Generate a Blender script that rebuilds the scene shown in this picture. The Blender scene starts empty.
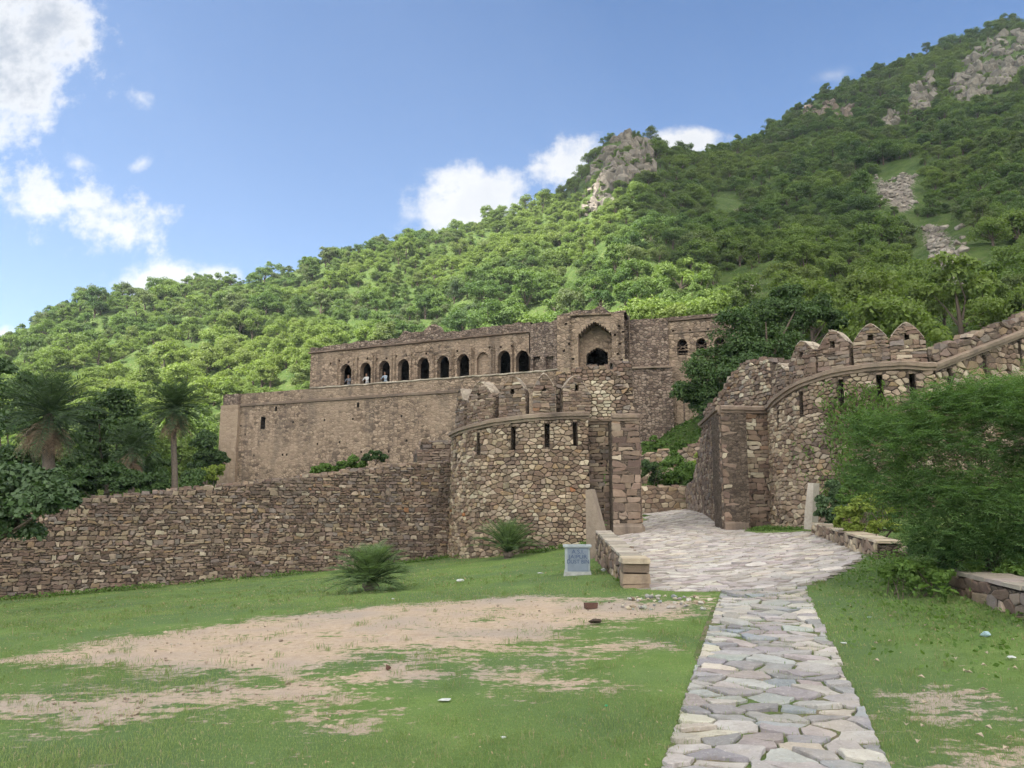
import bpy, math, random
import numpy as np
from mathutils import Vector, Matrix

R = math.radians
scene = bpy.context.scene
COL = scene.collection

# ------------------------------------------------------------------ camera
F_PX, PITCH, EYE = 788.0, R(8.4), 1.6
SP, CP = math.sin(PITCH), math.cos(PITCH)
cam_d = bpy.data.cameras.new('camera')
cam_d.sensor_width = 36.0
cam_d.lens = 36.0 * F_PX / 1024.0
cam_d.clip_start, cam_d.clip_end = 0.1, 5000.0
cam = bpy.data.objects.new('camera', cam_d)
COL.objects.link(cam)
cam.location = (0, 0, EYE)
cam.rotation_euler = (R(90) + PITCH, 0, 0)
scene.camera = cam

# ------------------------------------------------------------------ view
vs = scene.view_settings
vs.view_transform = 'Standard'
vs.look = 'None'
vs.exposure = 1.72
vs.gamma = 1.0
vs.use_curve_mapping = False
scene.render.engine = 'CYCLES'
cy = scene.cycles
cy.max_bounces = 6
cy.diffuse_bounces = 3
cy.glossy_bounces = 2
cy.transmission_bounces = 4
cy.transparent_max_bounces = 8
cy.volume_bounces = 0
cy.use_denoising = True
cy.use_adaptive_sampling = True
cy.adaptive_threshold = 0.02
cy.sample_clamp_indirect = 6.0

# ------------------------------------------------------------------ sun
SUN_EL, SUN_AZ = R(56), R(-128)          # azimuth measured from +Y towards +X
SUN_DIR = Vector((math.sin(SUN_AZ) * math.cos(SUN_EL), math.cos(SUN_AZ) * math.cos(SUN_EL), math.sin(SUN_EL)))
sun_d = bpy.data.lights.new('sun', 'SUN')
sun_d.energy = 5.0
sun_d.angle = R(0.6)
sun_d.color = (1.0, 0.95, 0.86)
sun = bpy.data.objects.new('sun', sun_d)
COL.objects.link(sun)
sun.rotation_euler = SUN_DIR.to_track_quat('Z', 'Y').to_euler()


# ------------------------------------------------------------------ node helpers
class NT:
    """small wrapper to write node trees as expressions"""
    def __init__(self, tree):
        self.t = tree
        tree.nodes.clear()

    def n(self, typ, **kw):
        nd = self.t.nodes.new(typ)
        for k, v in kw.items():
            setattr(nd, k, v)
        return nd

    def set(self, sock, v):
        if isinstance(v, bpy.types.NodeSocket):
            self.t.links.new(v, sock)
        elif v is not None:
            if hasattr(sock.default_value, '__len__') and not hasattr(v, '__len__'):
                v = (v,) * len(sock.default_value)
            if hasattr(sock.default_value, '__len__') and len(sock.default_value) == 4 and len(v) == 3:
                v = tuple(v) + (1.0,)
            sock.default_value = v

    def math(self, op, a, b=None, c=None, clamp=False):
        nd = self.n('ShaderNodeMath', operation=op, use_clamp=clamp)
        self.set(nd.inputs[0], a)
        if b is not None: self.set(nd.inputs[1], b)
        if c is not None: self.set(nd.inputs[2], c)
        return nd.outputs[0]

    def vmath(self, op, a, b=None, scale=None):
        nd = self.n('ShaderNodeVectorMath', operation=op)
        self.set(nd.inputs[0], a)
        if b is not None: self.set(nd.inputs[1], b)
        if scale is not None: self.set(nd.inputs['Scale'], scale)
        return nd.outputs['Value'] if op in ('LENGTH', 'DOT_PRODUCT', 'DISTANCE') else nd.outputs[0]

    def mix(self, fac, a, b, typ='MIX'):
        nd = self.n('ShaderNodeMix', data_type='RGBA', blend_type=typ, clamp_factor=True)
        self.set(nd.inputs[0], fac)
        self.set(nd.inputs[6], a)
        self.set(nd.inputs[7], b)
        return nd.outputs[2]

    def noise(self, vec, scale, detail=3.0, rough=0.55, dist=0.0, dim='3D'):
        nd = self.n('ShaderNodeTexNoise', noise_dimensions=dim)
        if vec is not None: self.set(nd.inputs['Vector'], vec)
        self.set(nd.inputs['Scale'], scale)
        self.set(nd.inputs['Detail'], detail)
        self.set(nd.inputs['Roughness'], rough)
        self.set(nd.inputs['Distortion'], dist)
        return nd.outputs['Fac']

    def maprange(self, v, a, b, c=0.0, d=1.0, smooth=False):
        nd = self.n('ShaderNodeMapRange', clamp=True)
        if smooth: nd.interpolation_type = 'SMOOTHSTEP'
        self.set(nd.inputs['Value'], v)
        for k, x in zip(('From Min', 'From Max', 'To Min', 'To Max'), (a, b, c, d)):
            self.set(nd.inputs[k], x)
        return nd.outputs['Result']

    def ramp(self, fac, stops):
        nd = self.n('ShaderNodeValToRGB')
        el = nd.color_ramp.elements
        while len(el) < len(stops): el.new(0.5)
        for e, (p, c) in zip(el, stops):
            e.position = p
            e.color = tuple(c) + (1.0,)
        self.set(nd.inputs[0], fac)
        return nd.outputs[0]

    def attr(self, name):
        return self.n('ShaderNodeAttribute', attribute_name=name)

    def bump(self, h, strength=0.5, dist=0.02, normal=None):
        nd = self.n('ShaderNodeBump')
        self.set(nd.inputs['Height'], h)
        self.set(nd.inputs['Strength'], strength)
        self.set(nd.inputs['Distance'], dist)
        if normal is not None: self.set(nd.inputs['Normal'], normal)
        return nd.outputs[0]

    def principled(self, color, rough=0.9, normal=None, spec=0.25):
        nd = self.n('ShaderNodeBsdfPrincipled')
        self.set(nd.inputs['Base Color'], color)
        self.set(nd.inputs['Roughness'], rough)
        self.set(nd.inputs['Specular IOR Level'], spec)
        if normal is not None: self.set(nd.inputs['Normal'], normal)
        return nd.outputs[0]

    def out(self, sh):
        o = self.n('ShaderNodeOutputMaterial')
        self.t.links.new(sh, o.inputs['Surface'])


def new_mat(name):
    m = bpy.data.materials.new(name)
    m.use_nodes = True
    return m, NT(m.node_tree)


# ------------------------------------------------------------------ geometry of the view (only used to measure the place)
def ray(u, v):
    x, y = (u - 512.0) / F_PX, (384.0 - v) / F_PX
    return x, CP - y * SP, SP + y * CP


def at(u, v, Y):
    a, b, c = ray(u, v)
    return np.array((a / b * Y, Y, EYE + c / b * Y))


def tan_el(u, v):
    a, b, c = ray(u, v)
    return c / b


def xr(u, v):
    a, b, c = ray(u, v)
    return a / b


# ------------------------------------------------------------------ sky: Nishita plus cumulus in the far sky
world = bpy.data.worlds.new('World')
scene.world = world
world.use_nodes = True
w = NT(world.node_tree)
sky = w.n('ShaderNodeTexSky', sky_type='NISHITA')
sky.sun_disc = False
sky.sun_elevation = SUN_EL
sky.sun_rotation = SUN_AZ
sky.altitude = 300
sky.air_density = 1.0
sky.dust_density = 0.5
sky.ozone_density = 2.5
tc = w.n('ShaderNodeTexCoord')
sep = w.n('ShaderNodeSeparateXYZ')
w.set(sep.inputs[0], tc.outputs['Generated'])
dx, dy, dz = sep.outputs
ysafe = w.math('MAXIMUM', dy, 0.05)
ca, cb = w.math('DIVIDE', dx, ysafe), w.math('DIVIDE', dz, ysafe)
comb = w.n('ShaderNodeCombineXYZ')
w.set(comb.inputs[0], ca); w.set(comb.inputs[1], cb)
P2 = comb.outputs[0]
wnz = w.n('ShaderNodeTexNoise', noise_dimensions='3D')
w.set(wnz.inputs['Vector'], P2); wnz.inputs['Scale'].default_value = 9.0
wnz.inputs['Detail'].default_value = 6.0; wnz.inputs['Roughness'].default_value = 0.6
big = wnz.outputs['Fac']
fine = w.noise(P2, 26.0, 8.0, 0.68)
# cumulus banks: (pixel centre, half sizes in pixels, rotation, strength, raggedness)
CLOUDS = [((0, 50), (122, 112), 0.15, 1.5, 0.8), ((56, 208), (108, 44), -0.28, 0.95, 1.0),
          ((176, 282), (82, 27), 0.06, 1.25, 0.7), ((470, 206), (72, 50), 0.2, 1.4, 0.75),
          ((566, 168), (46, 40), 0.3, 1.1, 0.8), ((688, 142), (42, 19), 0.0, 1.2, 0.65),
          ((0, 338), (26, 14), 0.5, 0.95, 0.8), ((412, 216), (16, 16), 0.6, 0.55, 1.1),
          ((140, 98), (20, 10), -0.6, 0.6, 1.2), ((78, 162), (26, 12), -0.3, 0.62, 1.2),
          ((142, 163), (17, 9), 0.6, 0.6, 1.2), ((832, 76), (30, 10), 0.2, 0.4, 0.9),
          ((35, 292), (12, 10), 0.1, 0.24, 0.9), ((110, 236), (40, 20), -0.5, 0.34, 1.2)]
dens = None
shade = None
for (pu, pv), (hu, hv), rot, st, rag in CLOUDS:
    cxx, cyy = xr(pu, pv), tan_el(pu, pv)
    sc = 1.0 / F_PX * 1.02
    X = w.math('SUBTRACT', ca, cxx)
    Yy = w.math('SUBTRACT', cb, cyy)
    c_, s_ = math.cos(rot), math.sin(rot)
    rx = w.math('ADD', w.math('MULTIPLY', X, c_ / (hu * sc)), w.math('MULTIPLY', Yy, s_ / (hu * sc)))
    ry = w.math('ADD', w.math('MULTIPLY', X, -s_ / (hv * sc)), w.math('MULTIPLY', Yy, c_ / (hv * sc)))
    r = w.math('SQRT', w.math('ADD', w.math('MULTIPLY', rx, rx), w.math('MULTIPLY', ry, ry)))
    e = w.math('MULTIPLY_ADD', w.math('SUBTRACT', 1.0, r), st, 0.0)
    nn = w.math('MULTIPLY_ADD', w.math('SUBTRACT', big, 0.5), 3.4 * rag * min(1.0, st),
                w.math('MULTIPLY', w.math('SUBTRACT', fine, 0.5), 1.9 * rag * min(1.0, st)))
    d_ = w.math('ADD', e, nn)
    d_ = w.math('MINIMUM', d_, w.math('MULTIPLY', w.math('SUBTRACT', 1.75, r), 2.5))
    d_ = w.math('MULTIPLY', d_, min(1.0, 0.3 + st * 0.7))
    dens = d_ if dens is None else w.math('MAXIMUM', dens, d_)
alpha = w.maprange(dens, 0.0, 0.72, 0.0, 1.0, True)
core = w.maprange(dens, 0.35, 1.25, 0.0, 1.0, True)
lump = w.noise(P2, 14.0, 5.0, 0.55)
# thick bank top left shows its grey base, the far ones are white
lowleft = w.math('MULTIPLY', w.maprange(ca, -0.45, -0.6, 0.0, 1.0, True), w.maprange(cb, 0.36, 0.46, 0.0, 1.0, True))
corec = w.math('MULTIPLY', core, w.math('MULTIPLY_ADD', lowleft, 0.72, 0.18))
cl_col = w.mix(corec, (0.98, 0.985, 1.0), (0.42, 0.48, 0.58))
cl_col = w.mix(w.maprange(lump, 0.3, 0.62, 0.22, 0.0), cl_col, (0.55, 0.62, 0.74))
CLOUD_GAIN = 0.305
SKY_STRENGTH = 0.058
OVERHEAD = 1.3                          # radiance of the unseen cloud deck added overhead and behind
bgs = w.n('ShaderNodeBackground'); bgc = w.n('ShaderNodeBackground')
w.set(bgs.inputs['Color'], w.mix(1.0, sky.outputs[0], (0.86, 0.97, 1.08), 'MULTIPLY')); bgs.inputs['Strength'].default_value = SKY_STRENGTH
w.set(bgc.inputs['Color'], cl_col); bgc.inputs['Strength'].default_value = CLOUD_GAIN
mixs = w.n('ShaderNodeMixShader')
front = w.maprange(dy, 0.05, 0.2, 0.0, 1.0)
w.set(mixs.inputs[0], w.math('MULTIPLY', alpha, front))
w.t.links.new(bgs.outputs[0], mixs.inputs[1]); w.t.links.new(bgc.outputs[0], mixs.inputs[2])
# unseen bright cloud deck added overhead and behind: soft white light on the fort
dirv = tc.outputs['Generated']
deckn = w.noise(dirv, 2.6, 5.0, 0.55)
up_ = w.maprange(dz, 0.64, 0.80, 0.0, 1.0, True)
behind = w.math('MULTIPLY', w.maprange(dy, 0.0, -0.35, 0.0, 1.0, True), w.maprange(dz, 0.05, 0.3, 0.0, 1.0, True))
deck = w.math('MULTIPLY', w.math('MAXIMUM', up_, behind), w.maprange(deckn, 0.38, 0.5, 0.0, 1.0, True))
bgd = w.n('ShaderNodeBackground'); w.set(bgd.inputs['Color'], (1.0, 0.955, 0.89)); bgd.inputs['Strength'].default_value = OVERHEAD
mixd = w.n('ShaderNodeMixShader')
w.set(mixd.inputs[0], deck)
w.t.links.new(mixs.outputs[0], mixd.inputs[1]); w.t.links.new(bgd.outputs[0], mixd.inputs[2])
wo = w.n('ShaderNodeOutputWorld')
w.t.links.new(mixd.outputs[0], wo.inputs['Surface'])


# ------------------------------------------------------------------ object helpers
def tag(o, label=None, cat=None, group=None, kind=None):
    if label: o['label'] = label
    if cat: o['category'] = cat
    if group: o['group'] = group
    if kind: o['kind'] = kind
    return o


def thing(name, loc, label, cat, group=None):
    o = bpy.data.objects.new(name, None)
    o.empty_display_size = 0.3
    COL.objects.link(o)
    o.location = tuple(loc)
    tag(o, label, cat, group)
    return o


def link(name, me, parent=None, loc=None):
    o = bpy.data.objects.new(name, me)
    COL.objects.link(o)
    if parent is not None:
        o.parent = parent
        o.matrix_parent_inverse = Matrix.Translation(Vector(parent.location)).inverted()
    if loc is not None: o.location = tuple(loc)
    return o


def np_mesh(name, V, loops, starts, mats, mat_idx=None, smooth=False, face_col=None, face_val=None):
    me = bpy.data.meshes.new(name)
    V = np.asarray(V, dtype=np.float32).reshape(-1, 3)
    loops = np.asarray(loops, dtype=np.int32)
    starts = np.asarray(starts, dtype=np.int32)
    me.vertices.add(len(V)); me.vertices.foreach_set('co', V.ravel())
    me.loops.add(len(loops)); me.loops.foreach_set('vertex_index', loops)
    me.polygons.add(len(starts)); me.polygons.foreach_set('loop_start', starts)
    for m in mats: me.materials.append(m)
    if mat_idx is not None: me.polygons.foreach_set('material_index', np.asarray(mat_idx, dtype=np.int32))
    me.polygons.foreach_set('use_smooth', np.full(len(starts), smooth, dtype=bool) if not hasattr(smooth, '__len__') else np.asarray(smooth, dtype=bool))
    if face_col is not None:
        a = me.attributes.new('Col', 'FLOAT_COLOR', 'FACE')
        fc = np.ones((len(starts), 4), dtype=np.float32); fc[:, :3] = face_col
        a.data.foreach_set('color', fc.ravel())
    if face_val is not None:
        a = me.attributes.new('tint', 'FLOAT', 'FACE')
        a.data.foreach_set('value', np.asarray(face_val, dtype=np.float32))
    me.update(calc_edges=True)
    me.validate()
    return me


class MB:
    """collects polygons with materials, colours and smoothing, then links them as ONE mesh object"""
    def __init__(self):
        self.V, self.L, self.S, self.M, self.C, self.T = [], [], [], [], [], []
        self.nv = 0; self.nl = 0

    def add(self, verts, faces, mat=0, col=(0.3, 0.25, 0.2), smooth=False):
        verts = np.asarray(verts, dtype=np.float64).reshape(-1, 3)
        self.V.append(verts)
        for f in faces:
            self.S.append(self.nl)
            self.L.extend([i + self.nv for i in f]); self.nl += len(f)
            self.M.append(mat); self.C.append(col); self.T.append(smooth)
        self.nv += len(verts)
        return self

    def box(self, c, size, rz=0.0, mat=0, col=(0.3, 0.25, 0.2), tap=1.0, jit=0.0, rng=None):
        hx, hy, hz = [s / 2 for s in size]
        pts = []
        for sz in (-1, 1):
            k = tap if sz > 0 else 1.0
            for sx, sy in ((-1, -1), (1, -1), (1, 1), (-1, 1)):
                x, y = sx * hx * k, sy * hy * k
                if rng is not None: x += rng.uniform(-jit, jit); y += rng.uniform(-jit, jit)
                z = sz * hz + (rng.uniform(-jit, jit) if rng is not None else 0)
                pts.append((c[0] + x * math.cos(rz) - y * math.sin(rz), c[1] + x * math.sin(rz) + y * math.cos(rz), c[2] + z))
        return self.add(pts, [(3, 2, 1, 0), (4, 5, 6, 7), (0, 1, 5, 4), (1, 2, 6, 5), (2, 3, 7, 6), (3, 0, 4, 7)], mat, col)

    def tube(self, path, radii, n=7, mat=0, col=(0.3, 0.25, 0.2), cap=True):
        path = [np.asarray(p, float) for p in path]
        rings = []
        for i, p in enumerate(path):
            d = path[min(i + 1, len(path) - 1)] - path[max(i - 1, 0)]
            d /= (np.linalg.norm(d) + 1e-9)
            a = np.cross(d, (0, 0, 1) if abs(d[2]) < 0.9 else (1, 0, 0)); a /= np.linalg.norm(a)
            b = np.cross(d, a)
            for k in range(n):
                t = 2 * math.pi * k / n
                rings.append(p + radii[i] * (math.cos(t) * a + math.sin(t) * b))
        F = []
        for i in range(len(path) - 1):
            for k in range(n):
                k2 = (k + 1) % n
                F.append((i * n + k, i * n + k2, (i + 1) * n + k2, (i + 1) * n + k))
        if cap:
            F.append(tuple(range(n))); F.append(tuple((len(path) - 1) * n + k for k in reversed(range(n))))
        return self.add(rings, F, mat, col, True)

    def build(self, name, mats, parent=None):
        me = np_mesh(name, np.concatenate(self.V), self.L, self.S, mats, self.M, self.T, np.asarray(self.C))
        return link(name, me, parent)


# ------------------------------------------------------------------ materials
def stone_mat(name, bump=0.5, stain=0.35, scale=1.0, tone=(1.0, 1.0, 0.93)):
    m, t = new_mat(name)
    col = t.attr('Col').outputs['Color']
    pos = t.n('ShaderNodeNewGeometry').outputs['Position']
    n1 = t.noise(pos, 9.0 * scale, 5, 0.65)
    n2 = t.noise(pos, 0.55, 4, 0.6)
    n3 = t.noise(pos, 60.0 * scale, 3, 0.6)
    c = t.mix(1.0, col, tone, 'MULTIPLY')
    c = t.mix(t.maprange(n1, 0.3, 0.7, 0.0, 0.45), c, t.mix(1.0, c, (0.5, 0.46, 0.44), 'MULTIPLY'))
    c = t.mix(t.maprange(n2, 0.48, 0.68, 0.0, stain), c, (0.075, 0.06, 0.052))
    n5 = t.noise(t.vmath('MULTIPLY', pos, (1.6, 1.6, 0.22)), 1.0, 5, 0.65)
    c = t.mix(t.maprange(n5, 0.53, 0.72, 0.0, stain * 1.25), c, (0.07, 0.057, 0.05))
    n6 = t.noise(pos, 0.9, 5, 0.6)
    c = t.mix(t.maprange(n6, 0.54, 0.72, 0.0, stain), c, (0.33, 0.265, 0.205))
    c = t.mix(t.maprange(n3, 0.6, 0.75, 0.0, 0.35), c, (0.42, 0.37, 0.32))
    h = t.math('ADD', n1, t.math('MULTIPLY', n3, 0.35))
    t.out(t.principled(c, 0.92, t.bump(h, bump, 0.03)))
    return m


def masonry_mat(name, sx, sz, base, dark, pale, mortar, plaster=0.0, bump=0.6):
    m, t = new_mat(name)
    pos = t.n('ShaderNodeNewGeometry').outputs['Position']
    wob = t.n('ShaderNodeTexNoise'); t.set(wob.inputs['Vector'], pos); wob.inputs['Scale'].default_value = 2.2
    p = t.vmath('ADD', pos, t.vmath('SCALE', t.vmath('SUBTRACT', wob.outputs['Color'], (0.5, 0.5, 0.5)), scale=0.16))
    p = t.vmath('MULTIPLY', p, (1.0 / sx, 1.0 / sx, 1.0 / sz))
    v = t.n('ShaderNodeTexVoronoi', feature='F1'); t.set(v.inputs['Vector'], p); v.inputs['Scale'].default_value = 1.0
    v.inputs['Randomness'].default_value = 0.85
    e = t.n('ShaderNodeTexVoronoi', feature='DISTANCE_TO_EDGE'); t.set(e.inputs['Vector'], p); e.inputs['Scale'].default_value = 1.0
    e.inputs['Randomness'].default_value = 0.85
    sepc = t.n('ShaderNodeSeparateColor'); t.set(sepc.inputs[0], v.outputs['Color'])
    r1, r2 = sepc.outputs[0], sepc.outputs[1]
    base, dark, pale, mortar = [(a, b, c * 0.95) for a, b, c in (base, dark, pale, mortar)]
    c = t.ramp(r1, [(0.0, dark), (0.3, base), (0.75, tuple(0.5 * (a + b) for a, b in zip(base, pale))), (1.0, pale)])
    n1 = t.noise(pos, 5.0, 5, 0.65)
    n2 = t.noise(pos, 0.22, 5, 0.62)
    n4 = t.noise(t.vmath('MULTIPLY', pos, (0.9, 0.9, 0.16)), 1.0, 4, 0.6)
    c = t.mix(t.maprange(n1, 0.35, 0.7, 0.0, 0.4), c, t.mix(1.0, c, (0.5, 0.46, 0.45), 'MULTIPLY'))
    edge = t.maprange(e.outputs['Distance'], 0.02, 0.1, 1.0, 0.0)
    c = t.mix(t.math('MULTIPLY', edge, 0.85), c, mortar)
    if plaster:
        pl = t.maprange(n2, 0.47, 0.58, 0.0, plaster)
        c = t.mix(pl, c, t.mix(n1, tuple(x * 1.05 for x in base), tuple(x * 0.9 for x in pale)))
    c = t.mix(t.maprange(n4, 0.5, 0.72, 0.0, 0.5), c, (0.06, 0.05, 0.046))
    h = t.math('ADD', t.math('MULTIPLY', t.maprange(e.outputs['Distance'], 0.0, 0.16, 0.0, 1.0), 0.8), t.math('ADD', t.math('MULTIPLY', n1, 0.7), t.math('MULTIPLY', r2, 0.5)))
    t.out(t.principled(c, 0.93, t.bump(h, bump, 0.06)))
    return m


M = {}
M['stone'] = stone_mat('rubble_stone', 0.7, 0.42)
M['dressed'] = stone_mat('dressed_stone', 0.4, 0.3)
M['moulding'] = stone_mat('moulding_stone', 0.6, 0.5)
M['mortar'] = masonry_mat('mortar_backing', 0.12, 0.07, (0.10, 0.076, 0.061), (0.06, 0.045, 0.037), (0.16, 0.125, 0.10), (0.055, 0.042, 0.035))
M['palace'] = masonry_mat('palace_masonry', 0.34, 0.2, (0.250, 0.182, 0.138), (0.110, 0.08, 0.062), (0.385, 0.292, 0.222), (0.105, 0.078, 0.06), 0.55, 0.7)
M['palace_rubble'] = masonry_mat('palace_rubble', 0.27, 0.17, (0.20, 0.145, 0.12), (0.085, 0.062, 0.052), (0.34, 0.265, 0.22), (0.075, 0.058, 0.048), 0.0, 1.0)
M['palace_plaster'] = masonry_mat('palace_plaster', 0.5, 0.3, (0.27, 0.20, 0.15), (0.19, 0.135, 0.10), (0.32, 0.245, 0.185), (0.21, 0.155, 0.118), 0.7, 0.35)
M['palace_inside'] = masonry_mat('dark_masonry', 0.4, 0.25, (0.05, 0.04, 0.035), (0.03, 0.024, 0.02), (0.08, 0.065, 0.055), (0.03, 0.025, 0.02))  # very dark masonry for room interiors and wall openings
M['pale_coping'] = masonry_mat('pale_coping', 0.5, 0.3, (0.42, 0.36, 0.30), (0.27, 0.225, 0.185), (0.5, 0.44, 0.38), (0.3, 0.25, 0.2), 0.6, 0.4)


def plain_mat(name, col, rough=0.8, var=0.25, scale=14.0, bump=0.2, spec=0.3):
    m, t = new_mat(name)
    pos = t.n('ShaderNodeTexCoord').outputs['Object']
    n1 = t.noise(pos, scale, 5, 0.6)
    c = t.mix(t.maprange(n1, 0.3, 0.7, 0.0, var * 2), col, tuple(x * 0.55 for x in col))
    t.out(t.principled(c, rough, t.bump(n1, bump, 0.01), spec))
    return m


def leaf_mat(name, a, b, trans=0.3, rand=0.5, tcol=None, gloss=0.25, patch=None):
    """foliage: colour varies from leaf to leaf (tint) and plant to plant"""
    m, t = new_mat(name)
    tint = t.attr('tint').outputs['Fac']
    rnd = t.n('ShaderNodeObjectInfo').outputs['Random']
    f = t.math('ADD', t.math('MULTIPLY', tint, 1.0 - rand), t.math('MULTIPLY', rnd, rand))
    c = t.mix(f, a, b)
    if patch is not None:
        c = t.mix(t.maprange(t.math('FRACT', t.math('MULTIPLY', rnd, 7.31)), 0.84, 0.86, 0.0, 0.55), c, (0.115, 0.125, 0.075))
        c = t.mix(t.maprange(t.math('FRACT', t.math('MULTIPLY', rnd, 13.7)), 0.80, 0.82, 0.0, 0.6), c, (0.036, 0.075, 0.030))
        pos = t.n('ShaderNodeNewGeometry').outputs['Position']
        nz = t.noise(pos, patch[1], 3, 0.5)
        c = t.mix(t.maprange(nz, 0.42, 0.62, 0.0, 0.6), c, patch[0])
    pr = t.principled(c, 0.6, None, gloss)
    tr = t.n('ShaderNodeBsdfTranslucent')
    t.set(tr.inputs[0], t.mix(1.0, c, tcol or (1.15, 1.25, 0.55), 'MULTIPLY'))
    ms = t.n('ShaderNodeMixShader'); ms.inputs[0].default_value = trans
    t.t.links.new(pr, ms.inputs[1]); t.t.links.new(tr.outputs[0], ms.inputs[2])
    t.out(ms.outputs[0])
    return m


M['bark'] = plain_mat('bark', (0.11, 0.085, 0.065), 0.95, 0.4, 18, 0.6)
M['palm_bark'] = plain_mat('palm_bark', (0.15, 0.12, 0.095), 0.95, 0.5, 12, 0.8)

# ------------------------------------------------------------------ ground height: smooth surface through surveyed points
CTRL = [(0, 0, 0), (0, -5, 0), (-6, -5, -0.1), (6, -5, 0.1), (1.5, 4.8, 0.07), (2.9, 8.9, 0.16), (3.8, 12.2, 0.24), (4.4, 15, 0.33),
        (3.6, 25.5, 0.58), (7.2, 25.5, 0.68), (5.6, 31, 0.84), (7.4, 38, 1.08), (12, 38, 1.6),
        (-2.1, 28.4, -0.36), (-0.6, 26, -0.2), (2.2, 25.2, 0.22), (-8.4, 25.6, -0.85), (-14.6, 22.8, -1.2), (-25, 18.5, -1.5),
        (1.35, 16.4, 0.10), (1.9, 13.4, 0.18), (-3.0, 11.5, 0.0), (-4, 5, 0.0), (-9, 9, -0.25), (-15, 14, -0.9), (-22, 8, -0.9), (-2.9, 16.0, -0.17),
        (6.3, 14.5, 0.5), (5.9, 9.8, 0.34), (4, 5, 0.12), (9, 9, 0.72), (8.6, 22.5, 0.77), (7.2, 17.0, 0.6), (10.5, 16.5, 1.1), (12, 20.6, 1.5), (15, 20, 2.1), (16, 8, 1.5), (22, 14, 2.8), (22, 26, 4.0)]
_P = np.array(CTRL, float)


def _phi(r2):
    return 0.5 * r2 * np.log(np.maximum(r2, 1e-12))


_n = len(_P)
_A = np.zeros((_n + 3, _n + 3))
_d2 = ((_P[:, None, :2] - _P[None, :, :2]) ** 2).sum(-1)
_A[:_n, :_n] = _phi(_d2) + np.eye(_n) * 0.6
_A[:_n, _n:] = np.c_[np.ones(_n), _P[:, :2]]
_A[_n:, :_n] = _A[:_n, _n:].T
_W = np.linalg.solve(_A, np.r_[_P[:, 2], 0, 0, 0])


def gz(x, y):
    """height of the near ground"""
    x = np.asarray(x, float); y = np.asarray(y, float)
    sh = x.shape
    q = np.c_[x.ravel(), y.ravel()]
    out = np.empty(len(q))
    for i in range(0, len(q), 20000):
        s = q[i:i + 20000]
        d2 = ((s[:, None, :] - _P[None, :, :2]) ** 2).sum(-1)
        out[i:i + 20000] = _phi(d2) @ _W[:_n] + _W[_n] + s @ _W[_n + 1:]
    return out.reshape(sh)


def ground_at(u, v):
    a, b, c = ray(u, v)
    lo, hi = 2.0, 60.0
    Y = 2.0
    while Y < 60:
        if EYE + c / b * Y < float(gz(a / b * Y, Y)): break
        Y *= 1.01
    lo, hi = Y / 1.01, Y
    for _ in range(25):
        m_ = 0.5 * (lo + hi)
        if EYE + c / b * m_ < float(gz(a / b * m_, m_)): hi = m_
        else: lo = m_
    return np.array((a / b * hi, hi, float(gz(a / b * hi, hi))))


# ------------------------------------------------------------------ hill height
RIDGE = [(-500, 355, 190), (-200, 352, 190), (0, 350, 190), (60, 306, 195), (150, 293, 200), (250, 283, 205), (330, 258, 210), (400, 239, 215), (450, 233, 220),
         (520, 212, 225), (560, 196, 228), (584, 168, 230), (604, 142, 231), (622, 132, 232), (648, 136, 234), (668, 152, 240), (700, 157, 255), (760, 138, 285), (820, 96, 310),
         (880, 72, 325), (930, 52, 335), (1000, 25, 340), (1060, 14, 340), (1300, 0, 340)]
_ra = np.array([xr(u, v) for u, v, _ in RIDGE]); _rt = np.array([tan_el(u, v) for u, v, _ in RIDGE]); _ry = np.array([y for *_, y in RIDGE], float)
_o = np.argsort(_ra); _ra, _rt, _ry = _ra[_o], _rt[_o], _ry[_o]


def bumps(x, y):
    return (np.sin(x * 0.11 + 1.3) * np.cos(y * 0.083 - 0.4) + 0.6 * np.sin(x * 0.23 - y * 0.19) + 0.4 * np.cos(x * 0.41 + y * 0.31 + 2.0))


def hz(x, y):
    """height of the hill behind the fort"""
    x = np.asarray(x, float); y = np.asarray(y, float)
    a = x / np.maximum(y, 1.0)
    yr = np.interp(a, _ra, _ry); zr = EYE + np.interp(a, _ra, _rt) * yr
    y0 = np.interp(a, [-0.5, -0.3, 0.1, 0.2, 0.5, 0.8], [60, 60, 52, 42, 36, 34])
    zb = np.interp(x, [-30, -15, -3, 0, 2.5, 8.5, 12, 25], [-0.6, 0.2, 2.0, 1.7, 0.95, 0.95, 2.4, 5.0])
    zb = zb + np.clip((y - 39) / 9.0, 0, 1) * np.interp(x, [-6, 3, 20], [0.0, 2.2, 2.2])
    t = np.clip((y - y0) / (yr - y0), 0, None)
    up = np.where(t < 1, np.clip(t, 0, 1) ** 1.28, 1 - (t - 1) * 2.2)
    # gullies and spurs
    fade = np.clip(t * 5, 0, 1) * np.clip((1.02 - t) * 6, 0, 1)
    return zb + (zr - zb) * up + bumps(x, y) * 1.7 * fade


def hill_at(u, v):
    a, b, c = ray(u, v)
    Y = 45.0
    while Y < 345:
        if EYE + c / b * Y < float(hz(a / b * Y, Y)): break
        Y += 0.5
    return np.array((a / b * Y, Y, float(hz(a / b * Y, Y))))


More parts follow.
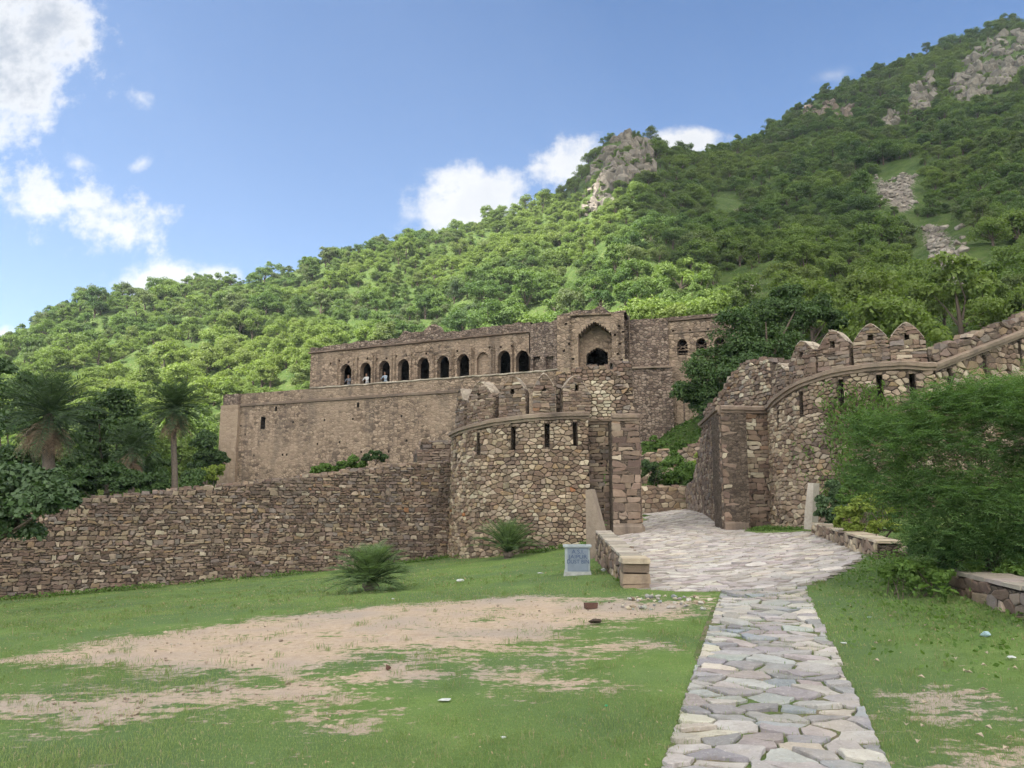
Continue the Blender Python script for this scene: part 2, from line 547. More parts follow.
# ------------------------------------------------------------------ masonry made of single stones
def line_map(p0, p1, side=-1):
    p0 = np.asarray(p0, float)[:2]; p1 = np.asarray(p1, float)[:2]
    L = np.linalg.norm(p1 - p0); d = (p1 - p0) / L
    nrm = np.array((d[1], -d[0])) if side < 0 else np.array((-d[1], d[0]))

    def f(s, z, dd):
        s, z, dd = np.broadcast_arrays(np.asarray(s, float), np.asarray(z, float), np.asarray(dd, float))
        xy = p0[None, :] + s.reshape(-1, 1) * d + dd.reshape(-1, 1) * nrm
        return np.c_[xy, z.reshape(-1)]
    f.L = L; f.d = d; f.n = nrm; f.p0 = p0
    return f


def arc_map(cx, cy, Rd, th0, sgn, batter=0.0, z0=0.0):
    def f(s, z, dd):
        s, z, dd = np.broadcast_arrays(np.asarray(s, float), np.asarray(z, float), np.asarray(dd, float))
        th = th0 + sgn * s.reshape(-1) / Rd
        r = Rd + dd.reshape(-1) - batter * (z.reshape(-1) - z0)
        return np.c_[cx + r * np.cos(th), cy + r * np.sin(th), z.reshape(-1)]
    return f


def flat_map(zf):
    def f(s, t, dd):
        return np.c_[s, t, zf(s, t) + dd]
    return f


def clip_half(poly, nx, ny, c):
    out = []
    m = len(poly)
    for i in range(m):
        ax, ay = poly[i]; bx, by = poly[(i + 1) % m]
        da, db = ax * nx + ay * ny - c, bx * nx + by * ny - c
        if da <= 0: out.append((ax, ay))
        if (da < 0 < db) or (db < 0 < da):
            k = da / (da - db)
            out.append((ax + (bx - ax) * k, ay + (by - ay) * k))
    return out


def cells(x0, x1, y0, y1, sx, sy, jit, rng, drop=0.12, ok=None, vary=0.25):
    """Voronoi cells of a jittered running-bond layout"""
    nc, nr = int(math.ceil((x1 - x0) / sx)) + 4, int(math.ceil((y1 - y0) / sy)) + 4
    hgt = [sy * rng.uniform(1 - vary, 1 + vary) for _ in range(nr)]
    ys = y0 - 2 * sy + np.cumsum(hgt) - hgt[0] * 0.5
    pts = {}
    for r in range(nr):
        off = (0.5 if r % 2 else 0.0) + rng.uniform(-0.2, 0.2)
        for c in range(nc):
            if rng.random() < drop: continue
            pts[(c, r)] = (((x0 - 2 * sx) + (c + off + rng.uniform(-jit, jit)) * sx) / sx, (ys[r] + rng.uniform(-jit, jit) * sy) / sy)
    out = []
    bx0, bx1, by0, by1 = x0 / sx, x1 / sx, y0 / sy, y1 / sy
    for (c, r), (px, py) in pts.items():
        if not (bx0 - 0.8 < px < bx1 + 0.8 and by0 - 0.8 < py < by1 + 0.8): continue
        if ok is not None and not ok(px * sx, py * sy): continue
        nb = []
        for dc in (-2, -1, 0, 1, 2):
            for dr in (-2, -1, 0, 1, 2):
                q = pts.get((c + dc, r + dr))
                if q is not None and (dc or dr): nb.append(((q[0] - px) ** 2 + (q[1] - py) ** 2, q))
        nb.sort(key=lambda e: e[0])
        poly = [(px - 1.6, py - 1.3), (px + 1.6, py - 1.3), (px + 1.6, py + 1.3), (px - 1.6, py + 1.3)]
        for d2, (qx, qy) in nb:
            rad = max((a - px) ** 2 + (b - py) ** 2 for a, b in poly)
            if d2 > 4 * rad: break
            nx, ny = qx - px, qy - py
            poly = clip_half(poly, nx, ny, nx * (px + qx) / 2 + ny * (py + qy) / 2)
            if len(poly) < 3: break
        for nx, ny, cc in ((1, 0, bx1), (-1, 0, -bx0), (0, 1, by1), (0, -1, -by0)):
            if len(poly) >= 3: poly = clip_half(poly, nx, ny, cc)
        if len(poly) < 3: continue
        poly = [(a * sx, b * sy) for a, b in poly]
        q = [poly[0]]
        for p in poly[1:]:
            if (p[0] - q[-1][0]) ** 2 + (p[1] - q[-1][1]) ** 2 > 4e-5: q.append(p)
        if len(q) >= 3: out.append(q)
    return out


def courses(x0, x1, y0, y1, sx, sy, jit, rng, ok=None):
    """roughly squared stones in level courses"""
    ys = [y0]
    while ys[-1] < y1: ys.append(ys[-1] + sy * rng.uniform(0.6, 1.45))
    ys[-1] = y1
    out = []
    J = lambda a: rng.uniform(-a, a)
    for ya, yb in zip(ys[:-1], ys[1:]):
        x = x0
        while x < x1 - 1e-6:
            w_ = sx * rng.uniform(0.5, 1.7)
            xb = x + w_
            if x1 - xb < sx * 0.4: xb = x1
            splits = [(ya, yb)] if (yb - ya < sy * 1.05 or rng.random() < 0.6) else [(ya, 0.5 * (ya + yb)), (0.5 * (ya + yb), yb)]
            for a, b in splits:
                if ok is None or ok(0.5 * (x + xb), 0.5 * (a + b)):
                    q = jit * min(sx, sy)
                    out.append([(max(x0, x + J(q) * (x > x0)), a + J(q)), (0.5 * (x + xb), a + J(q * 0.6)), (min(x1, xb + J(q)), a + J(q)), (min(x1, xb + J(q)), b + J(q)), (0.5 * (x + xb), b + J(q * 0.6)), (max(x0, x + J(q)), b + J(q))])
            x = xb
    return out


PAL_RUBBLE = [((0.190, 0.133, 0.104), 5), ((0.150, 0.103, 0.084), 5), ((0.225, 0.168, 0.145), 4), ((0.26, 0.197, 0.150), 3), ((0.315, 0.25, 0.195), 2),
              ((0.115, 0.084, 0.070), 3), ((0.38, 0.32, 0.26), 0.8), ((0.25, 0.175, 0.115), 0.9), ((0.19, 0.157, 0.148), 2.5), ((0.30, 0.15, 0.085), 0.05)]
PAL_BASTION = [((0.245, 0.178, 0.132), 5), ((0.19, 0.133, 0.102), 4), ((0.36, 0.285, 0.213), 5), ((0.285, 0.222, 0.177), 4), ((0.44, 0.365, 0.285), 2.5),
               ((0.14, 0.10, 0.08), 2.5), ((0.47, 0.40, 0.325), 0.7), ((0.29, 0.205, 0.13), 0.9), ((0.36, 0.16, 0.08), 0.05)]
PAL_DRESSED = [((0.195, 0.138, 0.110), 6), ((0.165, 0.115, 0.096), 5), ((0.245, 0.178, 0.145), 4), ((0.30, 0.235, 0.19), 2), ((0.125, 0.088, 0.075), 3), ((0.26, 0.17, 0.12), 1), ((0.47, 0.40, 0.32), 0.4)]
PAL_COURT = [((0.43, 0.39, 0.375), 5), ((0.37, 0.335, 0.325), 3), ((0.48, 0.435, 0.405), 4), ((0.50, 0.445, 0.38), 2), ((0.40, 0.35, 0.34), 2), ((0.56, 0.52, 0.48), 1)]
PAL_PALE = [((0.45, 0.385, 0.30), 4), ((0.36, 0.285, 0.22), 3), ((0.25, 0.185, 0.145), 3), ((0.52, 0.46, 0.375), 2)]
PAL_PAVE = [((0.345, 0.325, 0.32), 4), ((0.29, 0.275, 0.28), 4), ((0.40, 0.375, 0.35), 4), ((0.335, 0.345, 0.325), 3), ((0.44, 0.40, 0.335), 2.5), ((0.33, 0.29, 0.285), 2), ((0.26, 0.285, 0.305), 2.5), ((0.47, 0.445, 0.40), 1.3), ((0.23, 0.225, 0.235), 2)]


def pick(pal, rng, var=0.16):
    tot = sum(wt for _, wt in pal); r = rng.uniform(0, tot)
    for c, wt in pal:
        r -= wt
        if r <= 0: break
    k = rng.uniform(1 - var, 1 + var)
    return tuple(min(0.8, x * k * rng.uniform(0.97, 1.03)) for x in c)


def add_stones(mb, fmap, polys, pal, rng, gap=0.012, depth=0.05, sink=0.05, mat=0, palf=None, chaikin=True, flat=False, zof=None):
    S, T, D, F, C = [], [], [], [], []
    nv = 0
    for poly in polys:
        m = len(poly)
        cx = sum(p[0] for p in poly) / m; cy = sum(p[1] for p in poly) / m
        if chaikin:
            q = []
            k = rng.uniform(0.07, 0.17) if not flat else rng.uniform(0.03, 0.10)
            for i in range(m):
                a, b = poly[i], poly[(i + 1) % m]
                q.append((a[0] * (1 - k) + b[0] * k, a[1] * (1 - k) + b[1] * k))
                q.append((a[0] * k + b[0] * (1 - k), a[1] * k + b[1] * (1 - k)))
        else: q = poly
        if flat:
            q2 = []
            for i in range(len(q)):
                a, b = q[i], q[(i + 1) % len(q)]
                q2.append(a)
                L_ = math.hypot(b[0] - a[0], b[1] - a[1])
                if L_ > 0.06:
                    for f_ in ((0.5,) if L_ < 0.14 else (0.3, 0.68)):
                        o_ = rng.uniform(-0.075, 0.03) * L_
                        q2.append((a[0] + (b[0] - a[0]) * f_ + (b[1] - a[1]) / L_ * o_, a[1] + (b[1] - a[1]) * f_ - (b[0] - a[0]) / L_ * o_))
            q = q2
        rmin = min(math.hypot(p[0] - cx, p[1] - cy) for p in q)
        if rmin < gap * 1.6: continue
        g = gap * rng.uniform(0.6, 1.5)
        dp = depth * rng.uniform(0.45, 1.25)
        tx, ty = rng.uniform(-0.16, 0.16), rng.uniform(-0.16, 0.16)
        n = len(q)
        rings = (((1.0, -sink), (1.0, 0.6 * dp), (0.82, dp)) if not flat else ((1.0, -sink), (1.0, 0.8 * dp), (0.95, dp)))
        base = nv
        for sc, d in rings:
            for (x, y) in q:
                r = math.hypot(x - cx, y - cy)
                kk = (1 - g / max(r, 1e-6)) * sc
                jx = 1 + rng.uniform(-0.03, 0.03)
                S.append(cx + (x - cx) * kk * jx); T.append(cy + (y - cy) * kk * jx)
                tilt = (tx * (x - cx) + ty * (y - cy)) * (0.6 if flat else 1.0) if d > 0 else 0
                D.append(d + tilt + (rng.uniform(-0.12, 0.12) * dp if d > 0 else 0))
        S.append(cx); T.append(cy); D.append(dp * (1.04 if not flat else 1.0))
        nv += 3 * n + 1
        col = pick(palf(cx, cy) if palf else pal, rng)
        for k in range(2):
            for i in range(n):
                j = (i + 1) % n
                F.append((base + k * n + i, base + k * n + j, base + (k + 1) * n + j, base + (k + 1) * n + i)); C.append(col)
        for i in range(n):
            F.append((base + 2 * n + i, base + 2 * n + (i + 1) % n, base + 3 * n)); C.append(col)
    if not F: return mb
    P = fmap(np.array(S), np.array(T), np.array(D))
    mb.V.append(P)
    for f, c in zip(F, C):
        mb.S.append(mb.nl); mb.L.extend([i + mb.nv for i in f]); mb.nl += len(f)
        mb.M.append(mat); mb.C.append(c); mb.T.append(False)
    mb.nv += len(P)
    return mb


def slab(mb, fmap, s0, s1, bot, top, thick, holes=(), ds=0.5, mat=0, holemat=None, col=(0.2, 0.15, 0.12)):
    """a solid wall with openings: front at d=0, back at d=-thick; holes: (a, b, z0, zt(s), depth or None, ds)"""
    botf = bot if callable(bot) else (lambda s: bot)
    topf = top if callable(top) else (lambda s: top)
    holemat = mat if holemat is None else holemat
    ss = set(np.round(np.linspace(s0, s1, max(2, int(abs(s1 - s0) / ds) + 2)), 4))
    for h in holes:
        a, b = h[0], h[1]
        k = max(1, int(math.ceil((b - a) / (h[5] if len(h) > 5 else 0.12))))
        for x in np.linspace(a, b, k + 1): ss.add(round(float(x), 4))
    ss = sorted(x for x in ss if s0 - 1e-6 <= x <= s1 + 1e-6)
    Q, MI = [], []

    def quad(p, m_=None):
        Q.append(p); MI.append(mat if m_ is None else m_)
    for a, b in zip(ss[:-1], ss[1:]):
        if b - a < 1e-5: continue
        mid = 0.5 * (a + b)
        e = 1e-4
        hs = sorted([h for h in holes if h[0] < mid < h[1]], key=lambda h: h[2])
        za, zb = botf(a), botf(b)
        for h in hs:
            ha, hb = h[2], h[2]
            ta, tb = h[3](a), h[3](b)
            dp = -(h[4] or thick)
            quad([(a, za, 0), (b, zb, 0), (b, hb, 0), (a, ha, 0)])
            if h[4] is None: quad([(b, zb, -thick), (a, za, -thick), (a, ha, -thick), (b, hb, -thick)])
            quad([(a, ha, 0), (b, hb, 0), (b, hb, dp), (a, ha, dp)], holemat)
            quad([(b, tb, 0), (a, ta, 0), (a, ta, dp), (b, tb, dp)], holemat)
            if h[4] is not None: quad([(a, ha, dp), (b, hb, dp), (b, tb, dp), (a, ta, dp)], holemat)
            if abs(a - h[0]) < e: quad([(a, h[2], 0), (a, h[2], dp), (a, ta, dp), (a, ta, 0)], holemat)
            if abs(b - h[1]) < e: quad([(b, h[2], dp), (b, h[2], 0), (b, tb, 0), (b, tb, dp)], holemat)
            za, zb = ta, tb
        quad([(a, za, 0), (b, zb, 0), (b, topf(b), 0), (a, topf(a), 0)])
        if not any(h[4] is None for h in hs):
            quad([(b, botf(b), -thick), (a, botf(a), -thick), (a, topf(a), -thick), (b, topf(b), -thick)])
        else:
            quad([(b, zb, -thick), (a, za, -thick), (a, topf(a), -thick), (b, topf(b), -thick)])
        quad([(a, topf(a), 0), (b, topf(b), 0), (b, topf(b), -thick), (a, topf(a), -thick)])
        quad([(b, botf(b), 0), (a, botf(a), 0), (a, botf(a), -thick), (b, botf(b), -thick)])
    quad([(s0, botf(s0), -thick), (s0, botf(s0), 0), (s0, topf(s0), 0), (s0, topf(s0), -thick)])
    quad([(s1, botf(s1), 0), (s1, botf(s1), -thick), (s1, topf(s1), -thick), (s1, topf(s1), 0)])
    A = np.array(Q, float).reshape(-1, 3)
    P = fmap(A[:, 0], A[:, 1], A[:, 2])
    nq = len(Q)
    mb.V.append(P)
    for i in range(nq):
        mb.S.append(mb.nl); mb.L.extend([mb.nv + i * 4 + k for k in range(4)]); mb.nl += 4
        mb.M.append(MI[i]); mb.C.append(col); mb.T.append(False)
    mb.nv += len(P)
    return mb


def sweep(mb, fmap, s0, s1, zf, prof, ds=0.25, mat=0, col=(0.3, 0.25, 0.21), rng=None, wob=0.0):
    """moulding: profile points (d, dz) carried along the wall"""
    n = max(2, int(abs(s1 - s0) / ds) + 1)
    ss = np.linspace(s0, s1, n)
    k = len(prof)
    S, Z, D = [], [], []
    for s in ss:
        jz = rng.uniform(-wob, wob) if rng else 0
        for d, dz in prof:
            S.append(s); Z.append(zf(s) + dz + jz); D.append(d + (rng.uniform(-wob, wob) if rng else 0))
    P = fmap(np.array(S), np.array(Z), np.array(D))
    F = []
    for i in range(n - 1):
        for j in range(k):
            F.append((i * k + j, (i + 1) * k + j, (i + 1) * k + (j + 1) % k, i * k + (j + 1) % k))
    F.append(tuple(range(k))); F.append(tuple((n - 1) * k + j for j in reversed(range(k))))
    return mb.add(P, F, mat, col)


CORNICE = [(0.0, -0.20), (0.07, -0.19), (0.08, -0.105), (0.145, -0.10), (0.16, 0.0), (0.03, 0.05), (-0.05, 0.05), (-0.05, -0.20)]


def ragged(f, rng, amp=0.12, step=0.3):
    """a crumbled top line"""
    tab = {}

    def g(s):
        k = int(math.floor(s / step))
        for q in (k, k + 1):
            if q not in tab: tab[q] = rng.uniform(-amp, amp)
        t = s / step - k
        return f(s) + tab[k] * (1 - t) + tab[k + 1] * t
    return g


def in_poly(px, py, poly):
    px = np.asarray(px, float); py = np.asarray(py, float)
    ins = np.zeros(px.shape, bool)
    m = len(poly)
    for i in range(m):
        ax, ay = poly[i][:2]; bx, by = poly[(i + 1) % m][:2]
        cond = ((ay > py) != (by > py)) & (px < (bx - ax) * (py - ay) / ((by - ay) + 1e-12) + ax)
        ins ^= cond
    return ins


def poly_sd(px, py, poly):
    """signed distance, positive inside"""
    px = np.asarray(px, float); py = np.asarray(py, float)
    d = np.full(px.shape, 1e9)
    m = len(poly)
    for i in range(m):
        ax, ay = poly[i][:2]; bx, by = poly[(i + 1) % m][:2]
        ex, ey = bx - ax, by - ay
        t = np.clip(((px - ax) * ex + (py - ay) * ey) / (ex * ex + ey * ey + 1e-12), 0, 1)
        d = np.minimum(d, np.hypot(px - ax - t * ex, py - ay - t * ey))
    return np.where(in_poly(px, py, poly), d, -d)


# ------------------------------------------------------------------ ground, path and paved court
PATH_L = [(0.55, 1.0), (1.08, 4.5), (3.1, 12.35)]
pl0, pl1 = ground_at(660, 768), ground_at(721, 591)
pr0, pr1 = ground_at(890, 768), ground_at(806, 588)


def ext(p, q, y):
    k = (y - p[1]) / (q[1] - p[1])
    return (p[0] + (q[0] - p[0]) * k, y)


PATH = [ext(pl0, pl1, 1.5), tuple(pl1[:2]), tuple(pr1[:2]), ext(pr0, pr1, 1.5)]
COURT = [tuple(ground_at(*p)[:2]) for p in ((636, 589), (607, 548), (600, 536))] + [(3.05, 25.9), (3.6, 26.5), (5.4, 32.0), (5.9, 38.3), (8.3, 38.3), (7.7, 31.0), (6.95, 26.0)] + \
        [tuple(ground_at(*p)[:2]) for p in ((757, 533), (812, 531), (840, 541), (868, 556), (832, 577), (806, 586), (760, 591), (720, 592), (680, 592))]

DIRT = [[(-40, 668), (60, 650), (150, 634), (300, 614), (430, 602), (520, 596), (640, 600), (712, 598), (700, 611), (620, 622), (560, 630), (520, 650), (470, 656), (400, 652), (330, 668), (300, 676), (180, 672), (60, 664)],
        [(-40, 700), (70, 694), (150, 690), (280, 684), (390, 662), (430, 672), (350, 690), (352, 712), (330, 728), (300, 700), (240, 702), (170, 716), (100, 730), (40, 718), (-40, 715)],
        [(940, 756), (1000, 742), (1060, 735), (1080, 790), (930, 790)], [(918, 696), (960, 692), (985, 708), (960, 722), (925, 716)],
        [(560, 652), (600, 640), (640, 644), (590, 656)], [(470, 668), (560, 672), (590, 690), (540, 690)]]
DIRT_W = [[tuple(ground_at(*p)[:2]) for p in q] for q in DIRT]


def dirt_mask(x, y):
    m_ = np.zeros(np.shape(x))
    for q in DIRT_W:
        sd = poly_sd(x, y, q)
        m_ = np.maximum(m_, np.clip(sd / 1.5 + 0.5, 0, 0.86))
    return m_


def fbm(x, y, seed=0, octs=4, scale=1.0):
    r_ = np.random.RandomState(seed)
    out = np.zeros(np.shape(x)); amp = 1.0
    for o in range(octs):
        for _ in range(4):
            a = r_.uniform(0, 2 * math.pi); ph = r_.uniform(0, 6.28); k = scale * (2 ** o) * r_.uniform(0.7, 1.4)
            out = out + amp * 0.5 * np.sin((x * math.cos(a) + y * math.sin(a)) * k + ph)
        amp *= 0.55
    return out


def ground_material():
    m, t = new_mat('turf_and_earth')
    pos = t.n('ShaderNodeNewGeometry').outputs['Position']
    d = t.attr('dirt').outputs['Fac']
    n1 = t.noise(pos, 1.7, 6, 0.65); n2 = t.noise(pos, 14.0, 5, 0.65); n3 = t.noise(pos, 75.0, 3, 0.6); n4 = t.noise(pos, 0.5, 4, 0.5)
    st = t.noise(t.vmath('MULTIPLY', pos, (1.0, 3.5, 1.0)), 2.4, 5, 0.65)
    mask = t.math('ADD', d, t.math('ADD', t.math('MULTIPLY', t.math('SUBTRACT', n1, 0.5), 1.7), t.math('ADD', t.math('MULTIPLY', t.math('SUBTRACT', n2, 0.5), 1.3), t.math('MULTIPLY', t.math('SUBTRACT', st, 0.5), 1.5))))
    mask = t.maprange(mask, 0.38, 0.66, 0.0, 1.0, True)
    g = t.mix(t.maprange(n1, 0.3, 0.7), (0.108, 0.178, 0.042), (0.165, 0.238, 0.070))
    g = t.mix(t.maprange(n4, 0.4, 0.62, 0.0, 0.8), g, (0.088, 0.138, 0.060))
    g = t.mix(t.maprange(n3, 0.42, 0.7, 0.0, 0.6), g, (0.055, 0.095, 0.026))
    g = t.mix(t.maprange(n2, 0.58, 0.74, 0.0, 0.5), g, (0.20, 0.19, 0.085))
    e = t.mix(t.maprange(n2, 0.3, 0.7), (0.38, 0.28, 0.20), (0.50, 0.395, 0.30))
    e = t.mix(t.maprange(n1, 0.45, 0.66, 0.0, 0.6), e, (0.35, 0.285, 0.245))
    e = t.mix(t.maprange(n4, 0.48, 0.62, 0.0, 0.7), e, (0.33, 0.285, 0.25))
    e = t.mix(t.maprange(st, 0.56, 0.7, 0.0, 0.45), e, (0.27, 0.195, 0.14))
    e = t.mix(t.maprange(n3, 0.52, 0.7, 0.0, 0.6), e, (0.22, 0.165, 0.12))
    h = t.math('ADD', t.math('MULTIPLY', n3, 0.5), t.math('ADD', t.math('MULTIPLY', n2, 1.0), t.math('MULTIPLY', t.math('SUBTRACT', 1.0, mask), 0.5)))
    t.out(t.principled(t.mix(mask, g, e), 0.95, t.bump(h, 0.8, 0.04), 0.15))
    return m


M['ground'] = ground_material()
xs = np.concatenate([np.arange(-34, -14, 0.5), np.arange(-14, 11, 0.16), np.arange(11, 30.1, 0.5)])
ys = np.concatenate([np.arange(-12, 2, 0.6), np.arange(2, 20, 0.14), np.arange(20, 36.1, 0.4)])
GX, GY = np.meshgrid(xs, ys)
GZ = gz(GX, GY) + fbm(GX, GY, 3, 4, 1.6) * 0.012
GZ = np.minimum(GZ, gz(GX, GY) + 0.01)
inpath = np.maximum(poly_sd(GX, GY, PATH), poly_sd(GX, GY, COURT))
GZ = GZ - 0.05 * np.clip(inpath / 0.2, 0, 1)
nx_, ny_ = len(xs), len(ys)
idx = np.arange(nx_ * ny_).reshape(ny_, nx_)
q = np.stack([idx[:-1, :-1], idx[:-1, 1:], idx[1:, 1:], idx[1:, :-1]], -1).reshape(-1, 4)
me = np_mesh('ground', np.stack([GX, GY, GZ], -1), q.ravel(), np.arange(len(q)) * 4, [M['ground']], smooth=True)
at_ = me.attributes.new('dirt', 'FLOAT', 'POINT')
at_.data.foreach_set('value', dirt_mask(GX, GY).ravel().astype(np.float32))
tag(link('ground', me), kind='structure')

# paving: single flagstones set in earth
def flag_mat():
    m, t = new_mat('flagstone')
    col = t.attr('Col').outputs['Color']
    pos = t.n('ShaderNodeNewGeometry').outputs['Position']
    n1 = t.noise(pos, 5.0, 6, 0.7); n2 = t.noise(pos, 1.3, 5, 0.65); n3 = t.noise(pos, 38.0, 5, 0.7); n4 = t.noise(pos, 16.0, 5, 0.7)
    c = t.mix(t.maprange(n1, 0.35, 0.68, 0.0, 0.7), col, t.mix(1.0, col, (0.62, 0.60, 0.58), 'MULTIPLY'))
    c = t.mix(t.maprange(n4, 0.54, 0.72, 0.0, 0.6), c, (0.20, 0.175, 0.15))
    c = t.mix(t.maprange(n2, 0.50, 0.72, 0.0, 0.55), c, (0.36, 0.31, 0.255))
    c = t.mix(t.maprange(n3, 0.56, 0.72, 0.0, 0.5), c, (0.54, 0.51, 0.47))
    h = t.math('ADD', t.math('ADD', t.math('MULTIPLY', n1, 0.8), n4), t.math('MULTIPLY', n3, 0.5))
    t.out(t.principled(c, 0.88, t.bump(h, 0.8, 0.02), 0.25))
    return m


M['paving'] = flag_mat()


def joint_mat():
    m, t = new_mat('paving_joints')
    pos = t.n('ShaderNodeNewGeometry').outputs['Position']
    n1 = t.noise(pos, 3.0, 5, 0.6); n2 = t.noise(pos, 40, 4, 0.6)
    c = t.mix(t.maprange(n1, 0.42, 0.58), (0.17, 0.135, 0.10), (0.075, 0.12, 0.035))
    c = t.mix(t.maprange(n2, 0.4, 0.7, 0, 0.6), c, (0.06, 0.06, 0.03))
    t.out(t.principled(c, 0.95, t.bump(n2, 0.6, 0.02), 0.1))
    return m


M['joint'] = joint_mat()
M['dusty_joint'] = plain_mat('dusty_joint', (0.27, 0.235, 0.20), 0.95, 0.4, 9, 0.4)


JOINTS = []


def paved(name, outline, sx, sy, jit, seed, rot=0.0, gap=0.014, depth=0.03, drop=0.14, convex=False, pal=None, weeds=1.0, bed='joint'):
    rng = random.Random(seed)
    mb = MB()
    o = np.array(outline)
    c0 = o.mean(0)
    ca_, sa_ = math.cos(rot), math.sin(rot)

    def to_l(p): return ((p[0] - c0[0]) * ca_ + (p[1] - c0[1]) * sa_, -(p[0] - c0[0]) * sa_ + (p[1] - c0[1]) * ca_)

    def to_w(s, t): return c0[0] + s * ca_ - t * sa_, c0[1] + s * sa_ + t * ca_
    lo = np.array([to_l(p) for p in outline])
    lpoly = [tuple(p) for p in lo]
    x0, y0 = lo.min(0); x1, y1 = lo.max(0)

    def ok(a, b): return bool(poly_sd(np.array([a]), np.array([b]), lpoly)[0] > (-0.3 if convex else 0.06))
    polys = cells(x0, x1, y0, y1, sx, sy, jit, rng, drop, ok, 0.3)
    if convex:                                  # straight edges
        n_ = len(lpoly); area = sum(lpoly[i][0] * lpoly[(i + 1) % n_][1] - lpoly[(i + 1) % n_][0] * lpoly[i][1] for i in range(n_))
        sg = 1 if area > 0 else -1
        out_ = []
        for pl in polys:
            for i in range(n_):
                (ax, ay), (bx_, by_) = lpoly[i], lpoly[(i + 1) % n_]
                nx, ny = sg * (by_ - ay), -sg * (bx_ - ax)
                if len(pl) >= 3: pl = clip_half(pl, nx, ny, nx * ax + ny * ay + rng.uniform(-0.02, 0.03) * math.hypot(nx, ny))
            if len(pl) >= 3: out_.append(pl)
        polys = out_

    def fm(s, t, d):
        X, Y = to_w(s, t)
        return np.c_[X, Y, gz(X, Y) + d]
    add_stones(mb, fm, polys, pal or PAL_PAVE, rng, gap, depth, 0.03, 0, chaikin=True, flat=True)
    for pl in polys:
        for i in range(len(pl)):
            a, b = pl[i], pl[(i + 1) % len(pl)]
            for _ in range(int(math.hypot(b[0] - a[0], b[1] - a[1]) / 0.035)):
                f_ = rng.random()
                if rng.random() > weeds: continue
                JOINTS.append(to_w(a[0] + (b[0] - a[0]) * f_ + rng.gauss(0, 0.006), a[1] + (b[1] - a[1]) * f_ + rng.gauss(0, 0.006)))
    # bed between the stones, following the ground
    gx, gy = np.meshgrid(np.arange(x0 - 0.05, x1 + 0.06, 0.25), np.arange(y0 - 0.05, y1 + 0.06, 0.25))
    X, Y = to_w(gx, gy)
    n_r, n_c = gx.shape
    ii = np.arange(n_r * n_c).reshape(n_r, n_c)
    qd = np.stack([ii[:-1, :-1], ii[:-1, 1:], ii[1:, 1:], ii[1:, :-1]], -1).reshape(-1, 4)
    cx = gx.ravel()[qd].mean(1); cyy = gy.ravel()[qd].mean(1)
    keep = poly_sd(cx, cyy, lpoly) > -0.02
    mb.add(np.c_[X.ravel(), Y.ravel(), gz(X, Y).ravel() + 0.002], [tuple(f) for f in qd[keep]], 1, (0.2, 0.15, 0.1), True)
    return tag(mb.build(name, [M['paving'], M[bed]]), kind='structure')


pdir = math.atan2(pl1[1] - pl0[1], pl1[0] - pl0[0]) - math.pi / 2
paved('stone_path', PATH, 0.25, 0.185, 0.42, 11, pdir, 0.010, 0.024, 0.2, convex=True)
paved('paved_court', COURT, 0.34, 0.22, 0.32, 12, 0.05, 0.005, 0.014, 0.10, pal=PAL_COURT, weeds=0.07, bed='dusty_joint')


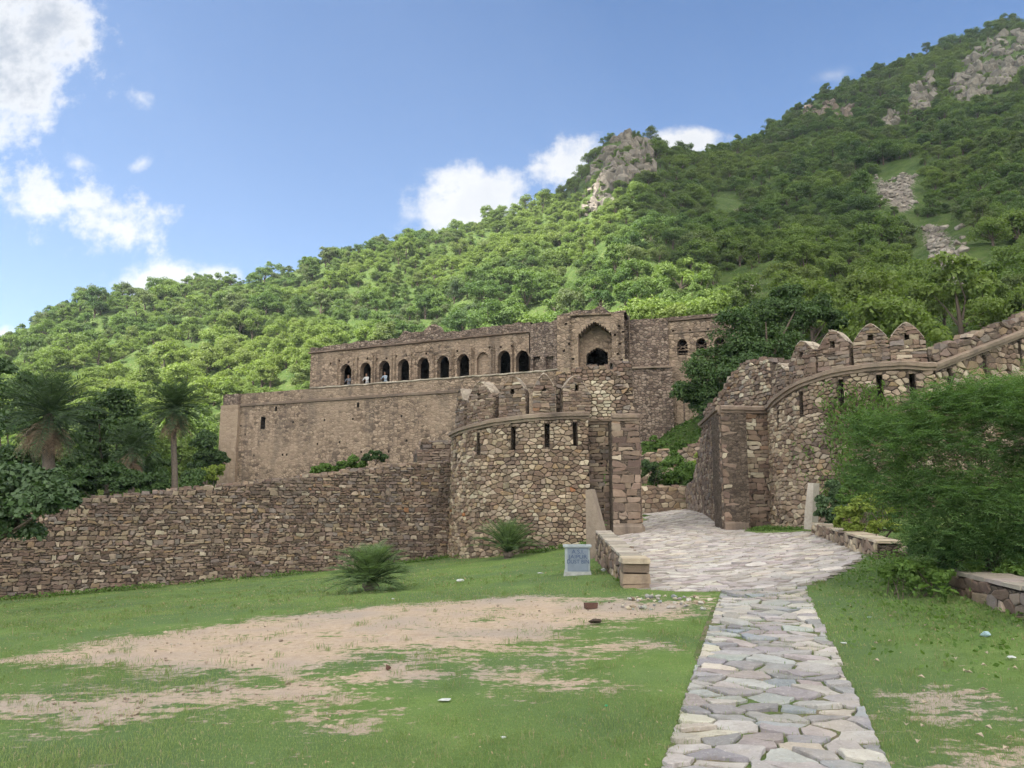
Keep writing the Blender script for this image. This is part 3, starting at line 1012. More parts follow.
# ------------------------------------------------------------------ fort walls
def wall_with_stones(name, fmap, s0, s1, bot, top, thick, sx, sz, seed, pal, parent=None, holes=(), palf=None, jit=0.3, drop=0.12, gap=0.012, depth=0.055, zfrom=None, ds=0.4, mats=None, top_stones=True, cj=0.22, tops=1.0):
    rng = random.Random(seed)
    mb = MB()
    botf = bot if callable(bot) else (lambda s: bot)
    topf = top if callable(top) else (lambda s: top)
    ssamp = np.linspace(s0, s1, 40)
    z0 = min(botf(s) for s in ssamp) if zfrom is None else zfrom
    z1 = max(topf(s) for s in ssamp)

    def ok(s, z):
        if not (s0 - 0.02 < s < s1 + 0.02): return False
        if z > topf(min(max(s, s0), s1)) - sz * 0.2 or z < botf(min(max(s, s0), s1)) - sz: return False
        for h in holes:
            if h[0] < s < h[1] and h[2] < z < h[3](min(max(s, h[0]), h[1])): return False
        return True
    polys = courses(s0, s1, z0, z1 + 0.001, sx, sz, cj, rng, ok) if jit < 0.2 else cells(s0, s1, z0, z1 + 0.001, sx, sz, jit, rng, drop, ok)
    for h in holes:
        hz1 = h[3](0.5 * (h[0] + h[1]))
        np_ = []
        for pl in polys:
            sx_ = [p[0] for p in pl]; sz_ = [p[1] for p in pl]
            if max(sx_) > h[0] and min(sx_) < h[1] and max(sz_) > h[2] and min(sz_) < hz1:
                cx_ = sum(sx_) / len(pl); cz_ = sum(sz_) / len(pl)
                if cz_ > hz1: pl = clip_half(pl, 0, -1, -hz1)
                elif cz_ < h[2]: pl = clip_half(pl, 0, 1, h[2])
                elif cx_ < 0.5 * (h[0] + h[1]): pl = clip_half(pl, 1, 0, h[0])
                else: pl = clip_half(pl, -1, 0, -h[1])
            if len(pl) >= 3: np_.append(pl)
        polys = np_
    add_stones(mb, fmap, polys, pal, rng, gap, depth, 0.04, 0, palf)
    slab(mb, fmap, s0, s1, bot, lambda s: topf(s) - 0.03, thick, holes, ds, 1)
    if top_stones:                              # loose course along the top
        s = s0 + 0.1
        while s < s1 - 0.05:
            L_ = sx * rng.uniform(0.8, 1.7)
            for d in np.arange(-0.06, -thick + 0.05, -0.24):
                a = fmap(np.array([s]), np.array([topf(s)]), np.array([d - 0.1]))[0]
                b = fmap(np.array([s + 0.1]), np.array([topf(s)]), np.array([d - 0.1]))[0]
                rz = math.atan2(b[1] - a[1], b[0] - a[0]) + rng.uniform(-0.15, 0.15) * tops
                mb.box((a[0], a[1], a[2] + rng.uniform(-0.05, 0.03) * tops), (L_ * 0.95, 0.23, rng.uniform(0.10, 0.2) * (0.5 + 0.5 * tops)), rz, 0, pick(pal, rng), 0.82, 0.018, rng)
            s += L_
    return mb.build(name, [M['stone'], M['mortar']] if mats is None else mats, parent)


# --- long rubble wall on the left
LW0, LW1 = (-30.0, 16.1), (-1.75, 28.75)
lm = line_map(LW0, LW1)


def s_of(fm, u, v):
    """distance along a straight wall at which the sight line of a surveyed point meets it"""
    k = xr(u, v)
    p, d = fm.p0, fm.d
    return (k * p[1] - p[0]) / (d[0] - k * d[1])


def pt_of(fm, u, v):
    s = s_of(fm, u, v)
    Y = fm.p0[1] + s * fm.d[1]
    return s, EYE + tan_el(u, v) * Y


_tops = [pt_of(lm, *p) for p in ((0, 507), (60, 501), (100, 497), (150, 492), (222, 485), (290, 478), (330, 473), (384, 467.5), (388, 466), (417, 463.5), (452, 461))]
_ts, _tz = [a for a, _ in _tops], [b for _, b in _tops]
lw_top = ragged(lambda s: float(np.interp(s, _ts, _tz)) - 0.02, random.Random(5), 0.022, 0.5)


def lm_gz(s):
    p = lm.p0 + s * lm.d
    return float(gz(p[0], p[1])) - 0.3


lw = thing('rubble_wall', (-10, 25, -1.0), 'long low rubble stone wall running across the grass from the left edge to the round bastion', 'stone wall')
wall_with_stones('wall_face', lm, 12.0, lm.L - 0.05, lm_gz, lw_top, 0.7, 0.175, 0.112, 21, PAL_RUBBLE, lw, gap=0.011, depth=0.045, jit=0.15, cj=0.33, tops=0.5)
wall_with_stones('wall_face', lm, 0.0, 12.0, lm_gz, lw_top, 0.7, 0.4, 0.26, 22, PAL_RUBBLE, lw, gap=0.013, depth=0.05)


ws = thing('wall_stub', (-3.2, 30, 2.0), 'ruined stepped masonry block behind the rubble wall beside the left bastion', 'ruined masonry')
wsm = line_map(tuple(at(417, 450, 30.2)[:2]), tuple(at(462, 450, 30.6)[:2]))
wall_with_stones('wall_face', wsm, 0, wsm.L, 1.5, EYE + tan_el(437, 452) * 30.4, 1.2, 0.26, 0.12, 23, PAL_DRESSED, ws, jit=0.15, gap=0.009, depth=0.04)
wsb = lambda s, z, d: wsm(s, z, np.asarray(d) - 0.25)
wall_with_stones('wall_face', wsb, 0.25, wsm.L, EYE + tan_el(437, 452) * 30.4, EYE + tan_el(437, 441) * 30.4, 0.9, 0.26, 0.12, 24, PAL_RUBBLE, ws, jit=0.15, gap=0.009, depth=0.04)


# --- round bastions
def merlon(parent, fmap, s0, s1, zb, h, thick, seed, pal, point=0.0, broken=0.0, hole=True, label=None):
    rng = random.Random(seed)
    mid, hw = (s0 + s1) / 2, (s1 - s0) / 2
    zbf = zb if callable(zb) else (lambda s: zb)

    def top(s):
        t = min(1.0, abs(s - mid) / hw)
        prof = 1.0 - 0.44 * max(0.0, t - 0.03) ** 1.45
        z = zbf(s) + h * prof
        if broken: z -= broken * h * max(0.0, ((s - mid) / hw) * 0.8 + 0.2 + 0.2 * math.sin(s * 17))
        return z
    zc = zbf(mid)
    hl = [(mid - 0.075, mid + 0.075, zc + h * 0.55, (lambda s: zc + h * 0.55 + 0.2), 0.32, 0.2)] if hole else []
    mb = MB()

    def ok(s, z):
        if not (s0 < s < s1): return False
        for a in hl:
            if a[0] - 0.04 < s < a[1] + 0.04 and a[2] - 0.03 < z < a[3](s) + 0.03: return False
        return z < top(s) + 0.03
    polys = courses(s0, s1, min(zbf(s0), zbf(s1)) - 0.02, zc + h + 0.05, 0.24, 0.115, 0.25, rng, ok)
    cut = []
    for pl in polys:
        sc_ = sum(q_[0] for q_ in pl) / len(pl)
        m_ = (top(sc_ + 0.02) - top(sc_ - 0.02)) / 0.04
        pl = clip_half(pl, -m_, 1.0, top(sc_) - m_ * sc_ - 0.012)
        if len(pl) >= 3: cut.append(pl)
    add_stones(mb, fmap, cut, pal, rng, 0.008, 0.035, 0.03, 0)
    slab(mb, fmap, s0, s1, zbf, top, thick, hl, 0.09, 2)
    # weathered lime cap on the rounded top
    n = 9
    S = np.linspace(s0 + hw * 0.12, s1 - hw * 0.12, n)
    V, Fc = [], []
    for s in S:
        for d, dz in ((0.035, -0.03), (0.02, 0.035), (-thick - 0.02, 0.035), (-thick - 0.035, -0.03)):
            V.append((s, top(s) + dz * 0.5 + rng.uniform(-0.012, 0.012), d - 0.012 if d > 0 else d))
    V = np.array(V); P = fmap(V[:, 0], V[:, 1], V[:, 2])
    for i in range(n - 1):
        for j in range(4):
            Fc.append((i * 4 + j, (i + 1) * 4 + j, (i + 1) * 4 + (j + 1) % 4, i * 4 + (j + 1) % 4))
    Fc += [(0, 1, 2, 3), tuple((n - 1) * 4 + j for j in (3, 2, 1, 0))]
    mb.add(P, Fc, 3)
    o = mb.build('merlon', [M['stone'], M['mortar'], M['backwall'], M['cap']], parent)
    if label: o['label'] = label
    return o


M['backwall'] = masonry_mat('coursed_backing', 0.24, 0.12, (0.22, 0.16, 0.128), (0.12, 0.085, 0.07), (0.36, 0.285, 0.225), (0.09, 0.068, 0.055), 0.0, 0.7)
M['cap'] = masonry_mat('lime_cap', 0.3, 0.2, (0.34, 0.28, 0.23), (0.22, 0.175, 0.145), (0.46, 0.40, 0.34), (0.2, 0.16, 0.13), 0.5, 0.5)


def bastion(label, cx, cy, Rd, th_a, th_b, zb, zc0, slope_fn, slits, merlons, seed, pal, name='round_bastion'):
    """th_a..th_b: the arc that is built (radians, counter-clockwise)"""
    L = Rd * (th_b - th_a)
    fm = arc_map(cx, cy, Rd, th_a, 1, 0.02, zc0)
    root = thing(name, (cx, cy, zb), label, 'bastion')
    ctop = lambda s: slope_fn(th_a + s / Rd)
    holes = []
    for th in slits:
        s = (th - th_a) * Rd; z1 = ctop(s) - 0.22
        holes.append((s - 0.075, s + 0.075, z1 - 0.85, (lambda q, z1=z1: z1), 0.45, 0.2))
    wall_with_stones('tower_wall', fm, 0, L, zb, lambda s: ctop(s) - 0.18, 1.2, 0.19, 0.118, seed, pal, root, holes, jit=0.3, drop=0.19, gap=0.011, depth=0.05, ds=0.25, top_stones=False)
    mb = MB(); rng = random.Random(seed + 1)
    sweep(mb, fm, 0, L, ctop, CORNICE, 0.22, 0, (0.25, 0.19, 0.155), rng, 0.008)
    mb.build('cornice', [M['moulding']], root)
    # wall walk behind the merlons
    mw = MB()
    slab(mw, fm, 0, L, lambda s: ctop(s) - 0.3, lambda s: ctop(s) + 0.03, 1.15, (), 0.25, 0)
    V = np.array([(cx, cy)] + [tuple(fm(np.array([s]), np.array([0.0]), np.array([-1.1]))[0][:2]) for s in np.linspace(0, L, 24)])
    mw.add([(x, y, slope_fn(th_a) - 0.35) for x, y in V], [(0, i, i + 1) for i in range(1, len(V) - 1)], 0)
    mw.build('wall_walk', [M['backwall']], root)
    for i, (ta, tb, h, br) in enumerate(merlons):
        sa, sb = (ta - th_a) * Rd, (tb - th_a) * Rd
        merlon(root, fm, min(sa, sb), max(sa, sb), lambda s: ctop(s) + 0.03, h, 0.5, seed + 10 + i, PAL_RUBBLE, broken=br)
    return root, fm


def az_on(cx, cy, Rd, u, v):
    """angle round a tower at which the sight line of a surveyed point meets its near side"""
    k = xr(u, v)
    # points (k*Y, Y)
    A = 1 + k * k; B = -2 * (k * cx + cy); Cc = cx * cx + cy * cy - Rd * Rd
    disc = B * B - 4 * A * Cc
    if disc < 0:
        Y = -B / (2 * A)
    else:
        Y = (-B - math.sqrt(disc)) / (2 * A)
    return math.atan2(Y - cy, k * Y - cx) % (2 * math.pi)


# left bastion
BL = (1.32, 29.0, 3.48)
thL = [az_on(*BL, u, v) for u, v in ((466, 405), (495, 395), (497, 395), (528, 395), (530, 395), (558, 392), (560, 392), (587, 392))]
def ring_heights(tower, pts_):
    out = []
    for u, v in pts_:
        th = az_on(*tower, u, v)
        yv = tower[1] + tower[2] * math.sin(th)
        out.append((th, EYE + tan_el(u, v) * yv))
    out.sort()
    return lambda th: float(np.interp(th, [a for a, _ in out], [b for _, b in out]))


bl_cor = ring_heights(BL, ((455, 432), (470, 426), (490, 421), (520, 416.5), (560, 413.5), (587, 413)))
slL = [az_on(*BL, u, 430) for u in (457, 479, 513.5, 547, 575)]
gl = [(az_on(*BL, 455.5, 410), thL[0] - 0.02), (thL[0] + 0.0, thL[1]), (thL[2], thL[3]), (thL[4], thL[5]), (thL[6], thL[7] + 0.06)]
mer = [(min(a, b) + 0.022, max(a, b) - 0.022, h, br) for (a, b), h, br in zip(gl, (1.42, 1.42, 1.36, 1.34, 1.28), (0.0, 0.0, 0.0, 0.0, 0.15))]
bastion('round stone bastion with five pointed merlons on the left of the gate path', *BL, math.pi * 0.75, az_on(*BL, 588, 420), -0.7, 4.4, bl_cor, slL, mer, 31, PAL_BASTION)

# right bastion
BR = (11.94, 24.88, 3.59)
br_cor = ring_heights(BR, ((772, 404), (785, 391), (800, 381.5), (830, 371), (870, 364.5), (900, 362.5), (930, 364)))
slR = [az_on(*BR, u, 390) for u in (801, 841, 880, 913)] + [az_on(*BR, 778, 400)]
gr = [(az_on(*BR, a, 365), az_on(*BR, b, 365)) for a, b in ((788, 817), (817, 851), (853, 892), (890, 929))]
mer = [(min(a, b) + 0.006, max(a, b) - 0.006, h, br) for (a, b), h, br in zip(gr, (1.18, 1.16, 1.14, 1.12), (0, 0, 0, 0))]
a0 = az_on(*BR, 772, 390); a1 = min(gr[0])
mer.append((min(a0, a1) + 0.02, max(a0, a1) - 0.04, 1.0, 0.0))
bastion('round stone bastion with pointed merlons rising behind the bushes right of the gate', *BR, math.pi * 0.72, az_on(*BR, 935, 365), 0.3, 4.9, br_cor, slR, mer, 61, PAL_BASTION)

# --- left gate pier: recessed wall, pilaster, plinth, cornice, rough upper wall
def pier_face(root, name, p0, p1, zb, zt, seed, pal, sx, sz, thick, palf=None, jit=0.16, batter=0):
    fm = line_map(p0, p1)
    return wall_with_stones(name, fm, 0, fm.L, zb, zt, thick, sx, sz, seed, pal, root, palf=palf, jit=jit, drop=0.08, gap=0.007, depth=0.03, top_stones=False,
                            mats=[M['dressed'], M['mortar']]), fm


def mould(root, name, segs, prof, col, seed):
    mb = MB(); rng = random.Random(seed)
    for fm, z in segs:
        sweep(mb, fm, 0.0, fm.L, (lambda s, z=z: z), prof, 0.3, 0, col, rng, 0.006)
    return mb.build(name, [M['moulding']], root)


def xy(u, v, Y):
    return tuple(at(u, v, Y)[:2])


gpl = thing('gate_pier', (3.5, 25.6, 0.5), 'tall dressed stone gate pier left of the gateway with rubble heaped wall above its cornice', 'gate pier')
ZL = 4.33
_, f1 = pier_face(gpl, 'curtain_wall', (xy(578, 470, 26.35)), (xy(612.5, 470, 26.15)), -0.2, ZL - 0.16, 71, PAL_DRESSED, 0.27, 0.15, 1.3,
                  palf=lambda s, z: PAL_RUBBLE)
_, f2 = pier_face(gpl, 'pilaster', (xy(612, 470, 25.35)), (xy(640.5, 470, 25.35)), 0.86, ZL - 0.14, 72, PAL_DRESSED, 0.34, 0.21, 1.6)
f3 = line_map(f2(np.array([f2.L]), np.array([0]), np.array([0.0]))[0], f2(np.array([f2.L]), np.array([0]), np.array([-1.6]))[0])
wall_with_stones('side_face', f3, 0, f3.L, 0.86, ZL - 0.14, 0.25, 0.36, 0.2, 73, PAL_DRESSED, gpl, jit=0.16, gap=0.007, depth=0.03, top_stones=False, mats=[M['dressed'], M['mortar']])
mould(gpl, 'cornice', [(f1, ZL - 0.03), (f2, ZL), (f3, ZL)], CORNICE, (0.23, 0.17, 0.14), 74)
PLINTH = [(0.0, 0.0), (0.10, 0.0), (0.11, 0.24), (0.06, 0.30), (0.05, 0.34), (0.0, 0.36), (-0.1, 0.36), (-0.1, 0.0)]
mould(gpl, 'plinth', [(f2, 0.52), (f3, 0.52)], PLINTH, (0.24, 0.19, 0.16), 75)
mbp = MB(); slab(mbp, f2, 0.0, f2.L, 0.2, 0.9, 1.55, (), 0.5, 0); mbp.build('plinth_core', [M['mortar']], gpl)
f4 = line_map(xy(556, 380, 26.3), xy(634, 380, 25.9))
_q = [pt_of(f4, *p) for p in ((556, 375), (570, 371), (585, 369), (598, 367), (609, 366), (612, 372), (622, 380), (633, 402))]
ut = lambda s: float(np.interp(s, [a for a, _ in _q], [b for _, b in _q]))
wall_with_stones('upper_wall', f4, 0, f4.L, ZL - 0.1, ragged(lambda s: ut(s) + 0.05, random.Random(3), 0.06, 0.3), 1.0, 0.19, 0.115, 76, PAL_RUBBLE, gpl, palf=lambda s, z: PAL_PALE if (0.75 < s < 1.95 and z < 5.55) else PAL_RUBBLE, drop=0.14)
mb = MB(); f5 = line_map(xy(613, 380, 27.2), xy(632.5, 380, 27.2))
for k in (0,):
    pass
wall_with_stones('upper_wall', f5, 0, f5.L, ZL - 0.1, lambda s: EYE + tan_el(622, 361) * 27.2, 0.8, 0.22, 0.13, 77, PAL_RUBBLE, gpl)

# --- right gate pier with the wall that runs back along the passage
gpr = thing('gate_pier', (7.2, 25.6, 0.6), 'broken stone gate pier right of the gateway with crumbling top against the round bastion', 'gate pier')
ZR = EYE + tan_el(735, 407) * 25.4
pA, pB = xy(722, 460, 25.4), xy(745, 460, 25.4)
pC = xy(772, 460, 25.75)
pBk = xy(702.5, 440, 31.0)
_, g1 = pier_face(gpr, 'pilaster', pA, pB, 0.45, ZR - 0.16, 81, PAL_DRESSED, 0.33, 0.2, 1.2)
_, g2 = pier_face(gpr, 'curtain_wall', (pB[0] - 0.02, pB[1] + 0.3), (pC[0], pC[1] + 0.1), 0.45, ZR - 0.16, 82, PAL_DRESSED, 0.29, 0.17, 1.2,
                  palf=lambda s, z: PAL_PALE if (0.05 < s < 0.75 and 2.3 < z < 4.2) else PAL_DRESSED)
g3 = line_map(pBk, pA)
wall_with_stones('side_face', g3, 0, g3.L, 0.5, ZR - 0.16, 0.8, 0.21, 0.135, 83, PAL_RUBBLE, gpr, jit=0.25, gap=0.01, depth=0.04, top_stones=False)
mould(gpr, 'cornice', [(g3, ZR), (g1, ZR), (g2, ZR + 0.02)], CORNICE, (0.24, 0.18, 0.15), 84)
mould(gpr, 'plinth', [(g1, 0.58)], [(0.0, 0.0), (0.14, 0.0), (0.14, 0.3), (0.05, 0.34), (-0.1, 0.34), (-0.1, 0.0)], (0.25, 0.19, 0.16), 85)
g4 = line_map(xy(703, 400, 29.5), xy(772, 400, 25.95))
_q = [pt_of(g4, *p) for p in ((703, 409), (712, 402), (718, 394), (727, 380), (735, 369), (742, 361), (750, 360), (766, 358), (772, 357))]
wall_with_stones('upper_wall', g4, 0, g4.L, ZR - 0.1, ragged(lambda s: float(np.interp(s, [a for a, _ in _q], [b for _, b in _q])) - 0.05, random.Random(8), 0.07, 0.25), 1.0, 0.19, 0.12, 86, PAL_RUBBLE, gpr,
                 palf=lambda s, z: PAL_PALE if (z > 5.2 and s > g4.L * 0.55 and math.sin(s * 9 + z * 5) > 0.2) else PAL_RUBBLE, drop=0.14)
# lower passage wall beyond the pier and inner wall closing the lane
pw = thing('passage_wall', (7.8, 34, 0.9), 'low rubble wall along the right side of the paved lane inside the gateway', 'stone wall')
h1 = line_map((8.35, 38.2), (pBk[0] + 0.02, pBk[1] + 0.05))
wall_with_stones('wall_face', h1, 0, h1.L, 0.7, lambda s: float(np.interp(s, [0, h1.L * 0.45, h1.L], [2.25, 2.5, 4.2])), 0.6, 0.28, 0.18, 91, PAL_RUBBLE, pw, gap=0.01, depth=0.04)
iw = thing('inner_wall', (6.5, 38.4, 1.0), 'low rubble wall closing the far end of the paved lane below the green bank', 'stone wall')
h2 = line_map((3.0, 38.6), (8.5, 38.3))
wall_with_stones('wall_face', h2, 0, h2.L, 0.6, EYE + tan_el(665, 487) * 38.4, 0.6, 0.3, 0.19, 92, PAL_BASTION, iw, gap=0.01, depth=0.04)

# --- curtain wall climbing to the right
cw = thing('curtain_wall', (14, 23, 1.5), 'stepped fort curtain wall climbing the slope to the right edge above the bushes', 'stone wall')
c0 = (11.55, 21.75); cEnd = (26.0, 28.0)
cm = line_map(c0, cEnd)
cz = [pt_of(cm, *p) for p in ((931, 366), (960, 354), (1000, 339), (1024, 330))]
sl = (cz[3][1] - cz[0][1]) / (cz[3][0] - cz[0][0])
ccor = lambda s: cz[0][1] + (s - cz[0][0]) * sl
hol = []
for u, v in ((949, 372), (984, 358), (1019, 344)):
    s = s_of(cm, u, v)
    hol.append((s - 0.075, s + 0.075, ccor(s) - 0.95, (lambda q, z=ccor(s) - 0.26: z), 0.45, 0.2))
for k in range(1, 6):
    s = s_of(cm, 1019, 344) + k * 1.3
    hol.append((s - 0.075, s + 0.075, ccor(s) - 0.95, (lambda q, z=ccor(s) - 0.26: z), 0.45, 0.2))
wall_with_stones('wall_face', cm, 0.0, cm.L, 0.8, lambda s: ccor(s) - 0.18, 0.9, 0.27, 0.18, 95, PAL_BASTION, cw, holes=[h for h in hol if h[1] < cm.L], top_stones=False, depth=0.05)
mb = MB(); sweep(mb, cm, -0.2, cm.L, ccor, CORNICE, 0.4, 0, (0.25, 0.19, 0.155), random.Random(4), 0.008); mb.build('cornice', [M['moulding']], cw)
cpar = ragged(lambda s: ccor(s) + 0.38, random.Random(9), 0.09, 0.4)
fmb = lambda s, z, d: cm(s, z, np.asarray(d) - 0.02)
wall_with_stones('parapet', fmb, 0.25, cm.L, ccor, cpar, 0.5, 0.3, 0.17, 96, PAL_RUBBLE, cw)

# ------------------------------------------------------------------ hill
CLEAR = [([(706, 200), (722, 190), (742, 200), (738, 222), (712, 222)], 'grass'), ([(876, 178), (890, 184), (902, 174), (914, 176), (910, 190), (914, 204), (900, 212), (890, 204), (880, 200)], 'scree'),
         ([(924, 226), (940, 230), (948, 238), (956, 252), (962, 266), (954, 284), (944, 272), (934, 268), (930, 250)], 'scree'), ([(742, 280), (758, 276), (752, 300), (735, 306)], 'scree'), ([(888, 165), (925, 160), (920, 178), (885, 180)], 'grass'),
         ([(935, 288), (985, 276), (1024, 300), (1000, 318), (900, 332), (925, 305)], 'grass'),          ([(735, 210), (746, 208), (748, 218), (736, 220)], 'scree')]
CLEAR_W = [([tuple(hill_at(*p)[:2]) for p in poly], k) for poly, k in CLEAR]


def hill_material():
    m, t = new_mat('hill_ground')
    pos = t.n('ShaderNodeNewGeometry').outputs['Position']
    s = t.attr('scree').outputs['Fac']
    n1 = t.noise(pos, 0.35, 5, 0.65); n2 = t.noise(pos, 2.2, 5, 0.65); n3 = t.noise(pos, 9.0, 3, 0.6)
    g = t.mix(t.maprange(n1, 0.35, 0.65), (0.055, 0.10, 0.025), (0.11, 0.16, 0.045))
    g = t.mix(t.maprange(n2, 0.55, 0.7, 0.0, 0.7), g, (0.19, 0.16, 0.10))
    r = t.mix(n2, (0.18, 0.15, 0.13), (0.40, 0.35, 0.31))
    r = t.mix(t.maprange(n3, 0.5, 0.68, 0.0, 0.7), r, (0.12, 0.10, 0.09))
    k = t.maprange(t.math('ADD', s, t.math('MULTIPLY', t.math('SUBTRACT', n2, 0.5), 1.6)), 0.4, 0.6, 0, 1, True)
    t.out(t.principled(t.mix(k, g, r), 0.95, t.bump(t.math('ADD', n2, n3), 1.0, 0.4), 0.1))
    return m


M['hill'] = hill_material()
aa = np.linspace(-1.15, 1.2, 300)
yy = np.concatenate([np.arange(32, 60, 1.0), np.arange(60, 350, 2.4), np.arange(350, 700, 25)])
HA, HY = np.meshgrid(aa, yy)
HX = HA * HY
HZ = hz(HX, HY)
HZ = np.maximum(HZ, -30) - np.clip((35 - HY) / 3, 0, 1) * 1.2
scree = np.zeros(HX.shape)
for poly, k in CLEAR_W:
    if k == 'scree': scree = np.maximum(scree, np.clip(poly_sd(HX, HY, poly) / 4.0 + 0.5, 0, 1))
nr_, nc_ = HX.shape
idx = np.arange(nr_ * nc_).reshape(nr_, nc_)
q = np.stack([idx[:-1, :-1], idx[:-1, 1:], idx[1:, 1:], idx[1:, :-1]], -1).reshape(-1, 4)
me = np_mesh('hill', np.stack([HX, HY, HZ], -1), q.ravel(), np.arange(len(q)) * 4, [M['hill']], smooth=True)
at_ = me.attributes.new('scree', 'FLOAT', 'POINT'); at_.data.foreach_set('value', scree.ravel().astype(np.float32))
tag(link('hill', me), kind='structure')
# plain beyond and around, so that the ground reaches the horizon
mb = MB()
n_ = 48
outer = [(2500 * math.cos(2 * math.pi * i / n_), 2500 * math.sin(2 * math.pi * i / n_), -3.5) for i in range(n_)]
mb.add([(0, 0, -3.5)] + outer, [(0, 1 + i, 1 + (i + 1) % n_) for i in range(n_)], 0)
o = mb.build('plain_ground', [M['hill']]); tag(o, kind='structure')

# ------------------------------------------------------------------ palace ruin
pal = thing('palace_ruin', (0, 62, 3), 'large ruined brown stone palace with arched windows and gate tower below the hill', 'palace')


def cusped(c, hw, zs, rise, n, amp):
    """pointed arch edged with little lobes"""
    def f(s):
        x = (s - c) / hw
        ax = min(abs(x), 1.0)
        base = zs + rise * (1 - ax ** 1.55)
        ph = ax * n
        lob = abs(math.sin(math.pi * ph))
        return base - amp * (1 - lob) * (0.35 + 0.65 * min(1, ax * 4))
    return f


def arch(c, hw, zs, rise, p=2.0):
    return lambda s: zs + rise * max(0.0, 1 - min(1.0, abs(s - c) / hw) ** p) ** (0.62)


# terrace
tm = line_map(tuple(at(226, 395, 68)[:2]), tuple(at(590, 360, 53.9)[:2]))
ZT = EYE + tan_el(226, 395) * 68.0
mb = MB()
th_ = []
rngp = random.Random(12)
for u, v, w_, h_ in ((263, 423, 0.5, 1.05), (276, 409, 0.22, 0.4), (358, 405, 0.24, 0.4), (265, 481, 0.42, 0.3)):
    s, z = pt_of(tm, u, v)
    th_.append((s - w_ / 2, s + w_ / 2, z - h_ / 2, (lambda q, z=z, h_=h_: z + h_ / 2), 0.6, 0.4))
for k in range(46):                                    # putlog holes
    s = rngp.uniform(1.2, tm.L - 6); z = rngp.choice((5.2, 6.1, 7.0, 7.9)) + rngp.uniform(-0.08, 0.08)
    if any(h[0] - 0.3 < s < h[1] + 0.3 for h in th_): continue
    th_.append((s - 0.08, s + 0.08, z, (lambda q, z=z: z + 0.17), 0.35, 0.3))
slab(mb, tm, 0.0, tm.L, 1.0, ZT - 1.0, 1.2, th_, 0.8, 0, 2)
slab(mb, lambda s, z, d: tm(s, z, np.asarray(d) - 0.03), 1.6, tm.L, ZT - 1.0, lambda s: ZT, 0.7, (), 0.8, 1)
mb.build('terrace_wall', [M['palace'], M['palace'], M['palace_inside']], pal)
mb = MB()
sweep(mb, tm, 1.6, tm.L, lambda s: ZT - 0.98, [(0, -0.14), (0.12, -0.12), (0.14, 0.05), (0, 0.1)], 1.0, 0, (0.19, 0.14, 0.115), rngp, 0.015)
mb.build('string_course', [M['moulding']], pal)
mb = MB()
ragc = ragged(lambda s: 0.0, random.Random(77), 0.05, 0.7)
sweep(mb, tm, s_of(tm, 310, 387), tm.L, lambda s: ZT + ragc(s) * 0.5, [(-0.06, 0.0), (0.06, 0.01), (0.07, 0.1), (-0.75, 0.12), (-0.75, 0.0)], 0.5, 0, (0.3, 0.25, 0.21), rngp, 0.02)
mb.build('coping', [M['pale_coping']], pal)
# corner pier at the left end, with an end wall running back
mb = MB()
cp = lambda s, z, d: tm(s, z, np.asarray(d) + 0.28)
slab(mb, cp, -0.25, 1.75, 0.8, ZT - 0.95, 1.6, (), 0.5, 0)
slab(mb, cp, 0.0, 1.7, ZT - 0.93, ragged(lambda s: ZT - 0.02, random.Random(2), 0.07, 0.3), 1.2, (), 0.5, 1)
mb.build('corner_pier', [M['palace_plaster'], M['palace_rubble']], pal)
em = line_map(tm(np.array([0.0]), 0, np.array([-12.0]))[0], tm(np.array([0.0]), 0, np.array([-0.4]))[0])
mb = MB(); slab(mb, em, 0, em.L, 0.8, ZT - 0.2, 0.8, (), 1.0, 0); mb.build('end_wall', [M['palace']], pal)
mb = MB()
mb.add(np.r_[tm(np.array([0.4, tm.L]), ZT - 0.6, np.array([-0.5, -0.5])), tm(np.array([tm.L, 0.4]), ZT - 0.6, np.array([-14, -14]))], [(0, 1, 2, 3)], 0)
mb.build('terrace_floor', [M['palace_rubble']], pal)

# upper storey with arched windows
bn = -tm.n
um = line_map(tuple(tm.p0 + tm.d * -1.0 + bn * 4.2), tuple(tm.p0 + tm.d * (tm.L + 1) + bn * 4.2))
sU0, zU = pt_of(um, 311, 353)
sU1 = s_of(um, 534, 330)
ZU = zU + 0.02                       # cornice level
WIN = [(341, 351), (361, 370), (379, 389.5), (398, 409), (418, 428.5), (437.5, 448.5), (457.5, 468.5), (477, 489), (498, 510), (518, 527)]
holes = []
wins = []
zsill = ZT + 0.3
for i, (ua, ub) in enumerate(WIN):
    a, b = s_of(um, ua, 370), s_of(um, ub, 370)
    c, hw = (a + b) / 2, 0.56
    v_top = np.interp((ua + ub) / 2, [346, 463, 504], [364, 354, 350.5])
    ztop = EYE + tan_el((ua + ub) / 2, v_top) * (um.p0[1] + c * um.d[1])
    wins.append((c, hw, ztop))
    fz = arch(c, hw, ztop - 0.55, 0.55)
    holes.append((c - hw, c + hw, zsill + (0.6 if i == 7 else 0), fz, 0.25 if i == 7 else None, 0.08))
for k in range(26):
    s = sU0 + 2.2 + k * 0.98; z = ZU - 1.15 + rngp.uniform(-0.1, 0.1)
    if s > sU1 - 1 or any(abs(s - c) < 0.62 and z - 0.05 < zt for c, hw, zt in wins): continue
    if rngp.random() < 0.75: holes.append((s - 0.09, s + 0.09, z, (lambda q, z=z: z + 0.18), 0.3, 0.3))
mb = MB()
rb = MB()
slab(mb, um, sU0, sU1, ZT - 0.8, ZU - 0.05, 0.55, holes, 0.8, 0, 0)
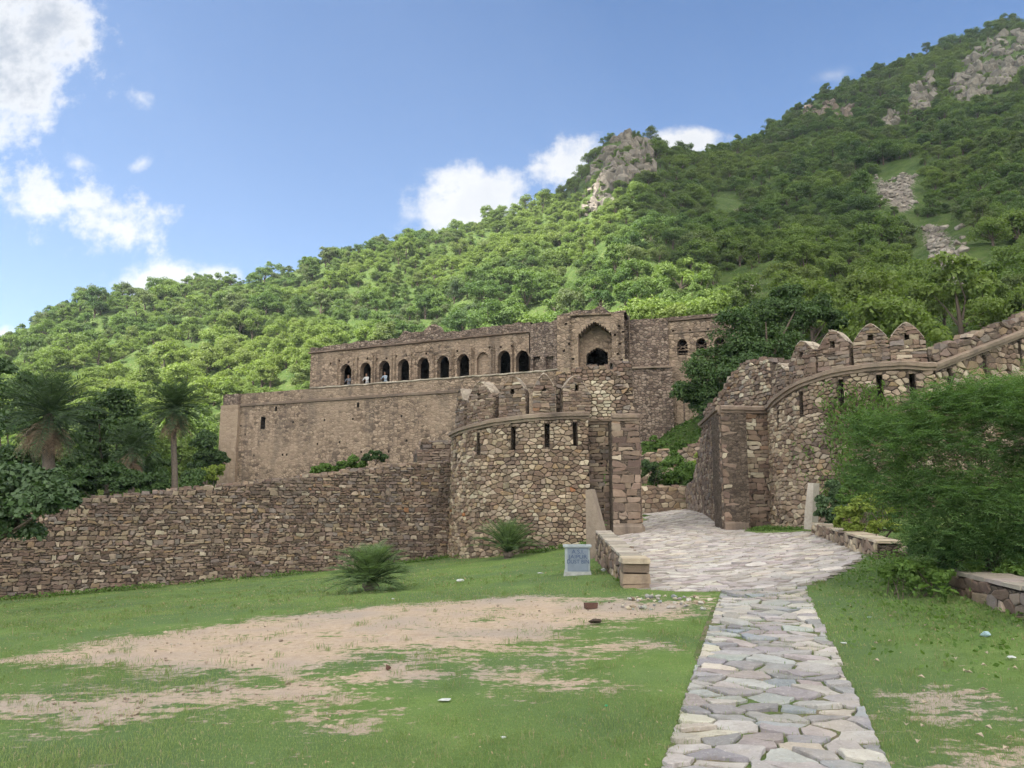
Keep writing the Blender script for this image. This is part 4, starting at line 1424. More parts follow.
_q = [(311, 348), (322, 347), (335, 345), (345, 344), (352, 343), (358, 341), (372, 341), (385, 340), (398, 338), (404, 330), (412, 333), (424, 331), (430, 325), (437, 325), (442, 333), (460, 331), (478, 328), (500, 325), (515, 323), (530, 322), (545, 322)]
_s = [s_of(um, u, v) for u, v in _q]; _z = [pt_of(um, u, v)[1] for u, v in _q]
utop = ragged(lambda s: float(np.interp(s, _s, _z)), random.Random(6), 0.09, 0.35)
slab(rb, lambda s, z, d: um(s, z, np.asarray(d) + 0.03), sU0 - 0.05, sU1, ZU + 0.04, lambda s: max(utop(s), ZU + 0.2), 0.7, (), 0.3, 0)
mb.build('upper_wall', [M['palace'], M['palace_inside']], pal)
rb.build('broken_parapet', [M['palace_rubble']], pal)
mb = MB()
sweep(mb, um, sU0 - 0.15, sU1, lambda s: ZU, [(0, -0.12), (0.2, -0.06), (0.22, 0.03), (0, 0.06)], 1.0, 0, (0.2, 0.145, 0.12), rngp, 0.02)
mb.build('string_course', [M['moulding']], pal)
for i, (c, hw, zt) in enumerate(wins):                 # raised frames round the windows
    mb = MB()
    fm_ = lambda s, z, d: um(s, z, np.asarray(d))
    for x0, x1, z0, z1 in ((c - 0.86, c - 0.78, zsill, zt + 0.48), (c + 0.78, c + 0.86, zsill, zt + 0.48), (c - 0.86, c + 0.86, zt + 0.484, zt + 0.56)):
        slab(mb, lambda s, z, d: um(s, z, np.asarray(d) + 0.055), x0, x1, z0, z1, 0.05, (), 2.0, 0)
    n = 10                                              # splayed stone arch rim
    prev = None
    fz = arch(c, hw, zt - 0.55, 0.55); fo = arch(c, hw + 0.13, zt - 0.56, 0.70)
    for x in np.linspace(-1, 1, 13):
        cur = ((c + x * hw, fz(c + x * hw * 0.999)), (c + x * (hw + 0.13), fo(c + x * (hw + 0.13) * 0.999)))
        if prev is not None:
            A = np.array([prev[0], cur[0], cur[1], prev[1]])
            P_ = np.r_[um(A[:, 0], A[:, 1], np.full(4, 0.03)), um(A[:, 0], A[:, 1], np.full(4, -0.05))]
            mb.add(P_, [(0, 1, 2, 3), (0, 4, 5, 1), (3, 2, 6, 7)], 0)
        prev = cur
    mb.build('window_frame', [M['palace']], pal)
# rooms behind: back wall, roof, end
mb = MB()
bk = lambda s, z, d: um(s, z, np.asarray(d) - 4.0)
slab(mb, bk, sU0, sU1, ZT - 0.8, ZU + 0.1, 0.5, (), 2.0, 0)
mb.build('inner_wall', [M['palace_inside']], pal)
mb = MB()
A = um(np.array([sU0 + 0.01, sU1 - 0.01, sU1 - 0.01, sU0 + 0.01]), ZT + 0.08, np.array([-0.56, -0.56, -4.0, -4.0]))
mb.add(A, [(0, 1, 2, 3)], 0)
mb.build('room_floor', [M['palace_rubble']], pal)
mb = MB()
A = um(np.array([sU0, sU1, sU1, sU0]), ZU + 0.03, np.array([-0.02, -0.02, -4.4, -4.4]))
B = A - np.array([0, 0, 0.35])
mb.add(np.r_[A, B], [(0, 1, 2, 3), (7, 6, 5, 4)], 0)
mb.build('roof_slab', [M['palace_rubble']], pal)
for s in (sU0, sU1 - 0.5):
    mb = MB()
    slab(mb, um, s + 0.002, s + 0.5, ZT - 0.8, ZU - 0.36, 4.4, (), 1, 0)
    mb.build('cross_wall', [M['palace_inside']], pal)
for c1, c2 in zip(wins[:-1], wins[1:]):
    if rngp.random() < 0.4:
        s = (c1[0] + c2[0]) / 2
        mb = MB()
        slab(mb, lambda s_, z, d: um(s_, z, np.asarray(d) - 0.77), s - 0.2, s + 0.2, ZT - 0.8, ZU - 0.37, 3.2, (), 1, 0)
        mb.build('cross_wall', [M['palace_inside']], pal)

# rough wall between the upper storey and the gate tower
rm = line_map(tuple(at(530, 350, 57.5)[:2]), tuple(at(562, 350, 55.6)[:2]))
mb = MB()
niches = []
for u in (536.5, 549.5):
    s = s_of(rm, u, 365); z0 = pt_of(rm, u, 372)[1]
    niches.append((s - 0.36, s + 0.36, z0, (lambda q, z=z0: z + 1.15), 0.3, 0.4))
slab(mb, rm, 0, rm.L, ZT - 1.5, ragged(lambda s: EYE + tan_el(545, 322) * 56.4, random.Random(5), 0.12, 0.3), 1.5, niches, 0.35, 0)
mb.build('rough_wall', [M['palace_rubble']], pal)

# gate tower: great cusped arch, inner cusped door, dark hall
YT = 53.6
tL, tR = at(557, 330, 54.6), at(629, 330, 53.5)
gm = line_map(tuple(tL[:2]), tuple(tR[:2]))
ZG = pt_of(gm, 600, 314)[1]
cs, _ = pt_of(gm, 594, 330); cs += 0.05
hwO = (s_of(gm, 611, 350) - s_of(gm, 577, 350)) / 2
zsp = pt_of(gm, 577, 334.5)[1]; zap = pt_of(gm, 593, 321.5)[1]
z0g = ZT - 3.5
mb = MB()
oh = [(cs - hwO, cs + hwO, z0g + 0.5, cusped(cs, hwO, zsp, zap - zsp, 7, 0.22), None, 0.03)]
for u, v in ((566, 325), (564, 352), (569, 345), (619, 327), (620, 345), (618, 355), (573, 360), (623, 333), (615, 336), (622, 361)):
    s, z = pt_of(gm, u, v)
    oh.append((s - 0.09, s + 0.09, z, (lambda q, z=z: z + 0.16), 0.3, 0.3))
slab(mb, gm, 0, gm.L, z0g, ZG, 1.1, oh, 0.5, 0, 0)
mb.build('gate_tower', [M['palace']], pal)
mb = MB()
_q = [(557, 316), (563, 313), (575, 311), (585, 310), (592, 309), (598, 306.5), (604, 308), (607, 311), (612, 313), (620, 312.5), (629, 313)]
_s = [s_of(gm, u, v) for u, v in _q]; _z = [pt_of(gm, u, v)[1] for u, v in _q]
slab(mb, lambda s, z, d: gm(s, z, np.asarray(d) + 0.02), 0.0, gm.L, ZG + 0.02, ragged(lambda s: max(ZG + 0.12, float(np.interp(s, _s, _z))), random.Random(4), 0.08, 0.2), 0.9, (), 0.2, 0)
mb.build('broken_parapet', [M['palace_rubble']], pal)
mb = MB()
sweep(mb, gm, 1.0, gm.L - 1.2, lambda s: ZG, [(0, -0.15), (0.2, -0.08), (0.22, 0.03), (0, 0.06)], 1.0, 0, (0.2, 0.145, 0.12), rngp, 0.02)
for a, b in ((cs - hwO - 0.55, cs - hwO - 0.45), (cs + hwO + 0.45, cs + hwO + 0.55)):
    slab(mb, lambda s, z, d: gm(s, z, np.asarray(d) + 0.07), a, b, z0g, ZG - 0.2, 0.06, (), 3, 0)
mb.build('string_course', [M['palace']], pal)
gb = lambda s, z, d: gm(s, z, np.asarray(d) - 1.1)
hwI = (s_of(gm, 606, 355) - s_of(gm, 584.5, 355)) / 2 * 1.03
zsi = pt_of(gm, 585, 351)[1]; zai = pt_of(gm, 594.5, 344.5)[1]
mb = MB()
slab(mb, gb, cs - hwO - 0.6, cs + hwO + 0.6, z0g, zap + 0.4, 0.6, [(cs - hwI, cs + hwI, z0g + 0.5, cusped(cs + 0.05, hwI, zsi, zai - zsi, 4, 0.12), None, 0.03)], 0.5, 0)
slab(mb, lambda s, z, d: gb(s, z, np.asarray(d) + 0.10), cs - hwO * 0.62, cs + hwO * 0.72, zsi + 1.05, zsi + 1.17, 0.09, (), 2, 0)
mb.build('door_arch', [M['palace']], pal)
mb = MB()                                               # hall with an opening to the lit court behind
hall = lambda s, z, d: gm(s, z, np.asarray(d) - 5.6)
slab(mb, hall, cs - 2.2, cs + 2.2, z0g, zap + 0.4, 0.4, [(cs - 0.35, cs + 1.5, z0g + 0.2, arch(cs + 0.57, 0.93, zsi - 1.0, 1.0), None, 0.12)], 1, 0)
for s in (cs - 2.2, cs + 1.8):
    slab(mb, lambda s_, z, d: gm(s_, z, np.asarray(d) - 1.71), s, s + 0.4, z0g, zap + 0.4, 3.88, (), 1, 0)
A = gm(np.array([cs - 2.2, cs + 2.2, cs + 2.2, cs - 2.2]), zap + 0.45, np.array([-1.0, -1.0, -6.0, -6.0]))
mb.add(np.r_[A, A + np.array([0, 0, 0.3])], [(3, 2, 1, 0), (4, 5, 6, 7), (0, 1, 5, 4), (1, 2, 6, 5), (2, 3, 7, 6), (3, 0, 4, 7)], 0)
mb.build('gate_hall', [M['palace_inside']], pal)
mb = MB()
slab(mb, lambda s, z, d: gm(s, z, np.asarray(d) - 8.2), cs - 1.6, cs + 3.4, z0g, zsi + 0.8, 0.4, (), 1, 0)
mb.build('court_wall', [M['pale_coping']], pal)
mb = MB()
for sx in (0.0, gm.L - 0.9):                            # sides of the tower going back
    slab(mb, lambda s, z, d: gm(s, z, np.asarray(d) - 1.102), sx, sx + 0.9, z0g, ZG - 0.7, 3.0, (), 1, 0)
slab(mb, lambda s, z, d: gm(s, z, np.asarray(d) - 0.02), 0.0, gm.L, 2.0, z0g - 0.01, 6.0, (), 1, 0)
mb.build('tower_side', [M['palace']], pal)

# right wing: rubble wall, ledge, small wing with arched windows
wm = line_map(tuple(at(624, 330, 54.1)[:2]), tuple(at(668, 330, 53.6)[:2]))
mb = MB()
ZWt = pt_of(wm, 645, 319)[1]; ZWl = pt_of(wm, 648, 368)[1]
slab(mb, wm, 0, wm.L, ZWl, ragged(lambda s: ZWt, random.Random(15), 0.05, 0.4), 1.5, (), 0.4, 0)
slab(mb, lambda s, z, d: wm(s, z, np.asarray(d) + 0.35), -0.2, wm.L + 0.2, 2.5, ZWl - 0.05, 1.8, (), 0.8, 0)
mb.build('rough_wall', [M['palace_rubble']], pal)
mb = MB()
slab(mb, lambda s, z, d: wm(s, z, np.asarray(d) + 0.1), wm.L + 0.2, wm.L + 4.2, 2.5, ZWl - 1.0, 1.8, (), 0.8, 0)
mb.build('rough_base', [M['palace_rubble']], pal)
mb = MB(); sweep(mb, lambda s, z, d: wm(s, z, np.asarray(d) + 0.36), -0.2, wm.L + 0.1, lambda s: ZWl, [(0, -0.1), (0.15, -0.08), (0.15, 0.04), (-0.4, 0.06)], 1.0, 0, (0.25, 0.19, 0.155), rngp, 0.01)
mb.build('ledge', [M['moulding']], pal)
xm = line_map(tuple(at(668, 330, 53.7)[:2]), tuple(at(742, 330, 51.9)[:2]))
ZX = pt_of(xm, 700, 318)[1]
hx = []
for ua, ub, vt, vb in ((677, 687.5, 339, 355), (696, 706.5, 338, 354), (714.5, 725, 337, 353)):
    a, b = s_of(xm, ua, 345), s_of(xm, ub, 345)
    c = (a + b) / 2; zt = pt_of(xm, (ua + ub) / 2, vt)[1]; zb_ = pt_of(xm, (ua + ub) / 2, vb)[1]
    hx.append((c - 0.36, c + 0.36, zb_, arch(c, 0.36, zt - 0.4, 0.4), None, 0.08))
nwin = len(hx)
for u, v in ((673, 332), (690, 331), (708, 330), (726, 329)):
    s, z = pt_of(xm, u, v); hx.append((s - 0.07, s + 0.07, z, (lambda q, z=z: z + 0.14), 0.3, 0.3))
mb = MB()
slab(mb, xm, 0.0, xm.L, ZWl - 7.0, ZX, 0.6, hx, 0.6, 0)
slab(mb, xm, 0.002, xm.L, ZX + 0.0, ragged(lambda s: pt_of(xm, 700, 314.5)[1], random.Random(18), 0.05, 0.4), 0.7, (), 0.4, 1)
mb.build('wing_wall', [M['palace'], M['palace_rubble']], pal)
mb = MB(); sweep(mb, xm, 0.0, xm.L, lambda s: ZX, [(0, -0.12), (0.16, -0.06), (0.18, 0.03), (0, 0.06)], 1.0, 0, (0.2, 0.145, 0.12), rngp, 0.015)
sweep(mb, xm, 0.3, xm.L, lambda s: pt_of(xm, 700, 331)[1], [(0, -0.05), (0.06, -0.04), (0.06, 0.04), (0, 0.05)], 1.0, 0, (0.22, 0.165, 0.135), rngp, 0.01)
mb.build('string_course', [M['moulding']], pal)
mb = MB(); slab(mb, lambda s, z, d: xm(s, z, np.asarray(d) - 3.5), -1, xm.L, ZWl - 3, ZX, 0.5, (), 2, 0)
A = xm(np.array([-0.6, xm.L, xm.L, -0.6]), ZX - 0.1, np.array([-0.3, -0.3, -3.9, -3.9])); mb.add(np.r_[A, A + np.array([0, 0, 0.2])], [(3, 2, 1, 0), (4, 5, 6, 7)], 0)
mb.build('wing_room', [M['palace_inside']], pal)
for (a, b, z0, zt, *_r) in hx[:nwin]:                   # cross bars of the old screens
    mb = MB()
    for z in (z0 + 0.12, z0 + 0.36, z0 + 0.58):
        A = xm(np.array([a, b, b, a]), z, np.array([-0.2, -0.2, -0.28, -0.28])); mb.add(np.r_[A, A + np.array([0, 0, 0.05])], [(3, 2, 1, 0), (4, 5, 6, 7), (0, 1, 5, 4), (2, 3, 7, 6)], 0)
    for p_, q_ in ((a, b), (b, a)):
        A = xm(np.array([p_, q_]), np.array([z0 + 0.36, z0 + 0.85]), np.array([-0.24, -0.24])); mb.tube(list(A), [0.025, 0.025], 5, 0)
    mb.build('window_screen', [M['palace']], pal)

# ruined stair wall on the green bank, and the crumbled blocks behind the left bastion
st = line_map(tuple(at(640, 460, 45.5)[:2]), tuple(at(722, 440, 44.0)[:2]))
_q = [(640, 456), (664, 449), (668, 452), (675, 455), (690, 446), (705, 436), (722, 428)]
_s = [s_of(st, u, v) for u, v in _q]; _z = [pt_of(st, u, v)[1] for u, v in _q]
sw = thing('stair_wall', (9, 45, 3), 'ruined sloping rubble wall on the green bank seen through the gateway', 'stone wall')
wall_with_stones('wall_face', st, 0, st.L, lambda s: float(np.interp(s, _s, _z)) - 1.6, ragged(lambda s: float(np.interp(s, _s, _z)), random.Random(3), 0.06, 0.4), 0.5, 0.34, 0.2, 97, PAL_BASTION, sw)


# ------------------------------------------------------------------ low walls and slabs beside the paved court
def low_wall(name, label, p0, p1, z0f, z1f, thick, sx, sz, seed, pal, cat='stone wall', cap=None, side=-1):
    fm = line_map(p0, p1, side)
    root = thing(name, (p0[0], p0[1], float(gz(*p0))), label, cat)
    rng = random.Random(seed)
    top = z1f
    wall_with_stones('wall_face', fm, 0, fm.L, z0f, top, thick, sx, sz, seed, pal, root, gap=0.009, depth=0.03, top_stones=False, ds=0.2)
    # far face and ends
    f2_ = line_map(fm(np.array([fm.L]), 0, np.array([-thick]))[0], fm(np.array([0.0]), 0, np.array([-thick]))[0], side)
    wall_with_stones('wall_face', f2_, 0, fm.L, lambda s: z0f(fm.L - s) if callable(z0f) else z0f, lambda s: (top(fm.L - s) if callable(top) else top), 0.06, sx, sz, seed + 1, pal, root, gap=0.009, depth=0.03, top_stones=False, ds=0.2)
    mb = MB()
    s = 0.0
    while s < fm.L - 0.02:
        L_ = min(rng.uniform(0.3, 0.55), fm.L - s)
        zt = (top(s + L_ / 2) if callable(top) else top)
        a = fm(np.array([s + L_ / 2]), np.array([zt + 0.02]), np.array([-thick / 2]))[0]
        rz = math.atan2(fm.d[1], fm.d[0])
        slope = ((top(s + L_) - top(s)) if callable(top) else 0.0)
        before = mb.nv
        mb.box(a, (L_ * 0.985, thick + 0.03, 0.045), rz, 0, pick(cap or PAL_PAVE, rng), 0.97, 0.008, rng)
        V = mb.V[-1]
        V[:, 2] += ((V[:, 0] - a[0]) * fm.d[0] + (V[:, 1] - a[1]) * fm.d[1]) * slope / max(L_, 0.01)
        s += L_
    mb.build('coping', [M['stone']], root)
    return root, fm


Pn = ground_at(625, 586)
Pf = at(596, 535, 20.4)
zt_n, zt_f = EYE + tan_el(626, 561) * Pn[1], EYE + tan_el(594, 532) * 20.4
Lp = math.hypot(Pf[0] - Pn[0], Pf[1] - Pn[1])
low_wall('parapet_wall', 'low mortared parapet wall with pale stone coping along the left edge of the paved ramp', tuple(Pf[:2]), tuple(Pn[:2]),
         lambda s: -0.1, lambda s: zt_f + (zt_n - zt_f) * s / Lp, 0.36, 0.24, 0.16, 101, PAL_RUBBLE, cap=[((0.40, 0.36, 0.325), 3), ((0.33, 0.29, 0.26), 2)])
ep = thing('end_block', (Pn[0] + 0.1, Pn[1] - 0.1, 0.2), 'squat masonry block with pale plaster cap at the near end of the parapet wall', 'stone block')
mb = MB(); rg = random.Random(7)
pd = math.atan2(Pn[1] - Pf[1], Pn[0] - Pf[0])
bx, by = Pn[0] + 0.14, Pn[1] - 0.22
zb = float(gz(bx, by)) - 0.1
for k in range(3):
    h = (zt_n - zb) / 3.0
    mb.box((bx, by, zb + h * (k + 0.5)), (0.44, 0.42 - 0.015 * k, h * 0.94), pd + math.pi / 2, 0, ((0.30, 0.22, 0.165), (0.33, 0.25, 0.19), (0.20, 0.15, 0.115))[k], 0.98, 0.014, rg)
mb.build('block', [M['stone']], ep)
mb = MB(); mb.box((bx, by + 0.06, zt_n + 0.03), (0.46, 0.62, 0.09), pd + math.pi / 2, 0, (0.50, 0.42, 0.33), 0.95, 0.01, rg); mb.build('plaster_cap', [M['stone']], ep)


def slab_stone(label, corners, depth_vec, mat_col, seed):
    """upright stone slab: front outline extruded along a real direction"""
    root_p = corners[0]
    mb = MB(); rg_ = random.Random(seed)
    c = np.array(corners, float)
    V = np.r_[c, c + np.array(depth_vec)]
    n = len(c)
    F = [tuple(range(n)), tuple(range(2 * n - 1, n - 1, -1))] + [(i, i + n, (i + 1) % n + n, (i + 1) % n) for i in range(n)]
    mb.add(V, F, 0, mat_col)
    o = mb.build('stone_slab', [M['slab']])
    return tag(o, label, 'stone slab')


M['slab'] = stone_mat('weathered_slab', 0.5, 0.45, 1.4)
Y_ = 20.9
slab_stone('tall tapering weathered stone slab standing between the left bastion and the parapet wall',
           [at(586.5, 568, Y_), at(604, 545, Y_), at(603, 534, Y_), at(591, 489, Y_), at(585.5, 490, Y_)], (0.16, 0.5, 0.0), (0.27, 0.22, 0.185), 1)
Y_ = 22.0
slab_stone('upright narrow stone slab at the foot of the right bastion beside the low retaining wall',
           [at(804, 529, Y_), at(812, 530, Y_), at(813.5, 483, Y_), at(808, 483, Y_), at(804.5, 512, Y_)], (0.30, 0.35, 0.0), (0.42, 0.385, 0.36), 2)

Pa, Pb = at(812, 531, 21.6)[:2], ground_at(878, 559)[:2]
Lr = math.hypot(Pb[0] - Pa[0], Pb[1] - Pa[1])
za, zb_ = EYE + tan_el(815, 524) * 21.6, EYE + tan_el(878, 543) * Pb[1]
low_wall('retaining_wall', 'low rubble retaining wall between the paved court and the yellow green bushes', tuple(Pa), tuple(Pb), 0.2,
         lambda s: za + (zb_ - za) * s / Lr, 0.4, 0.22, 0.15, 111, PAL_BASTION, cap=PAL_PALE)
Pa, Pb = ground_at(950, 590)[:2], ground_at(1052, 628)[:2]
Lr2 = math.hypot(Pb[0] - Pa[0], Pb[1] - Pa[1])
za2, zb2 = EYE + tan_el(950, 573) * Pa[1], EYE + tan_el(1052, 596) * Pb[1]
low_wall('ruined_wall', 'low ruined wall with flat grey top stones under the feathery tree at the right edge', tuple(Pa), tuple(Pb), lambda s: -0.1,
         lambda s: za2 + (zb2 - za2) * s / Lr2, 0.55, 0.24, 0.13, 121, PAL_RUBBLE, cap=[((0.33, 0.29, 0.265), 2), ((0.24, 0.205, 0.185), 2)])

# ------------------------------------------------------------------ dustbin
M['bin_paint'] = plain_mat('old_grey_paint', (0.31, 0.345, 0.355), 0.7, 0.3, 9, 0.25)
M['bin_panel'] = plain_mat('blue_grey_panel', (0.17, 0.205, 0.255), 0.6, 0.25, 7, 0.2)
M['bin_base'] = plain_mat('stained_concrete', (0.36, 0.37, 0.35), 0.9, 0.5, 8, 0.5)
M['bin_ink'] = plain_mat('dark_blue_lettering', (0.05, 0.075, 0.14), 0.6, 0.1, 20, 0.0)
Gb = ground_at(577.5, 575)
dw = 25.0 / F_PX * Gb[1]; dh = dw * 1.16
db = thing('dustbin', tuple(Gb), 'grey concrete dustbin with blue lettered front panel on the grass beside the parapet wall', 'dustbin')
rz = R(-4)


def dbp(x, y, z): return (Gb[0] + x * math.cos(rz) - y * math.sin(rz), Gb[1] + x * math.sin(rz) + y * math.cos(rz), Gb[2] + z)


mb = MB(); mb.box(dbp(0, 0, dh * 0.05), (dw * 1.08, dw * 1.0, dh * 0.18), rz, 0, tap=0.96); mb.build('base', [M['bin_base']], db)
t_ = 0.05
for nm, x, y, sx, sy in (('front_wall', 0, -dw * 0.42, dw * 0.93, t_), ('rear_wall', 0, dw * 0.42, dw * 0.93, t_), ('side_wall', -dw * 0.44, 0, t_, dw * 0.84 - t_ - 0.004), ('side_wall', dw * 0.44, 0, t_, dw * 0.84 - t_ - 0.004)):
    mb = MB(); mb.box(dbp(x, y, dh * 0.54), (sx, sy, dh * 0.8), rz, 0); mb.build(nm, [M['bin_paint']], db)
for x, y, sx, sy in ((0, -dw * 0.43, dw * 1.06, 0.11), (0, dw * 0.43, dw * 1.06, 0.11), (-dw * 0.46, 0, 0.10, dw * 0.86 - 0.114), (dw * 0.46, 0, 0.10, dw * 0.86 - 0.114)):
    mb = MB(); mb.box(dbp(x, y, dh * 0.965), (sx, sy, dh * 0.055), rz, 0); mb.build('rim', [M['bin_paint']], db)
mb = MB(); mb.box(dbp(0.01, -dw * 0.42 - t_ / 2 - 0.004, dh * 0.535), (dw * 0.80, 0.006, dh * 0.76), rz, 0); pn = mb.build('front_panel', [M['bin_panel']], db)
for txt, zz, sz in (('A.S.I.', 0.79, 0.145), ('JAIPUR', 0.625, 0.145), ('DUST BIN', 0.465, 0.145)):
    cu = bpy.data.curves.new('lettering', 'FONT'); cu.body = txt; cu.size = dh * sz * 1.25; cu.align_x = 'CENTER'; cu.align_y = 'CENTER'; cu.extrude = 0.001; cu.offset = 0.0008
    cu.materials.append(M['bin_ink'])
    o = bpy.data.objects.new('lettering', cu); COL.objects.link(o)
    lm_ = bpy.data.meshes.new_from_object(o.evaluated_get(bpy.context.evaluated_depsgraph_get()))
    bpy.data.objects.remove(o); lm_.name = 'lettering'
    o = bpy.data.objects.new('lettering', lm_); COL.objects.link(o); o.parent = db
    o.location = Vector(dbp(0.01, -dw * 0.42 - t_ / 2 - 0.0095, dh * zz)) - Vector(tuple(Gb)); o.rotation_euler = (R(90), 0, rz)
    o.scale = (0.94 if len(txt) > 6 else 1.12, 1, 1)

# ------------------------------------------------------------------ plants
FOL = {
    'hill': leaf_mat('hill_foliage', (0.055, 0.108, 0.034), (0.150, 0.215, 0.058), 0.40, 0.6, patch=((0.195, 0.250, 0.058), 0.021)),
    'dark': leaf_mat('dark_foliage', (0.032, 0.066, 0.024), (0.078, 0.125, 0.042), 0.32, 0.25),
    'mid': leaf_mat('mid_foliage', (0.038, 0.078, 0.024), (0.085, 0.135, 0.042), 0.28, 0.3),
    'glossy': leaf_mat('glossy_foliage', (0.026, 0.060, 0.020), (0.078, 0.130, 0.046), 0.25, 0.2, gloss=0.5),
    'acacia': leaf_mat('feathery_foliage', (0.046, 0.105, 0.044), (0.150, 0.235, 0.080), 0.45, 0.1),
    'yellow': leaf_mat('yellow_green_foliage', (0.12, 0.18, 0.030), (0.25, 0.30, 0.060), 0.35, 0.2),
    'bank': leaf_mat('bank_foliage', (0.055, 0.115, 0.022), (0.125, 0.20, 0.045), 0.35, 0.3),
    'palm': leaf_mat('palm_foliage', (0.034, 0.064, 0.028), (0.082, 0.122, 0.055), 0.25, 0.2),
    'young_palm': leaf_mat('young_palm_foliage', (0.085, 0.140, 0.055), (0.165, 0.225, 0.105), 0.35, 0.1),
    'dead': leaf_mat('dead_fronds', (0.13, 0.085, 0.055), (0.24, 0.17, 0.11), 0.1, 0.2, tcol=(1, 0.9, 0.7)),
    'grass': leaf_mat('grass_blades', (0.105, 0.165, 0.045), (0.235, 0.290, 0.108), 0.35, 0.0),
    'dry': leaf_mat('dry_grass', (0.26, 0.20, 0.11), (0.38, 0.31, 0.19), 0.2, 0.0, tcol=(1, 0.9, 0.7)),
}


def rhombi(P, A, B, size, asp):
    """leaf-shaped quads: centre P, long axis A, cross axis B"""
    size = np.asarray(size).reshape(-1, 1)
    a = A * size * 0.5; b = B * size * 0.5 * asp
    return np.stack([P - a, P - a * 0.1 + b, P + a, P - a * 0.1 - b], 1).reshape(-1, 3)


def unit(v):
    return v / (np.linalg.norm(v, axis=-1, keepdims=True) + 1e-9)


def leaf_axes(N, rs):
    """two axes spanning the leaf with normal N"""
    t = rs.normal(size=N.shape)
    A = unit(np.cross(N, t)); B = np.cross(N, A)
    return A, B


def leaf_mesh(name, V, tint, mats, mi=None):
    nf = len(V) // 4
    return np_mesh(name, V, np.arange(nf * 4), np.arange(nf) * 4, mats, mi, False, None, tint)


def clump_leaves(rs, centres, radii, per, size, asp=0.55, up=0.5, flat=0.85):
    Ps, Ns, T = [], [], []
    for c, r in zip(centres, radii):
        n = int(per * rs.uniform(0.8, 1.2))
        d = unit(rs.normal(size=(n, 3)))
        d[:, 2] = np.where(d[:, 2] < -0.35, -d[:, 2] * 0.6, d[:, 2])
        rad = r * rs.uniform(0.45, 1.08, size=(n, 1)) ** 0.6
        p = c + d * rad * np.array([1, 1, flat])
        Ps.append(p); Ns.append(unit(d * 0.8 + rs.normal(size=(n, 3)) * 0.6 + np.array([0, 0, up])))
        T.append(np.clip(rs.normal(0.5, 0.22, size=n) + rs.uniform(-0.2, 0.2), 0, 1))
    P, N, T = np.concatenate(Ps), np.concatenate(Ns), np.concatenate(T)
    A, B = leaf_axes(N, rs)
    return rhombi(P, A, B, size * rs.uniform(0.6, 1.25, size=len(P)), asp), T


def crown_clumps(rs, rx, rz, zc, n, rr=(0.28, 0.42)):
    d = unit(rs.normal(size=(n, 3)))
    d[:, 2] = np.where(d[:, 2] < -0.7, -d[:, 2], d[:, 2])
    k = rs.uniform(0.45, 0.8, size=(n, 1))
    c = d * k * np.array([rx, rx, rz]) + np.array([0, 0, zc])
    c[0] = (0, 0, zc)
    return c, rs.uniform(*rr, size=n) * rx


def limbs(mb, base, targets, r0, rs, mat=0, bend=0.25, n=6):
    for t in targets:
        t = np.asarray(t, float)
        mid = base + (t - base) * 0.5 + rs.normal(size=3) * np.linalg.norm(t - base) * bend * 0.3
        mb.tube([base, base + (mid - base) * 0.5, mid, t], [r0, r0 * 0.75, r0 * 0.5, r0 * 0.15], n, mat, cap=False)


# --- hill trees: a few kinds, each tree its own object near the fort, the far wood as one mass
def hill_tree_mesh(seed):
    rs = np.random.RandomState(seed)
    kind = seed % 4
    rx, rz = [(2.3, 1.8), (1.7, 2.2), (2.7, 1.3), (2.0, 1.7)][kind]
    rx *= rs.uniform(0.9, 1.1); rz *= rs.uniform(0.9, 1.1)
    zc = [1.7, 2.3, 1.1, 1.6][kind] * rs.uniform(0.9, 1.1)
    c, r = crown_clumps(rs, rx, rz, zc, [26, 22, 34, 15][kind], [(0.24, 0.38), (0.26, 0.42), (0.16, 0.28), (0.2, 0.4)][kind])
    V, T = clump_leaves(rs, c, r, [130, 130, 95, 120][kind], 0.25, up=0.35)
    mb = MB()
    mb.tube([(0, 0, -0.8), (rs.uniform(-0.1, 0.1), 0.05, 0.7), (0.1, rs.uniform(-0.2, 0.2), zc)], [0.16, 0.12, 0.05], 5, 0, cap=False)
    limbs(mb, np.array((0, 0, 0.6)), c[1:6], 0.07, rs, 0, n=4)
    tv = np.concatenate(mb.V); nt = len(tv)
    loops = np.concatenate([np.array(mb.L), np.arange(len(V)) + nt])
    starts = np.concatenate([np.array(mb.S), len(mb.L) + np.arange(len(V) // 4) * 4])
    mi = np.r_[np.ones(len(mb.S), int), np.zeros(len(V) // 4, int)]
    return np_mesh('hill_tree', np.r_[tv, V], loops, starts, [FOL['hill'], M['bark']], mi, False, None, np.r_[np.zeros(len(mb.S)), T])


HT = [hill_tree_mesh(200 + i) for i in range(9)]

rs = np.random.RandomState(42)
pts = []
y = 40.0
rows = []
while y < 345:
    st_ = 3.0
    xw = 1.0 * y + 12
    n = int(2 * xw / st_)
    xsr = np.linspace(-xw, xw, n) + rs.uniform(-1.4, 1.4, n)
    ysr = y + rs.uniform(-1.4, 1.4, n)
    rows.append(np.c_[xsr, ysr])
    y += st_ * 1.02
pts = np.concatenate(rows)
a_ = pts[:, 0] / pts[:, 1]
yr_ = np.interp(a_, _ra, _ry)
keep = pts[:, 1] < yr_ + 7
